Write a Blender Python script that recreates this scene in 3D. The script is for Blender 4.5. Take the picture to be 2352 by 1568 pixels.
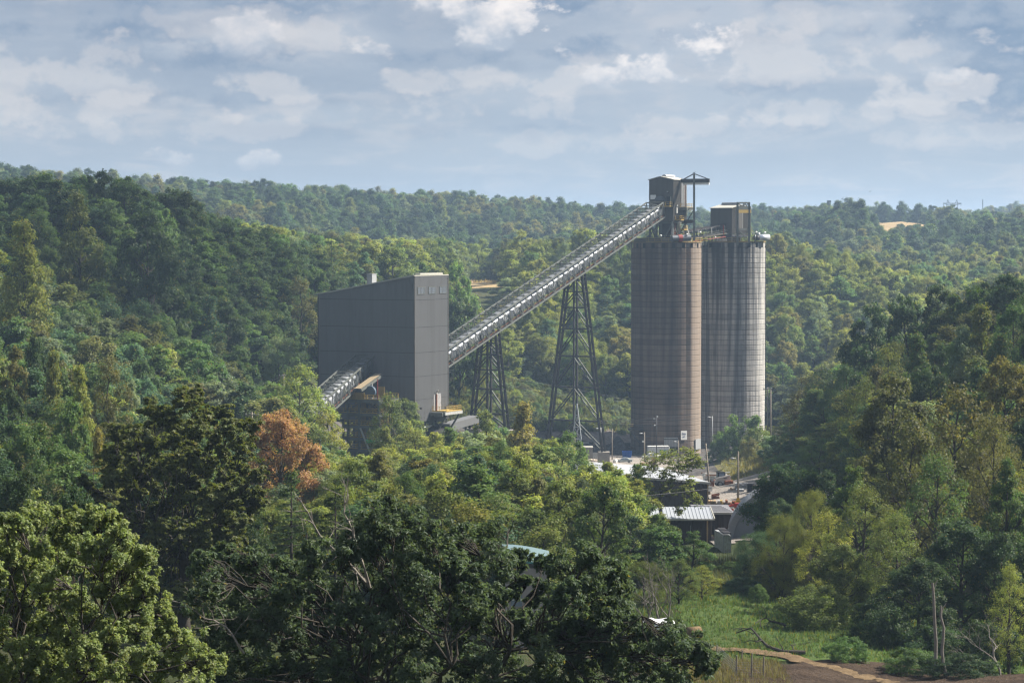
import bpy, math, random
import numpy as np
from mathutils import Matrix, Vector
R_ = math.radians
scene = bpy.context.scene
for o_ in list(bpy.data.objects): bpy.data.objects.remove(o_)

# ------------------------------------------------------------------ camera
CAMZ, FPX, V0 = 62.0, 2352*85/36.0, 556.0
PITCH = math.atan((784-V0)/FPX)
cam_d = bpy.data.cameras.new('camera'); cam = bpy.data.objects.new('camera', cam_d); scene.collection.objects.link(cam)
cam_d.lens = 85; cam_d.sensor_width = 36; cam_d.clip_start = 1.0; cam_d.clip_end = 40000
cam.location = (0, 0, CAMZ); cam.rotation_euler = (math.pi/2-PITCH, 0, 0)
scene.camera = cam
scene.render.resolution_x, scene.render.resolution_y = 1024, 682

# ------------------------------------------------------------------ render settings
scene.render.engine = 'CYCLES'
cy = scene.cycles
cy.max_bounces = 8; cy.diffuse_bounces = 5; cy.glossy_bounces = 2; cy.transmission_bounces = 4; cy.transparent_max_bounces = 24; cy.volume_bounces = 0
cy.use_adaptive_sampling = True; cy.adaptive_threshold = 0.02
cy.sample_clamp_indirect = 4.0
cy.caustics_reflective = cy.caustics_refractive = False
cy.pixel_filter_type = 'BLACKMAN_HARRIS'; cy.filter_width = 1.35
cy.use_denoising = True
try:
    cy.denoiser = 'OPENIMAGEDENOISE'; cy.denoising_input_passes = 'RGB_ALBEDO_NORMAL'
except Exception: pass
vs = scene.view_settings
vs.view_transform = 'Standard'; vs.look = 'None'; vs.exposure = 1.6; vs.gamma = 1.0; vs.use_curve_mapping = False

# ------------------------------------------------------------------ sun and sky
SUN_AZ, SUN_EL = R_(76), R_(44)                 # azimuth clockwise from +Y (view direction)
SUN = Vector((math.sin(SUN_AZ)*math.cos(SUN_EL), math.cos(SUN_AZ)*math.cos(SUN_EL), math.sin(SUN_EL)))
sl = bpy.data.lights.new('sun', 'SUN'); sl.energy = 4.4; sl.angle = R_(0.53); sl.color = (1.0, 0.93, 0.82)
so = bpy.data.objects.new('sun', sl); scene.collection.objects.link(so)
so.location = (300, 100, 400); so.rotation_euler = SUN.to_track_quat('Z', 'Y').to_euler()

world = bpy.data.worlds.new('World'); scene.world = world; world.use_nodes = True
def N(nt, typ, loc=None, **kw):
    n = nt.nodes.new(typ)
    for k, v in kw.items():
        if k.startswith('i_'):
            key = k[2:]
            n.inputs[int(key) if key.isdigit() else key.replace('_', ' ')].default_value = v
        else: setattr(n, k, v)
    return n
def math_n(nt, op, a, b=None, c=None, clamp=False):
    n = nt.nodes.new('ShaderNodeMath'); n.operation = op; n.use_clamp = clamp
    for i, x in enumerate((a, b, c)):
        if x is None: continue
        if isinstance(x, (int, float)): n.inputs[i].default_value = x
        else: nt.links.new(x, n.inputs[i])
    return n.outputs[0]
def mix_c(nt, fac, a, b, blend='MIX'):
    n = nt.nodes.new('ShaderNodeMix'); n.data_type = 'RGBA'; n.blend_type = blend; n.clamp_factor = True
    for sock, x in ((n.inputs[0], fac), (n.inputs[6], a), (n.inputs[7], b)):
        if isinstance(x, (int, float)): sock.default_value = x
        elif isinstance(x, (tuple, list)): sock.default_value = (*x[:3], 1)
        else: nt.links.new(x, sock)
    return n.outputs[2]
def sstep(nt, x, lo, hi):
    n = nt.nodes.new('ShaderNodeMapRange'); n.interpolation_type = 'SMOOTHSTEP'
    nt.links.new(x, n.inputs[0]); n.inputs[1].default_value = lo; n.inputs[2].default_value = hi
    return n.outputs[0]
def noise(nt, vec, scale, detail=5, rough=0.55, dist=0.0):
    n = nt.nodes.new('ShaderNodeTexNoise'); n.inputs['Scale'].default_value = scale; n.inputs['Detail'].default_value = detail
    n.inputs['Roughness'].default_value = rough; n.inputs['Distortion'].default_value = dist
    if vec is not None: nt.links.new(vec, n.inputs['Vector'])
    return n.outputs['Fac']
def comb(nt, x, y, z):
    n = nt.nodes.new('ShaderNodeCombineXYZ')
    for i, v in enumerate((x, y, z)):
        if isinstance(v, (int, float)): n.inputs[i].default_value = v
        else: nt.links.new(v, n.inputs[i])
    return n.outputs[0]

def build_world():
    nt = world.node_tree; nt.nodes.clear()
    out = N(nt, 'ShaderNodeOutputWorld'); bg = N(nt, 'ShaderNodeBackground'); bg.inputs[1].default_value = 0.05
    nt.links.new(bg.outputs[0], out.inputs[0])
    sky = N(nt, 'ShaderNodeTexSky'); sky.sky_type = 'NISHITA'; sky.sun_disc = False
    sky.sun_elevation = SUN_EL; sky.sun_rotation = SUN_AZ; sky.altitude = 300; sky.air_density = 1.0; sky.dust_density = 1.6; sky.ozone_density = 1.2
    tc = N(nt, 'ShaderNodeTexCoord'); sep = N(nt, 'ShaderNodeSeparateXYZ'); nt.links.new(tc.outputs['Generated'], sep.inputs[0])
    x, y, z = sep.outputs
    zc = math_n(nt, 'MAXIMUM', z, 0.0)
    # flat layers: the underside of a cloud deck seen in perspective
    k = math_n(nt, 'ADD', zc, 0.045)
    pv = comb(nt, math_n(nt, 'DIVIDE', x, k), math_n(nt, 'DIVIDE', y, math_n(nt, 'MULTIPLY', k, 1.6)), 0.0)
    n1 = noise(nt, pv, 0.72, 6, 0.52, 0.5)
    pv2 = comb(nt, x, y, math_n(nt, 'MULTIPLY', zc, 2.4))
    n2 = noise(nt, pv2, 11.0, 9, 0.60, 0.3)
    n3 = noise(nt, pv2, 42.0, 8, 0.62, 0.3)
    dens = math_n(nt, 'ADD', math_n(nt, 'MULTIPLY', n1, 0.58), math_n(nt, 'MULTIPLY', n2, 0.42))
    dens = math_n(nt, 'ADD', dens, math_n(nt, 'MULTIPLY', math_n(nt, 'SUBTRACT', n3, 0.5), 0.06))
    belly = math_n(nt, 'MULTIPLY', math_n(nt, 'MULTIPLY', sstep(nt, dens, 0.425, 0.60), 0.62), math_n(nt, 'ADD', 0.35, math_n(nt, 'MULTIPLY', sstep(nt, zc, 0.01, 0.07), 0.65)))
    up = sstep(nt, zc, 0.0, 0.12)
    pale = mix_c(nt, up, (3.55, 4.15, 4.95), (4.1, 4.5, 5.2))
    dark = mix_c(nt, up, (2.85, 3.55, 4.55), (2.0, 2.65, 3.75))
    c = mix_c(nt, belly, pale, dark)
    # paler, slightly warm upper parts with ragged rims where a layer thins
    rim = math_n(nt, 'MULTIPLY', sstep(nt, dens, 0.41, 0.465), math_n(nt, 'SUBTRACT', 1.0, sstep(nt, dens, 0.465, 0.53)))
    rim = math_n(nt, 'MULTIPLY', rim, sstep(nt, n3, 0.40, 0.62))
    c = mix_c(nt, math_n(nt, 'MULTIPLY', rim, 0.5), c, (5.5, 5.4, 5.6))
    puff = math_n(nt, 'MULTIPLY', sstep(nt, n2, 0.54, 0.68), sstep(nt, n3, 0.42, 0.60))
    c = mix_c(nt, math_n(nt, 'MULTIPLY', puff, 0.4), c, (5.6, 5.5, 5.7))
    # the larger clouds one by one: (azimuth, elevation, half width, half height, amount)
    pv3 = comb(nt, x, y, math_n(nt, 'MULTIPLY', zc, 1.45))
    n4 = noise(nt, pv3, 26.0, 9, 0.60, 0.15); n5 = noise(nt, pv3, 75.0, 6, 0.6, 0.1)
    wob = math_n(nt, 'ADD', math_n(nt, 'MULTIPLY', math_n(nt, 'SUBTRACT', n4, 0.5), 10.0), math_n(nt, 'MULTIPLY', math_n(nt, 'SUBTRACT', n5, 0.5), 4.5))
    front = sstep(nt, y, 0.0, 0.3)
    def cloud_mask(u, v, wu, wv, lo, hi, wk, flat=0.0):
        ex = math_n(nt, 'DIVIDE', math_n(nt, 'SUBTRACT', x, (u-1176)/FPX), wu/FPX)
        ez = math_n(nt, 'DIVIDE', math_n(nt, 'SUBTRACT', z, (V0-v)/FPX), wv/FPX)
        g = math_n(nt, 'SUBTRACT', 1.25, math_n(nt, 'ADD', math_n(nt, 'MULTIPLY', ex, ex), math_n(nt, 'MULTIPLY', ez, ez)))
        g = math_n(nt, 'ADD', g, math_n(nt, 'MULTIPLY', wob, wk))
        if flat:     # flat-bottomed: cut off below
            g = math_n(nt, 'MULTIPLY', g, sstep(nt, math_n(nt, 'ADD', ez, math_n(nt, 'MULTIPLY', wob, 0.10)), -flat-0.35, -flat+0.25))
        return math_n(nt, 'MULTIPLY', sstep(nt, g, lo, hi), front), ez
    for (u, v, wu, wv, amt) in ((200, 85, 330, 26, .75), (620, 25, 300, 30, .7), (560, 142, 420, 26, .75), (300, 236, 380, 20, .55), (1500, 96, 330, 24, .85), (1330, 22, 260, 28, .8), (1080, 128, 330, 14, .6), (1950, 80, 260, 20, .7), (2280, 190, 170, 80, .75), (1750, 205, 260, 14, .55), (2250, 262, 220, 14, .4), (1960, 22, 260, 26, .55), (900, 305, 420, 14, .3), (1650, 305, 420, 16, .3)):
        m, ez = cloud_mask(u, v, wu, wv*1.5, 0.1, 2.1, 0.85)
        c = mix_c(nt, math_n(nt, 'MULTIPLY', m, amt), c, (1.35, 2.15, 3.45))
    for (u, v, wu, wv, amt) in ((150, 170, 260, 70, .5), (800, 100, 135, 50, .6), (520, 60, 150, 34, .42), (1760, 140, 340, 60, .55), (1100, 190, 320, 26, .5), (2080, 210, 150, 36, .6), (180, 262, 260, 30, .5), (620, 195, 170, 30, .55), (1900, 262, 320, 26, .45), (1620, 290, 220, 26, .45), (350, 300, 300, 24, .4), (950, 250, 300, 24, .4), (1350, 330, 320, 22, .35), (2200, 320, 220, 22, .35), (1880, 60, 150, 34, .45)):
        m, ez = cloud_mask(u, v, wu, wv*1.15, 0.2, 1.5, 1.15)
        c = mix_c(nt, math_n(nt, 'MULTIPLY', m, amt), c, (6.5, 6.2, 6.15))
    for (u, v, wu, wv, amt) in ((1155, 74, 150, 62, 1.0), (985, 14, 95, 44, .85), (1050, 40, 60, 40, .7), (1565, 142, 125, 78, .95), (1495, 172, 80, 34, .7), (1386, 190, 44, 30, .7), (570, 96, 62, 58, .55), (2000, 48, 70, 24, .5), (2120, 178, 60, 20, .5), (385, 362, 62, 24, .45), (608, 374, 56, 22, .45), (850, 118, 60, 22, .5)):
        m, ez = cloud_mask(u, v, wu, wv, 0.2, 1.2, 0.85, .75)
        lit = math_n(nt, 'ADD', math_n(nt, 'MULTIPLY', math_n(nt, 'ADD', ez, 1.0), 0.38), math_n(nt, 'MULTIPLY', math_n(nt, 'SUBTRACT', n5, 0.5), 2.8), clamp=True)
        c = mix_c(nt, math_n(nt, 'MULTIPLY', m, amt), c, mix_c(nt, lit, (3.9, 4.4, 5.2), (9.0, 8.3, 7.9)))
    # a little of the clear sky's own gradient everywhere
    skyc = mix_c(nt, 1.0, sky.outputs[0], (0.55, 0.55, 0.55), 'MULTIPLY')
    c = mix_c(nt, 1.0, c, (0.80, 0.805, 0.815), 'MULTIPLY')
    c = mix_c(nt, 0.85, skyc, c)
    c = mix_c(nt, sstep(nt, z, -0.03, -0.003), (0.8, 0.85, 0.7), c)      # under the horizon the ground's own dull green
    nt.links.new(c, bg.inputs[0])
build_world()

# ------------------------------------------------------------------ helpers
COL = scene.collection
rnd = random.Random(7)
def px(u, v, Y):
    """world point that the photograph's (u, v) shows when it lies Y metres ahead (photo measured at 2352x1568)"""
    dx, dv = (u-1176)/FPX, -(v-784)/FPX
    cy_, sy_ = math.cos(PITCH), math.sin(PITCH)
    yy = cy_+dv*sy_; zz = -sy_+dv*cy_
    s = Y/yy
    return Vector((dx*s, Y, CAMZ+zz*s))
def proj(p):
    cy_, sy_ = math.cos(PITCH), math.sin(PITCH)
    d = Vector(p)-Vector((0, 0, CAMZ))
    f = d.y*cy_-d.z*sy_; u_ = d.y*sy_+d.z*cy_
    return (1176+FPX*d.x/f, 784-FPX*u_/f, f)
def tag(o, label=None, cat=None, group=None, kind=None):
    if label: o['label'] = label
    if cat: o['category'] = cat
    if group: o['group'] = group
    if kind: o['kind'] = kind
    return o
def thing(name, label, cat, loc=(0, 0, 0), rz=0.0, group=None):
    o = bpy.data.objects.new(name, None); COL.objects.link(o)
    o.empty_display_size = 0.5
    o.location = loc; o.rotation_euler = (0, 0, rz)
    o.matrix_basis = Matrix.Translation(Vector(loc)) @ Matrix.Rotation(rz, 4, 'Z')
    return tag(o, label, cat, group)
def mesh_from(name, V, F, mat=None, smooth=False):
    me = bpy.data.meshes.new(name)
    me.from_pydata([tuple(v) for v in V], [], [tuple(f) for f in F])
    if mat: me.materials.append(mat)
    if smooth: me.polygons.foreach_set('use_smooth', [True]*len(me.polygons))
    me.update()
    return me
def obj(name, me, parent=None, mtx=None):
    o = bpy.data.objects.new(name, me); COL.objects.link(o)
    if parent is not None: o.parent = parent
    if mtx is not None: o.matrix_basis = mtx
    return o
class MB:
    """collects verts and faces for one mesh"""
    def __init__(s): s.V = []; s.F = []
    def add(s, V, F):
        b = len(s.V); s.V += [tuple(v) for v in V]; s.F += [tuple(i+b for i in f) for f in F]; return s
    def box(s, c, d, M=None):
        x, y, z = (k/2 for k in d)
        V = [Vector((sx*x, sy*y, sz*z)) for sz in (-1, 1) for sy in (-1, 1) for sx in (-1, 1)]
        if M: V = [M @ v for v in V]
        V = [v+Vector(c) for v in V]
        return s.add(V, [(0, 2, 3, 1), (4, 5, 7, 6), (0, 1, 5, 4), (2, 6, 7, 3), (0, 4, 6, 2), (1, 3, 7, 5)])
    def bar(s, a, b, w, h=None, up=(0, 0, 1)):
        a, b = Vector(a), Vector(b); h = h or w
        M = axes(a, b, up)
        L = (b-a).length
        return s.box((a+b)/2, (w, h, L), M)
    def tube(s, pts, r, n=8, caps=True):
        pts = [Vector(p) for p in pts]; m = len(pts)
        rr = r if hasattr(r, '__len__') else [r]*m
        b = len(s.V)
        for i, p in enumerate(pts):
            t = (pts[min(i+1, m-1)]-pts[max(i-1, 0)])
            M = axes(Vector(), t if t.length > 1e-9 else Vector((0, 0, 1)))
            for k in range(n):
                a = 2*math.pi*k/n
                s.V.append(tuple(p+M @ Vector((math.cos(a)*rr[i], math.sin(a)*rr[i], 0))))
        for i in range(m-1):
            for k in range(n):
                s.F.append((b+i*n+k, b+i*n+(k+1) % n, b+(i+1)*n+(k+1) % n, b+(i+1)*n+k))
        if caps:
            s.F.append(tuple(b+k for k in range(n))[::-1]); s.F.append(tuple(b+(m-1)*n+k for k in range(n)))
        return s
    def lathe(s, prof, n=24, c=(0, 0, 0)):
        b = len(s.V)
        for r, z in prof:
            for k in range(n):
                a = 2*math.pi*k/n
                s.V.append((c[0]+r*math.cos(a), c[1]+r*math.sin(a), c[2]+z))
        for i in range(len(prof)-1):
            for k in range(n):
                s.F.append((b+i*n+k, b+i*n+(k+1) % n, b+(i+1)*n+(k+1) % n, b+(i+1)*n+k))
        return s
    def poly(s, pts, d):
        """prism: polygon pts swept by vector d"""
        pts = [Vector(p) for p in pts]; n = len(pts); d = Vector(d)
        return s.add(pts+[p+d for p in pts], [tuple(range(n))[::-1], tuple(range(n, 2*n))]+[(i, (i+1) % n, n+(i+1) % n, n+i) for i in range(n)])
    def quad(s, a, b, c, d): return s.add([a, b, c, d], [(0, 1, 2, 3)])
    def blob(s, c, r, seed=0, sub=2, amp=0.15):
        rg = random.Random(seed); import bmesh
        bm = bmesh.new(); bmesh.ops.create_icosphere(bm, subdivisions=sub, radius=1)
        V = []
        for v in bm.verts:
            k = 1+rg.uniform(-amp, amp)
            V.append((c[0]+v.co.x*r[0]*k, c[1]+v.co.y*r[1]*k, c[2]+v.co.z*r[2]*k))
        s.add(V, [tuple(x.index for x in f.verts) for f in bm.faces]); bm.free(); return s
    def mesh(s, name, mat, smooth=False): return mesh_from(name, s.V, s.F, mat, smooth)
    def build(s, name, mat, parent=None, smooth=False, world=False):
        if world and parent is not None:
            M = parent.matrix_basis.inverted(); s.V = [tuple(M @ Vector(v)) for v in s.V]
        return obj(name, s.mesh(name, mat, smooth), parent)
def axes(a, b, up=(0, 0, 1)):
    z = (Vector(b)-Vector(a)).normalized(); up = Vector(up)
    if abs(z.dot(up)) > 0.999: up = Vector((0, 1, 0))
    x = up.cross(z).normalized(); y = z.cross(x)
    return Matrix((x, y, z)).transposed()
_unit = {}
def unit_mesh(kind, mat):
    key = (kind, mat.name)
    if key not in _unit:
        m = MB()
        if kind == 'bar': m.box((0, 0, 0.5), (1, 1, 1))
        elif kind == 'rod': m.tube([(0, 0, 0), (0, 0, 1)], 0.5, 8)
        elif kind == 'ibeam':
            m.box((0, 0.45, .5), (1, .1, 1)); m.box((0, -0.45, .5), (1, .1, 1)); m.box((0, 0, .5), (.12, .8, 1))
        _unit[key] = m.mesh(kind, mat, kind == 'rod')
    return _unit[key]
def bar(T, name, a, b, w, h, mat, up=(0, 0, 1), kind='bar', world=False):
    """a straight member as its own part; alike members share one mesh"""
    if world and T is not None:
        M = T.matrix_basis.inverted(); a = M @ Vector(a); b = M @ Vector(b)
    a, b = Vector(a), Vector(b); h = h or w
    R = axes(a, b, up); L = (b-a).length
    m = Matrix.Translation(a) @ R.to_4x4() @ Matrix.Diagonal((w, h, L, 1))
    return obj(name, unit_mesh(kind, mat), T, m)

# ------------------------------------------------------------------ materials
MATS = {}
def mat(name, col, rough=0.7, metal=0.0, var=0.15, scale=1.5, bump=0.0, bscale=20, spec=0.3, stain=None, stain_amt=0.0, streak=False):
    if name in MATS: return MATS[name]
    m = bpy.data.materials.new(name); m.use_nodes = True; MATS[name] = m
    nt = m.node_tree; b = nt.nodes['Principled BSDF']
    b.inputs['Roughness'].default_value = rough; b.inputs['Metallic'].default_value = metal; b.inputs['Specular IOR Level'].default_value = spec
    tc = N(nt, 'ShaderNodeNewGeometry')
    vec = tc.outputs['Position']
    n1 = noise(nt, vec, scale, 6, 0.6)
    f = math_n(nt, 'ADD', 1.0-var, math_n(nt, 'MULTIPLY', n1, 2*var))
    c = mix_c(nt, 1.0, (*col, 1), comb(nt, f, f, f), 'MULTIPLY')
    if stain:
        v2 = vec
        if streak:
            mp = N(nt, 'ShaderNodeMapping'); mp.inputs['Scale'].default_value = (1, 1, 0.06); nt.links.new(vec, mp.inputs[0]); v2 = mp.outputs[0]
        n2 = noise(nt, v2, scale*1.7, 6, 0.65)
        c = mix_c(nt, math_n(nt, 'MULTIPLY', sstep(nt, n2, 0.45, 0.72), stain_amt), c, stain)
    nt.links.new(c, b.inputs['Base Color'])
    if bump:
        bn = N(nt, 'ShaderNodeBump'); bn.inputs['Strength'].default_value = bump; bn.inputs['Distance'].default_value = 0.05
        nt.links.new(noise(nt, vec, bscale, 5, 0.6), bn.inputs['Height']); nt.links.new(bn.outputs[0], b.inputs['Normal'])
    return m
# ------------------------------------------------------------------ terrain
CP = []
def cp(u, v, Y): p = px(u, v, Y); CP.append((p.x, p.y, p.z))
for x, y, z in ((0, -150, 66), (-200, -150, 70), (200, -150, 66), (0, 0, 59.5), (-60, 10, 58), (60, 10, 58), (-2, 95, 37), (-15, 75, 41), (20, 100, 37.5), (40, 110, 36), (-40, 110, 38), (0, 150, 31), (-40, 185, 32), (-30, 150, 34), (30, 150, 31),
                (-150, 60, 52), (150, 60, 50), (-130, 220, 36), (130, 220, 33), (-300, 300, 60), (300, 300, 75), (-500, 700, 95), (500, 700, 85), (-420, 500, 90), (420, 450, 90), (-600, 1400, 98), (600, 1500, 88), (-900, 1800, 110), (900, 1800, 90),
                (-98, 620, 55), (-127, 600, 52), (-89, 640, 57), (-79, 655, 49), (-68, 690, 44), (-50, 730, 41), (-32, 800, 41), (-160, 660, 58), (-52, 600, 14), (-78, 520, 25), (-97, 500, 31), (-63, 450, 24), (-89, 420, 28), (-58, 560, 18), (-30, 640, 4), (-75, 570, 30),
                (-8, 520, 6), (-30, 350, 20), (2, 400, 15), (2, 480, 9), (-28, 300, 25), (-60, 300, 29), (-15, 250, 25), (-35, 420, 17), (-40, 500, 12),
                (0, 640, 1), (20, 700, 1), (20, 660, 2.3), (45, 720, 0), (85, 720, 3), (75, 760, 1), (-30, 700, 6), (-50, 740, 30), (60, 690, 0),
                (-14, 820, 14), (7, 770, 10), (20, 780, 10), (30, 740, 4), (-15, 1060, 42), (-25, 1090, 44), (-40, 1000, 43), (10, 890, 34), (30, 950, 46), (30, 1050, 44), (60, 1000, 46), (60, 900, 29), (-40, 1300, 42), (-20, 1220, 36), (40, 1200, 36), (60, 1300, 40), (0, 1450, 52), (40, 1420, 50), (-90, 1300, 44), (-120, 1750, 81), (40, 1900, 73), (-330, 1400, 88), (-297, 1400, 86), (-264, 1400, 83), (-233, 1400, 75), (-160, 1500, 76), (0, 1650, 73), (-100, 1100, 46), (-150, 1000, 52), (-220, 1150, 60), (-60, 900, 44),
                (112, 850, 18), (90, 800, 4), (103, 950, 45), (141, 950, 37), (110, 1010, 47), (167, 960, 29), (144, 1120, 30), (110, 1180, 34), (163, 1250, 37), (190, 1000, 26), (147, 1400, 50), (198, 1400, 69), (165, 1520, 56), (180, 1700, 54), (200, 2000, 54), (240, 1500, 56), (228, 1400, 54), (245, 1650, 75), (275, 1650, 76), (262, 1750, 78), (262, 1900, 70), (302, 1600, 60), (345, 1600, 62), (310, 1680, 61), (360, 1750, 62), (330, 2000, 60), (420, 2000, 62), (300, 1850, 62), (120, 1650, 64), (220, 1100, 36), (260, 1300, 50), (130, 1320, 40), (180, 850, 22), (240, 900, 36),
                (75, 640, 10), (95, 660, 10), (62, 640, 4.0), (74, 600, 13), (88, 600, 17), (110, 640, 18), (130, 700, 22), (62, 560, 7.5),
                (85, 420, 31), (89, 480, 33), (60, 430, 19.5), (72, 480, 23), (110, 450, 42), (150, 470, 55), (110, 560, 30), (70, 340, 26), (55, 300, 23.5), (85, 300, 33), (60, 230, 23.5), (43, 215, 23), (75, 240, 28),
                (27, 303, 22.8), (28, 330, 20.3), (20, 325, 20.3), (33, 328, 20.6), (38, 345, 20.0), (36, 420, 16), (40, 500, 10), (48, 570, 4.8), (55, 620, 2.0), (47, 420, 16), (26, 235, 24.6), (26, 195, 27), (25, 265, 22.8), (36, 265, 22.8), (40, 195, 26.5), (38, 240, 23.8), (10, 300, 21), (15, 350, 19), (25, 500, 8), (30, 600, 2.5),
                (-100, 2600, 60), (300, 2400, 58), (300, 2600, 50), (150, 2600, 56), (400, 2650, 62), (460, 2650, 68), (531, 2650, 80), (620, 2700, 90), (-700, 2600, 80), (0, 3500, 70), (500, 5000, 120), (-800, 5000, 60), (0, 9500, 60), (3000, 9500, 100), (-3000, 9500, 60), (-2500, 3000, 90), (2500, 3000, 95), (-2500, 0, 90), (2500, 0, 90), (520, 3600, 88)):
    CP.append((x, y, z))
CP = np.array(CP, float)
def _fit():
    P = CP[:, :2]; n = len(P)
    K = np.sqrt(((P[:, None]-P[None])**2).sum(-1)+4.0) + np.eye(n)*(-0.6)
    A = np.zeros((n+3, n+3)); A[:n, :n] = K; A[:n, n] = 1; A[:n, n+1:] = P; A[n, :n] = 1; A[n+1:, :n] = P.T
    return np.linalg.solve(A, np.concatenate([CP[:, 2], np.zeros(3)]))
_W = _fit()
def h_exact(x, y):
    x = np.asarray(x, float); y = np.asarray(y, float)
    d = np.sqrt((x[..., None]-CP[:, 0])**2+(y[..., None]-CP[:, 1])**2+4.0)
    z = d @ _W[:-3]+_W[-3]+_W[-2]*x+_W[-1]*y
    w = np.clip((np.hypot(x-45, y-660)-70)/120, 0.12, 1)        # the yard is graded flat
    return z+w*(0.8*np.sin(x*0.071+y*0.053)+0.5*np.sin(x*0.17-y*0.11+1.3)+0.25*np.sin(x*0.41+2.1)*np.cos(y*0.37))
def _axis(lo, hi, segs):
    out = [lo]
    for end, step in segs:
        while out[-1] < min(end, hi): out.append(out[-1]+step)
    return np.array(out)
GX = np.concatenate([-_axis(0, 4000, ((140, 4), (400, 13), (1000, 40), (4000, 250)))[::-1][:-1], _axis(0, 4000, ((140, 4), (400, 13), (1000, 40), (4000, 250)))])
GY = np.concatenate([[-160, -120, -80, -40], _axis(0, 10000, ((900, 4), (2100, 14), (4000, 70), (10000, 400)))])
GZ = h_exact(*np.meshgrid(GX, GY, indexing='xy'))
def gz(x, y):
    """ground height on the terrain mesh itself"""
    i = int(np.clip(np.searchsorted(GX, x)-1, 0, len(GX)-2)); j = int(np.clip(np.searchsorted(GY, y)-1, 0, len(GY)-2))
    a = (x-GX[i])/(GX[i+1]-GX[i]); b = (y-GY[j])/(GY[j+1]-GY[j])
    return float((GZ[j, i]*(1-a)+GZ[j, i+1]*a)*(1-b)+(GZ[j+1, i]*(1-a)+GZ[j+1, i+1]*a)*b)
def ground_pt(u, v, lo=60, hi=2200):
    """where the photo's ray through (u, v) meets the ground"""
    d = px(u, v, 1.0)-Vector((0, 0, CAMZ))
    y = lo
    while y < hi:
        p = Vector((0, 0, CAMZ))+d*y
        if p.z <= gz(p.x, p.y): return Vector((p.x, p.y, gz(p.x, p.y)))
        y += max(1.0, y*0.004)
    return Vector((0, 0, CAMZ))+d*hi
def ground_mat():
    m = bpy.data.materials.new('ground'); m.use_nodes = True; nt = m.node_tree; b = nt.nodes['Principled BSDF']; b.inputs['Roughness'].default_value = 0.95; b.inputs['Specular IOR Level'].default_value = 0.1
    g = N(nt, 'ShaderNodeNewGeometry'); v = g.outputs['Position']
    n1 = noise(nt, v, 0.03, 6, 0.6); n2 = noise(nt, v, 0.5, 6, 0.65); n3 = noise(nt, v, 4.0, 4, 0.6)
    c = mix_c(nt, sstep(nt, n1, 0.4, 0.62), (0.036, 0.046, 0.017), (0.066, 0.062, 0.029))
    c = mix_c(nt, sstep(nt, n2, 0.42, 0.66), c, (0.038, 0.054, 0.018))
    c = mix_c(nt, math_n(nt, 'MULTIPLY', sstep(nt, n3, 0.5, 0.8), 0.5), c, (0.09, 0.075, 0.042))
    nt.links.new(c, b.inputs['Base Color'])
    bn = N(nt, 'ShaderNodeBump'); bn.inputs['Strength'].default_value = 0.8; bn.inputs['Distance'].default_value = 0.4
    nt.links.new(n3, bn.inputs['Height']); nt.links.new(bn.outputs[0], b.inputs['Normal'])
    return m
def build_ground():
    nx, ny = len(GX), len(GY)
    X, Y = np.meshgrid(GX, GY, indexing='xy')
    V = np.stack([X, Y, GZ], -1).reshape(-1, 3)
    I = np.arange(nx*ny).reshape(ny, nx)
    F = np.stack([I[:-1, :-1], I[:-1, 1:], I[1:, 1:], I[1:, :-1]], -1).reshape(-1, 4)
    me = fast_mesh('ground', V, F, ground_mat(), True)
    tag(obj('ground', me), 'wooded valley ground of grass and weeds rolling up to the ridges', kind='structure')
def fast_mesh(name, V, F, m, smooth=False):
    V = np.asarray(V, np.float32); F = np.asarray(F, np.int32); k = F.shape[1]
    me = bpy.data.meshes.new(name)
    me.vertices.add(len(V)); me.vertices.foreach_set('co', V.ravel())
    me.loops.add(F.size); me.loops.foreach_set('vertex_index', F.ravel())
    me.polygons.add(len(F)); me.polygons.foreach_set('loop_start', np.arange(0, F.size, k, dtype=np.int32))
    try: me.polygons.foreach_set('loop_total', np.full(len(F), k, np.int32))
    except Exception: pass
    if smooth: me.polygons.foreach_set('use_smooth', np.ones(len(F), bool))
    if m: me.materials.append(m)
    me.update(calc_edges=True)
    return me
build_ground()
def sheet(name, poly, m, off=0.12, step=3.0, label=None, jag=0.0, bumpy=0.0, seed=1):
    """a sheet lying on the ground inside polygon poly (world x, y)"""
    P = np.array(poly, float); rg = np.random.default_rng(seed)
    x0, y0 = P.min(0); x1, y1 = P.max(0)
    xs = np.arange(x0, x1+step, step); ys = np.arange(y0, y1+step, step)
    def inside(x, y):
        c = False; n = len(P)
        for i in range(n):
            (xa, ya), (xb, yb) = P[i], P[i-1]
            if (ya > y) != (yb > y) and x < (xb-xa)*(y-ya)/(yb-ya)+xa: c = not c
        return c
    idx = {}; V = []; F = []
    def vid(i, j):
        if (i, j) not in idx:
            idx[i, j] = len(V); V.append((xs[i], ys[j], gz(xs[i], ys[j])+off+bumpy*rg.random()))
        return idx[i, j]
    for i in range(len(xs)-1):
        for j in range(len(ys)-1):
            if inside(xs[i]+step/2+jag*(rg.random()-.5), ys[j]+step/2+jag*(rg.random()-.5)): F.append((vid(i, j), vid(i+1, j), vid(i+1, j+1), vid(i, j+1)))
    o = obj(name, mesh_from(name, V, F, m, True)); tag(o, label, kind='structure')
    return o
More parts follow.
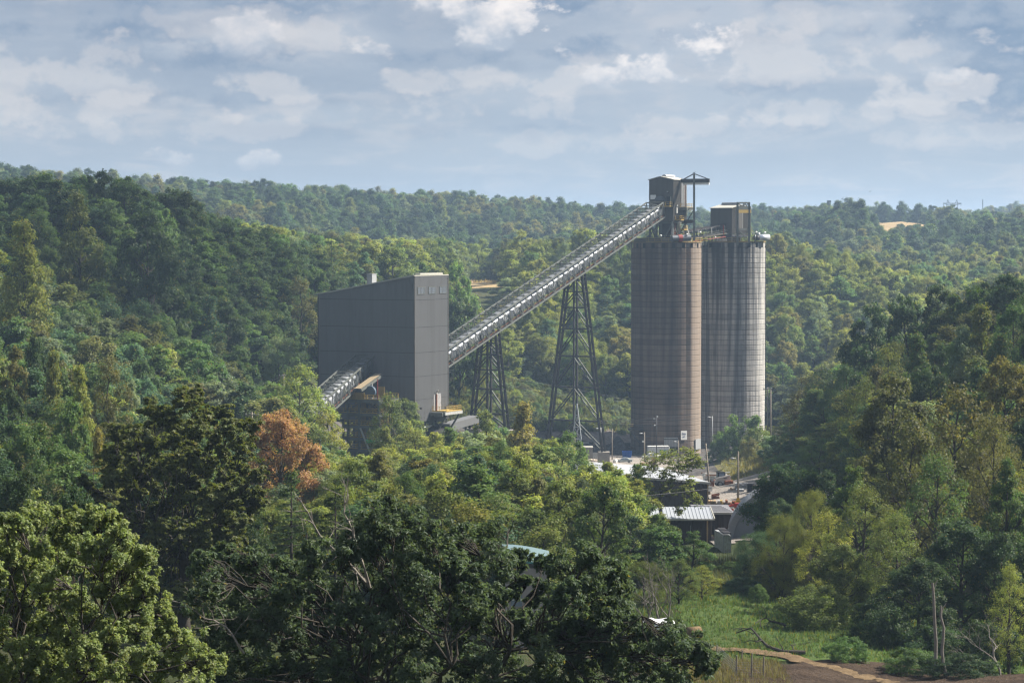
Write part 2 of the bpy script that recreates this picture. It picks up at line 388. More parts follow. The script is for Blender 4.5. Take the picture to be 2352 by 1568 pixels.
# ------------------------------------------------------------------ trees: mesh makers
def leaf_mat(name, instancer=False, trans=0.48):
    m = bpy.data.materials.new(name); m.use_nodes = True; nt = m.node_tree
    b = nt.nodes['Principled BSDF']; out = nt.nodes['Material Output']
    b.inputs['Roughness'].default_value = 0.52; b.inputs['Specular IOR Level'].default_value = 0.28
    if instancer:
        a = N(nt, 'ShaderNodeAttribute'); a.attribute_type = 'INSTANCER'; a.attribute_name = 'tree_colour'; col = a.outputs['Color']
    else:
        col = N(nt, 'ShaderNodeObjectInfo').outputs['Color']
    t = N(nt, 'ShaderNodeAttribute'); t.attribute_name = 'tint'; ts = N(nt, 'ShaderNodeSeparateColor'); nt.links.new(t.outputs['Color'], ts.inputs[0])
    hs = N(nt, 'ShaderNodeHueSaturation')
    nt.links.new(col, hs.inputs['Color'])
    nt.links.new(math_n(nt, 'ADD', 0.467, math_n(nt, 'MULTIPLY', ts.outputs[1], 0.07)), hs.inputs['Hue'])
    nt.links.new(math_n(nt, 'ADD', 0.62, math_n(nt, 'MULTIPLY', ts.outputs[0], 0.76)), hs.inputs['Value'])
    hs.inputs['Saturation'].default_value = 0.92
    # some turned leaves
    c = mix_c(nt, ts.outputs[2], hs.outputs[0], (0.24, 0.19, 0.030))
    nt.links.new(c, b.inputs['Base Color'])
    tr = N(nt, 'ShaderNodeBsdfTranslucent'); nt.links.new(mix_c(nt, 1.0, c, (1.35, 1.35, 0.75), 'MULTIPLY'), tr.inputs[0])
    mx = N(nt, 'ShaderNodeMixShader'); mx.inputs[0].default_value = trans
    nt.links.new(b.outputs[0], mx.inputs[1]); nt.links.new(tr.outputs[0], mx.inputs[2]); nt.links.new(mx.outputs[0], out.inputs[0])
    return m
LEAF = leaf_mat('leaf'); LEAF_FAR = leaf_mat('leaf_of_far_wood', True)
BARK = mat('bark', (.066, .059, .050), 0.9, var=0.4, scale=3, bump=0.5, bscale=12, spec=0.1)
BARK_PALE = mat('bark_pale', (0.30, 0.27, 0.22), 0.9, var=0.3, scale=3, bump=0.4, bscale=14, spec=0.1)
BARK_DEAD = mat('bark_dead', (.21, .19, .165), 0.9, var=0.3, scale=4, bump=0.4, bscale=14, spec=0.1)

def nrm(a): return a/np.maximum(np.linalg.norm(a, axis=-1, keepdims=True), 1e-9)
class TreeMesh:
    def __init__(s, seed): s.rg = np.random.default_rng(seed); s.TV = []; s.TF = []; s.nv = 0; s.C = []; s.Nn = []; s.S = []; s.cl = []; s.out = []; s.ncl = 0
    def limb(s, pts, r0, r1, n=6, power=1.0):
        pts = np.array(pts, float); m = len(pts)
        t = np.linspace(0, 1, m)**power; rr = r0+(r1-r0)*t
        tan = nrm(np.gradient(pts, axis=0))
        up = np.where(np.abs(tan[:, 2:3]) > 0.95, [[0, 1.0, 0]], [[0, 0, 1.0]])
        a = nrm(np.cross(up, tan)); b = np.cross(tan, a)
        ang = np.arange(n)*2*np.pi/n
        ring = pts[:, None]+rr[:, None, None]*(np.cos(ang)[None, :, None]*a[:, None]+np.sin(ang)[None, :, None]*b[:, None])
        I = np.arange(m*n).reshape(m, n)+s.nv
        F = np.stack([I[:-1], np.roll(I, -1, 1)[:-1], np.roll(I, -1, 1)[1:], I[1:]], -1).reshape(-1, 4)
        s.TV.append(ring.reshape(-1, 3)); s.TF.append(F); s.nv += m*n
    def curve(s, a, b, sag=0.0, wob=0.05, m=5, lift=0.0):
        a, b = np.array(a, float), np.array(b, float); t = np.linspace(0, 1, m)[:, None]
        p = a+(b-a)*t
        L = np.linalg.norm(b-a)
        p[1:-1] += s.rg.normal(0, wob*L, (m-2, 3))
        p[:, 2] += (lift*L*4*t*(1-t))[:, 0]-sag*L*(t**2)[:, 0]
        return p
    def clump(s, c, r, n, size, outward, flat=0.7, up=0.5, rand=0.7, turned=0.0, shade=None, tight=0.6):
        rg = s.rg
        d = nrm(rg.normal(size=(n, 3))); rad = rg.random((n, 1))**tight
        p = d*rad*np.array([r, r, r*flat])
        s.C.append(np.asarray(c)+p)
        s.Nn.append(nrm(up*np.array([0, 0, 1.0])+0.55*np.asarray(outward)+0.35*d+rand*rg.normal(size=(n, 3))))
        s.S.append(size*(0.65+0.7*rg.random(n)))
        cl = rg.random() if shade is None else shade
        tt = np.clip(0.5+0.38*(cl-0.5)*2*0.6+0.30*(rg.random(n)-0.5)*2, 0, 1)
        hue = np.clip(0.5+0.3*(rg.random()-0.5)+0.5*(rg.random(n)-0.5), 0, 1)
        tu = (rg.random(n) < turned).astype(float)*(0.4+0.6*rg.random(n))
        s.cl.append(np.stack([tt, hue, tu], 1))
        s.out.append(nrm(p+np.array([0, 0, -0.2*r])))
    def leaf_arrays(s, aspect=0.55, fold=0.25, droop=0.25):
        C = np.concatenate(s.C); Nn = np.concatenate(s.Nn); S = np.concatenate(s.S)[:, None]; T = np.concatenate(s.cl); O = np.concatenate(s.out)
        rg = s.rg; n = len(C)
        d = O+0.8*rg.normal(size=(n, 3))+np.array([0, 0, -droop])
        d = nrm(d-Nn*(d*Nn).sum(1, keepdims=True)); w = np.cross(Nn, d)
        base = C-d*S*0.5; tip = C+d*S*0.5-Nn*S*0.10
        mid = C-d*S*0.05
        l = mid+w*S*aspect*0.5+Nn*S*fold*0.3; r = mid-w*S*aspect*0.5+Nn*S*fold*0.3
        V = np.stack([base, r, tip, l], 1).reshape(-1, 3)
        i = np.arange(n)*4
        F = np.stack([np.stack([i, i+1, i+2], 1), np.stack([i, i+2, i+3], 1)], 1).reshape(-1, 3)
        return V, F, np.repeat(T, 4, 0)
    def crown_mesh(s, name, m, **kw):
        V, F, T = s.leaf_arrays(**kw)
        me = fast_mesh(name, V, F, m)
        a = me.attributes.new('tint', 'FLOAT_COLOR', 'POINT')
        a.data.foreach_set('color', np.concatenate([T, np.ones((len(T), 1))], 1).astype(np.float32).ravel())
        return me
    def trunk_mesh(s, name, m): return fast_mesh(name, np.concatenate(s.TV), np.concatenate(s.TF), m, True)
    def tops(s): return np.concatenate(s.C)

def env(kind, t):
    if kind == 'round': return math.sqrt(max(0, 1-((t-0.42)/0.60)**2)) if t > .42 else math.sqrt(max(0, 1-((t-0.42)/0.52)**2))
    if kind == 'oval': return max(0.0, math.sin(math.pi*min(1, (t*0.93+0.06))**0.85))**0.75
    if kind == 'poplar': return (0.55+0.6*t if t < .35 else 0.76*(1-((t-.35)/.68)**1.7))
    if kind == 'flat': return 0.35+0.75*t if t < 0.8 else 0.95*math.sqrt(max(0, 1-((t-.8)/.25)**2))
    return 1
def lobed_tree(seed, H=16.0, W=9.0, base=0.22, kind='round', lobes=16, lobe_r=1.7, subs=9, leaves=64, size=0.4, flat=0.75, up=0.5, turned=0.02, sub_r=0.95, spread=1.0, limb_r=1.0, sides=6, twigs=True, droop=0.2, aspect=.6, hollow=.55, jit=1.0):
    t = TreeMesh(seed); rg = t.rg
    tr = 0.018*H*limb_r
    lean = rg.normal(0, 0.02*H, 2)
    top = np.array([lean[0], lean[1], H*0.86])
    tp = t.curve((0, 0, -1.0), top, 0, 0.012, 7); t.limb(tp, tr*1.25, tr*0.22, sides+2)
    z0 = H*base
    for i in range(lobes):
        tt = (i+0.5+jit*rg.uniform(-.5, .5))/lobes; tt = min(max(tt, 0.02), 0.985)
        e = env(kind, tt)*W/2
        a = i*2.39996+rg.uniform(-.5, .5)*jit
        rr = max(0, e-lobe_r*0.75)*(hollow+(1-hollow)*math.sqrt(rg.random()))*rg.uniform(0.9, 1.15)
        lr = lobe_r*rg.uniform(0.75, 1.25)*(0.75+0.35*env(kind, tt))
        c = np.array([lean[0]*tt+rr*math.cos(a), lean[1]*tt+rr*math.sin(a), z0+(H-z0)*tt-lr*0.6*tt])
        # limb
        f = min(0.97, max(0.12, (c[2]-rr*rg.uniform(.5, .9))/(H*0.86)))
        k = f*(len(tp)-1); k0 = min(int(k), len(tp)-2); st = tp[k0]+(tp[k0+1]-tp[k0])*(k-k0)
        lp = t.curve(st, c, 0, 0.04, 5, 0.05); w0 = tr*(0.62-0.36*tt)*(0.6+0.4*lr/lobe_r)
        t.limb(lp, w0, w0*0.25, sides)
        ax = np.array([0, 0, H*0.35+z0*.5]); lo = nrm(c-ax)
        ns = max(3, int(subs*(lr/lobe_r)**2))
        sh = rg.random()
        for j in range(ns):
            d = nrm(rg.normal(size=3)+0.75*lo+np.array([0, 0, 0.25])); q = rg.uniform(0.45, 1.0)
            sc = c+d*lr*q*np.array([spread, spread, 0.85])
            if twigs: t.limb(t.curve(lp[3], sc, 0, 0.06, 3), w0*0.26, w0*0.06, 3)
            t.clump(sc, sub_r*rg.uniform(.7, 1.25), int(leaves*rg.uniform(.7, 1.3)), size, nrm(0.6*d+0.4*lo), flat, up, 0.6, turned, shade=np.clip(0.55*sh+0.45*rg.random(), 0, 1))
    return t
def conifer_tree(seed, H=18.0, W=7.0, tiers=16, per=8, leaves=46, size=.4, droop=.25, base=.06, pine=False):
    t = TreeMesh(seed); rg = t.rg; tr = 0.016*H
    tp = t.curve((0, 0, -1), (0, 0, H*.98), 0, .004, 6); t.limb(tp, tr, tr*.12, 7)
    for i in range(tiers):
        f = (i+0.3*rg.random())/tiers; z = H*(base+(1-base)*f); L = W/2*(1-f)**(0.8 if not pine else .55)*rg.uniform(.85, 1.12)+.25
        for k in range(max(4, int(per*(1-.5*f)))):
            a = k*2*math.pi/per+i*1.1+rg.uniform(-.3, .3); l = L*rg.uniform(.7, 1.1)
            e = np.array([math.cos(a)*l, math.sin(a)*l, z-droop*l*(1-f*1.3)+rg.uniform(-.3, .3)])
            bp = t.curve((0, 0, z), e, 0, .02, 4, .04); t.limb(bp, tr*.22*(1-f)+.02, .015, 4)
            d = nrm(e-np.array([0, 0, z]))
            for q in ((.45, .72, .95) if not pine else (.75, .98)):
                p = np.array([0, 0, z])+(e-np.array([0, 0, z]))*q
                t.clump(p, max(.35, l*.26) if not pine else max(.5, l*.33), int(leaves*(.5+.5*q)*(.45+.55*(1-f))), size, nrm(d*.4+np.array([0, 0, .4])), .38, .5 if not pine else .9, .6, .0, tight=.8)
    return t
def bare_tree(seed, H=9.0, W=6.0, n=9, depth=3, stems=1, r=None):
    t = TreeMesh(seed); rg = t.rg; r = r or 0.014*H
    def grow(p, d, L, rad, k):
        e = p+d*L; pts = t.curve(p, e, 0, .05, 4); t.limb(pts, rad, rad*.55, 5 if k > 1 else 3)
        if k <= 0: return
        for _ in range(3 if k > 1 else 4):
            q = rg.uniform(.35, 1.0); s0 = pts[0]+(pts[-1]-pts[0])*q
            nd = nrm(d+rg.normal(0, .48, 3)+np.array([0, 0, .22])); grow(s0, nd, L*rg.uniform(.5, .78), rad*.52, k-1)
    for s in range(stems):
        d = nrm(np.array([rg.normal(0, .18), rg.normal(0, .18), 1])); grow(np.array([rg.normal(0, .3)*(stems > 1), rg.normal(0, .3)*(stems > 1), -.5]), d, H*.42, r, depth)
    return t
# ------------------------------------------------------------------ trees: kinds and colours
PAL = {'dark green': (.026, .047, .017), 'mid green': (.047, .082, .021), 'olive': (.074, .092, .021), 'yellow green': (.118, .134, .024), 'blue green': (.036, .068, .033),
       'grey green': (.082, .108, .058), 'golden': (.098, .094, .022), 'russet': (.185, .100, .042), 'brownish green': (.072, .074, .024), 'bright green': (.062, .110, .028)}
PAL = {k: tuple(2.0*x for x in c) for k, c in PAL.items()}
PROTO = {}
def proto(key, t, H, W, name, cat, form, bark=None, m=None, **kw):
    bark = bark or BARK
    PROTO[key] = dict(crown=t.crown_mesh('crown', m or LEAF, **kw) if t.C else None, trunk=t.trunk_mesh('trunk', bark) if t.TV else None, H=H, W=W, name=name, cat=cat, form=form, t=None)
proto('round1', lobed_tree(11, 16, 11, .14, 'round', 20, 1.9, 9, 95, .40), 16, 11, 'broadleaf_tree', 'tree', 'round')
proto('round2', lobed_tree(12, 15, 11, .16, 'round', 15, 2.3, 11, 104, .44, .9), 15, 11, 'broadleaf_tree', 'tree', 'round')
proto('round3', lobed_tree(13, 17, 10, .12, 'round', 26, 1.5, 7, 89, .38, .9), 17, 10, 'broadleaf_tree', 'tree', 'round')
proto('oval1', lobed_tree(14, 18, 8, .16, 'oval', 20, 1.6, 8, 92, .38), 18, 8, 'ash_tree', 'tree', 'tall oval')
proto('oval2', lobed_tree(15, 19, 8.5, .2, 'oval', 17, 1.7, 8, 84, .40, .85, sub_r=.85), 19, 8.5, 'ash_tree', 'tree', 'tall oval')
proto('poplar1', lobed_tree(16, 17, 8, .1, 'poplar', 24, 1.35, 8, 84, .34, .85, turned=.10, up=.3), 17, 8, 'poplar_tree', 'tree', 'pointed')
proto('poplar2', lobed_tree(17, 16, 7.5, .1, 'poplar', 19, 1.4, 8, 89, .34, .9, turned=.16, up=.3), 16, 7.5, 'poplar_tree', 'tree', 'pointed')
proto('airy1', lobed_tree(18, 16, 10, .2, 'round', 19, 1.6, 8, 58, .34, .75, up=.6, turned=.05, sub_r=1.05, spread=1.25), 16, 10, 'locust_tree', 'tree', 'airy layered')
proto('airy2', lobed_tree(19, 17, 9, .22, 'oval', 18, 1.6, 8, 49, .32, .8, up=.6, turned=.05, sub_r=1.0, spread=1.2), 17, 9, 'locust_tree', 'tree', 'airy layered')
proto('layer1', lobed_tree(20, 16, 9, .2, 'oval', 19, 1.5, 7, 89, .36, .5, up=.8, sub_r=1.05, spread=1.35), 16, 9, 'sassafras_tree', 'tree', 'flat layered')
proto('willow1', lobed_tree(21, 12, 10, .06, 'round', 17, 1.8, 12, 88, .26, 1.0, up=.2, sub_r=.85, aspect=.3), 12, 10, 'willow_tree', 'tree', 'soft willowy', aspect=.28, droop=.7)
proto('willow2', lobed_tree(22, 14, 9, .08, 'oval', 16, 1.7, 12, 80, .26, 1.1, up=.2, sub_r=.8, aspect=.3), 14, 9, 'willow_tree', 'tree', 'soft willowy', aspect=.28, droop=.7)
proto('shrub1', lobed_tree(23, 4.5, 6, .02, 'round', 12, 1.1, 8, 95, .22, .8, limb_r=.8, sub_r=.6), 4.5, 6, 'shrub', 'shrub', 'bushy')
proto('shrub2', lobed_tree(24, 4, 6.5, .0, 'flat', 11, 1.15, 8, 95, .24, .7, limb_r=.8, sub_r=.62), 4, 6.5, 'shrub', 'shrub', 'bushy')
proto('pine1', conifer_tree(25, 17, 8, 11, 6, 60, .36, .05, .3, True), 17, 8, 'pine_tree', 'tree', 'layered pine', aspect=.3)
proto('spruce1', conifer_tree(26, 18, 8, 22, 11, 60, .24, .32, .04), 18, 8, 'spruce_tree', 'tree', 'drooping spruce', aspect=.24, droop=.8)
t_ = bare_tree(27, 9, 7, depth=4, stems=3); proto('bare1', t_, 9, 7, 'bare_tree', 'tree', 'leafless', BARK_DEAD)
t_ = bare_tree(28, 11, 6, depth=4, stems=1); proto('bare2', t_, 11, 6, 'bare_tree', 'tree', 'leafless', BARK_DEAD)
# finer leaves for trees nearer than about 260 m
proto('n_round', lobed_tree(31, 14, 10, .1, 'round', 24, 1.6, 12, 110, .25, .9, sub_r=.75, turned=.03), 14, 10, 'broadleaf_tree', 'tree', 'round')
proto('n_oval', lobed_tree(32, 16, 8, .1, 'oval', 24, 1.4, 11, 90, .24, .75, sub_r=.7, turned=.04), 16, 8, 'ash_tree', 'tree', 'tall oval')
proto('n_airy', lobed_tree(33, 15, 9, .16, 'oval', 24, 1.5, 11, 46, .20, .8, up=.55, sub_r=.85, spread=1.2, turned=.03), 15, 9, 'locust_tree', 'tree', 'airy layered', BARK)
proto('n_willow', lobed_tree(34, 11, 9, .05, 'round', 22, 1.5, 14, 120, .17, 1.0, up=.2, sub_r=.7), 11, 9, 'willow_tree', 'tree', 'soft willowy', aspect=.26, droop=.7)
proto('n_shrub', lobed_tree(35, 4.2, 6, .0, 'round', 14, 1.0, 10, 90, .17, .8, limb_r=.7, sub_r=.5), 4.2, 6, 'shrub', 'shrub', 'bushy')
# far woods
FAR = []
for i, (k, sd) in enumerate((('round', 41), ('round', 42), ('oval', 43), ('poplar', 44), ('oval', 45))):
    t_ = lobed_tree(sd, 15, 9.5 if k == 'round' else 7.5, .05, k, 24, 1.65, 6, 62, .52, .9, twigs=False, sub_r=1.35, sides=4, jit=1.6)
    FAR.append((t_.crown_mesh('far_crown', LEAF_FAR), t_.trunk_mesh('far_trunk', BARK)))

TREES = []          # records of every single tree
def tree_rec(key, x, y, H, W, colname, label=None, group=None, rz=None, jitter=.16, tilt=0.0, name=None, hero=True):
    TREES.append(dict(key=key, x=x, y=y, H=H, W=W, c=colname, label=label, group=group, rz=rnd.uniform(0, 6.28) if rz is None else rz, j=jitter, tilt=tilt, name=name, hero=hero))
def hero(key, u, vtop, wpx, Y, col, label=None, v_base=None, rz=None, name=None):
    p = px(u, vtop, Y); W = wpx/FPX*Y; b = gz(p.x, Y); H = max(2.0, p.z-b)
    tree_rec(key, p.x, Y, H*1.03, W*1.04, col, label, None, rz, name=name)
def place_tree(r):
    P = PROTO[r['key']]
    z = gz(r['x'], r['y'])
    T = thing(r['name'] or P['name'], r['label'], P['cat'], (r['x'], r['y'], z), r['rz'], r['group'])
    S = Matrix.Diagonal((r['W']/P['W'], r['W']/P['W'], r['H']/P['H'], 1))
    c = PAL[r['c']]; rg = random.Random(int(r['x']*97+r['y']*31)); k = 1+rg.uniform(-r['j'], r['j']); w = rg.uniform(-.10, .10)
    if P['trunk']: obj('trunk', P['trunk'], T, S)
    if P['crown']:
        o = obj('crown', P['crown'], T, S); o.color = (c[0]*k*(1+w), c[1]*k, c[2]*k*(1-w), 1)
    return T

# ------------------------------------------------------------------ single trees one can point at
for a in (
    # near left grove
    ('n_round', 85, 985, 200, 235, 'mid green', 'broad domed green tree at the left edge behind the bright near tree'),
    ('poplar2', 222, 990, 75, 250, 'golden', 'small yellow-flecked poplar between the domed tree and the dark maple'),
    ('pine1', 215, 1060, 130, 215, 'blue green', 'dull blue green pine just left of the dark maple'),
    ('n_round', 60, 1090, 190, 180, 'dark green', None), ('n_round', 170, 1130, 170, 150, 'dark green', None),
    ('oval2', 30, 800, 90, 330, 'brownish green', None), ('round3', 75, 780, 85, 350, 'dark green', None), ('poplar1', 120, 815, 90, 330, 'olive', None),
    ('poplar1', 185, 850, 95, 310, 'yellow green', None), ('airy2', 250, 825, 105, 320, 'brownish green', 'tall airy brownish tree up behind the dark maple, left of the slope poles'),
    ('round1', 20, 905, 120, 290, 'dark green', None), ('oval1', 300, 880, 80, 350, 'grey green', None), ('oval2', 345, 910, 80, 360, 'olive', None), ('round1', 160, 935, 120, 270, 'mid green', None),
    ('spruce1', 668, 1088, 175, 205, 'dark green', 'dark drooping spruce right of the maple, left of its twin'), ('spruce1', 770, 1105, 165, 190, 'dark green', 'dark drooping spruce just behind the bare oak branches, right of its twin'),
    ('n_round', 560, 1190, 130, 190, 'dark green', None), ('round2', 735, 1150, 140, 260, 'olive', None),
    # thicket before the plant building
    ('airy1', 690, 852, 140, 470, 'yellow green', 'yellow green airy tree covering the foot of the lower conveyor'),
    ('n_round', 645, 950, 190, 330, 'russet', 'rust-orange round tree beside the dark maple'),
    ('airy2', 752, 948, 100, 430, 'yellow green', 'yellowish tree just left of the steel platform tower, right of the orange tree'),
    ('airy2', 735, 985, 130, 400, 'olive', None), ('poplar2', 778, 1036, 90, 390, 'mid green', None),
    ('airy2', 900, 905, 105, 480, 'olive', 'thin-crowned olive tree before the corner of the grey plant building'),
    ('oval1', 882, 985, 70, 420, 'olive', None), ('airy2', 955, 985, 100, 430, 'olive', None),
    ('poplar2', 1035, 985, 85, 440, 'mid green', 'green poplar with yellow flecks under the plant building door platform'),
    ('oval2', 1120, 945, 100, 480, 'olive', None), ('poplar2', 1200, 928, 118, 450, 'golden', 'gold-flecked poplar in front of the shorter trestle tower'),
    ('round1', 1305, 1000, 100, 430, 'mid green', 'green round tree covering the left foot of the tall trestle tower'), ('poplar1', 1250, 1030, 120, 410, 'mid green', None),
    ('airy1', 880, 1060, 150, 370, 'olive', None), ('airy2', 985, 1075, 140, 380, 'yellow green', None), ('round1', 1085, 1055, 130, 400, 'olive', None), ('round3', 810, 1080, 130, 340, 'olive', None), ('oval1', 1160, 1050, 110, 400, 'mid green', None),
    ('poplar2', 1398, 1062, 105, 365, 'yellow green', 'yellow-flecked poplar hiding the middle of the long shed roof'), ('poplar2', 1470, 1068, 85, 350, 'mid green', 'slim poplar in front of the long shed roof, left of the leaning tree'),
    ('poplar1', 1330, 1085, 120, 350, 'mid green', None), ('round1', 1362, 1094, 110, 362, 'mid green', None), ('round3', 1436, 1093, 110, 357, 'olive', None), ('airy2', 1260, 1110, 150, 340, 'brownish green', None), ('oval1', 1190, 1110, 120, 340, 'mid green', None), ('airy1', 1110, 1095, 150, 340, 'yellow green', None),
    ('willow1', 890, 1120, 190, 300, 'yellow green', None), ('willow1', 990, 1150, 180, 290, 'yellow green', None), ('willow1', 1090, 1150, 200, 280, 'yellow green', None), ('willow2', 1185, 1180, 180, 265, 'yellow green', None), ('willow1', 1275, 1215, 170, 255, 'yellow green', 'yellow green willowy tree above the teal-roofed house'),
    ('willow1', 790, 1095, 150, 300, 'olive', None), ('round2', 1400, 1140, 150, 310, 'mid green', None), ('airy2', 1340, 1175, 120, 290, 'olive', None), ('round1', 1490, 1165, 130, 285, 'mid green', None),
    ('round1', 1440, 1190, 150, 265, 'dark green', None), ('layer1', 1395, 1225, 140, 250, 'mid green', None), ('round2', 1515, 1215, 130, 262, 'mid green', None),
    ('n_oval', 1592, 1222, 100, 262, 'mid green', 'green tree in front of the lower shed wall, left of the grey container'), ('n_airy', 1560, 1285, 90, 245, 'olive', None), ('n_airy', 1612, 1300, 80, 250, 'yellow green', None), ('n_willow', 1480, 1290, 120, 240, 'olive', None),
    ('bare1', 1520, 1245, 150, 228, 'olive', 'leafless grey tree with fine twigs above the white tent'),
    # right of the yard
    ('n_round', 1808, 1068, 175, 300, 'dark green', 'big dark glossy tree beside the grey fabric dome'), ('n_round', 1778, 1092, 100, 303, 'dark green', None), ('n_round', 1872, 1082, 140, 300, 'dark green', None), ('n_oval', 1850, 1085, 130, 303, 'mid green', None), ('n_round', 1792, 1150, 120, 290, 'dark green', None),
    ('n_willow', 1868, 1128, 125, 275, 'olive', None), ('n_willow', 1742, 1222, 125, 268, 'blue green', None), ('n_willow', 1800, 1185, 130, 262, 'olive', 'dull olive willow with a rounded head at the right pasture edge'), ('n_willow', 1860, 1220, 150, 262, 'brownish green', None),
    ('n_shrub', 1708, 1325, 105, 262, 'blue green', None), ('n_round', 1770, 1270, 170, 268, 'dark green', None), ('n_shrub', 1740, 1372, 50, 255, 'mid green', None), ('n_round', 1680, 1290, 60, 285, 'mid green', None),
    ('round1', 2045, 880, 210, 300, 'brownish green', None), ('airy1', 2190, 905, 210, 275, 'brownish green', None), ('airy2', 2100, 960, 180, 262, 'brownish green', None), ('round3', 2325, 830, 150, 320, 'golden', None), ('n_airy', 2280, 960, 160, 250, 'brownish green', None),
    ('n_oval', 1965, 1075, 140, 268, 'mid green', None), ('n_airy', 1985, 1120, 170, 245, 'olive', None), ('n_airy', 1900, 1180, 140, 250, 'yellow green', None), ('n_round', 1935, 1255, 150, 240, 'olive', None), ('n_airy', 2060, 1180, 160, 232, 'olive', None),
    ('n_airy', 2150, 1050, 180, 240, 'mid green', None), ('n_oval', 2320, 1060, 150, 235, 'mid green', None), ('n_round', 2210, 1200, 220, 228, 'dark green', None), ('n_round', 2110, 1290, 200, 222, 'dark green', None), ('n_round', 2300, 1230, 170, 225, 'dark green', None),
    ('n_shrub', 1870, 1345, 190, 232, 'olive', None), ('n_shrub', 2030, 1370, 170, 220, 'dark green', None), ('n_shrub', 2150, 1440, 200, 208, 'dark green', None), ('n_shrub', 2260, 1430, 190, 206, 'dark green', None), ('n_shrub', 2090, 1490, 150, 200, 'mid green', None), ('n_shrub', 2210, 1520, 180, 196, 'dark green', None),
    ('n_shrub', 1946, 1462, 118, 204, 'bright green', 'small bright green bush at the dirt edge below the right trees'), ('n_airy', 2320, 1300, 110, 204, 'yellow green', 'yellow green sapling behind the pale bare tree at the right edge'), ('bare2', 2300, 1375, 130, 197, 'olive', 'pale leafless tree in the bottom right corner'),
    # dark hillside at right
    ('round1', 2005, 715, 140, 480, 'dark green', None), ('round2', 2085, 690, 130, 485, 'dark green', None), ('round1', 2160, 665, 130, 490, 'dark green', None), ('round3', 2240, 655, 120, 485, 'dark green', None), ('round1', 2320, 640, 140, 470, 'dark green', None), ('round2', 1985, 800, 120, 460, 'dark green', None), ('round2', 1975, 860, 110, 440, 'dark green', None),
    ('airy2', 2045, 795, 110, 430, 'olive', None), ('poplar1', 2110, 775, 120, 410, 'mid green', None), ('willow2', 2180, 790, 120, 400, 'mid green', None), ('poplar2', 2260, 705, 110, 400, 'olive', None), ('round1', 2325, 715, 120, 395, 'mid green', None), ('oval1', 2215, 760, 110, 400, 'grey green', None), ('poplar2', 2300, 770, 120, 380, 'mid green', None), ('round3', 2150, 850, 130, 370, 'dark green', None), ('poplar1', 2240, 850, 120, 350, 'blue green', None), ('airy1', 1990, 880, 110, 380, 'olive', None), ('n_willow', 1905, 900, 110, 500, 'mid green', None),
    ('round1', 1870, 925, 100, 560, 'bright green', None), ('round2', 1830, 970, 110, 560, 'mid green', None), ('layer1', 1920, 960, 120, 470, 'olive', None), ('willow1', 1880, 1010, 130, 430, 'mid green', None), ('round1', 1950, 1000, 120, 400, 'olive', None),
    # shrubs around the silo bank
    ('shrub1', 1672, 985, 75, 655, 'bright green', None), ('shrub2', 1705, 950, 100, 650, 'mid green', 'broad green shrub against the base of the pale silo'), ('shrub1', 1742, 985, 90, 630, 'olive', None), ('shrub1', 1650, 1010, 50, 650, 'mid green', None), ('shrub2', 1790, 1000, 110, 600, 'grey green', None), ('shrub2', 1770, 1020, 90, 590, 'blue green', None), ('shrub2', 1830, 1015, 110, 560, 'grey green', None), ('shrub1', 1800, 1050, 100, 520, 'mid green', None), ('shrub1', 1870, 1050, 110, 500, 'mid green', None), ('shrub1', 1725, 1010, 60, 620, 'brownish green', None),
    # slope left of the plant building
    ('willow1', 640, 782, 110, 590, 'grey green', 'pale grey green willow touching the left end of the plant building'), ('shrub1', 470, 905, 110, 560, 'bright green', None), ('shrub2', 545, 915, 110, 570, 'bright green', None), ('shrub1', 600, 925, 90, 580, 'mid green', None), ('poplar1', 378, 880, 45, 480, 'yellow green', None),
    ('round1', 300, 428, 130, 640, 'dark green', None), ('round2', 400, 440, 120, 650, 'dark green', None), ('round1', 230, 460, 110, 630, 'dark green', None), ('round1', 345, 500, 190, 560, 'dark green', 'widest dark tree with a forked pale trunk, middle of the left slope'), ('pine1', 762, 540, 70, 720, 'dark green', None),
    ('poplar1', 60, 520, 150, 480, 'yellow green', None), ('oval1', 185, 450, 110, 560, 'olive', None), ('airy2', 690, 640, 100, 640, 'brownish green', 'brownish tall airy tree just left of the plant building roof'),
    ('round1', 1050, 615, 90, 745, 'bright green', 'vivid green round tree rising right of the plant building roof'), ('round2', 1055, 690, 110, 735, 'dark green', None),
): hero(*a)
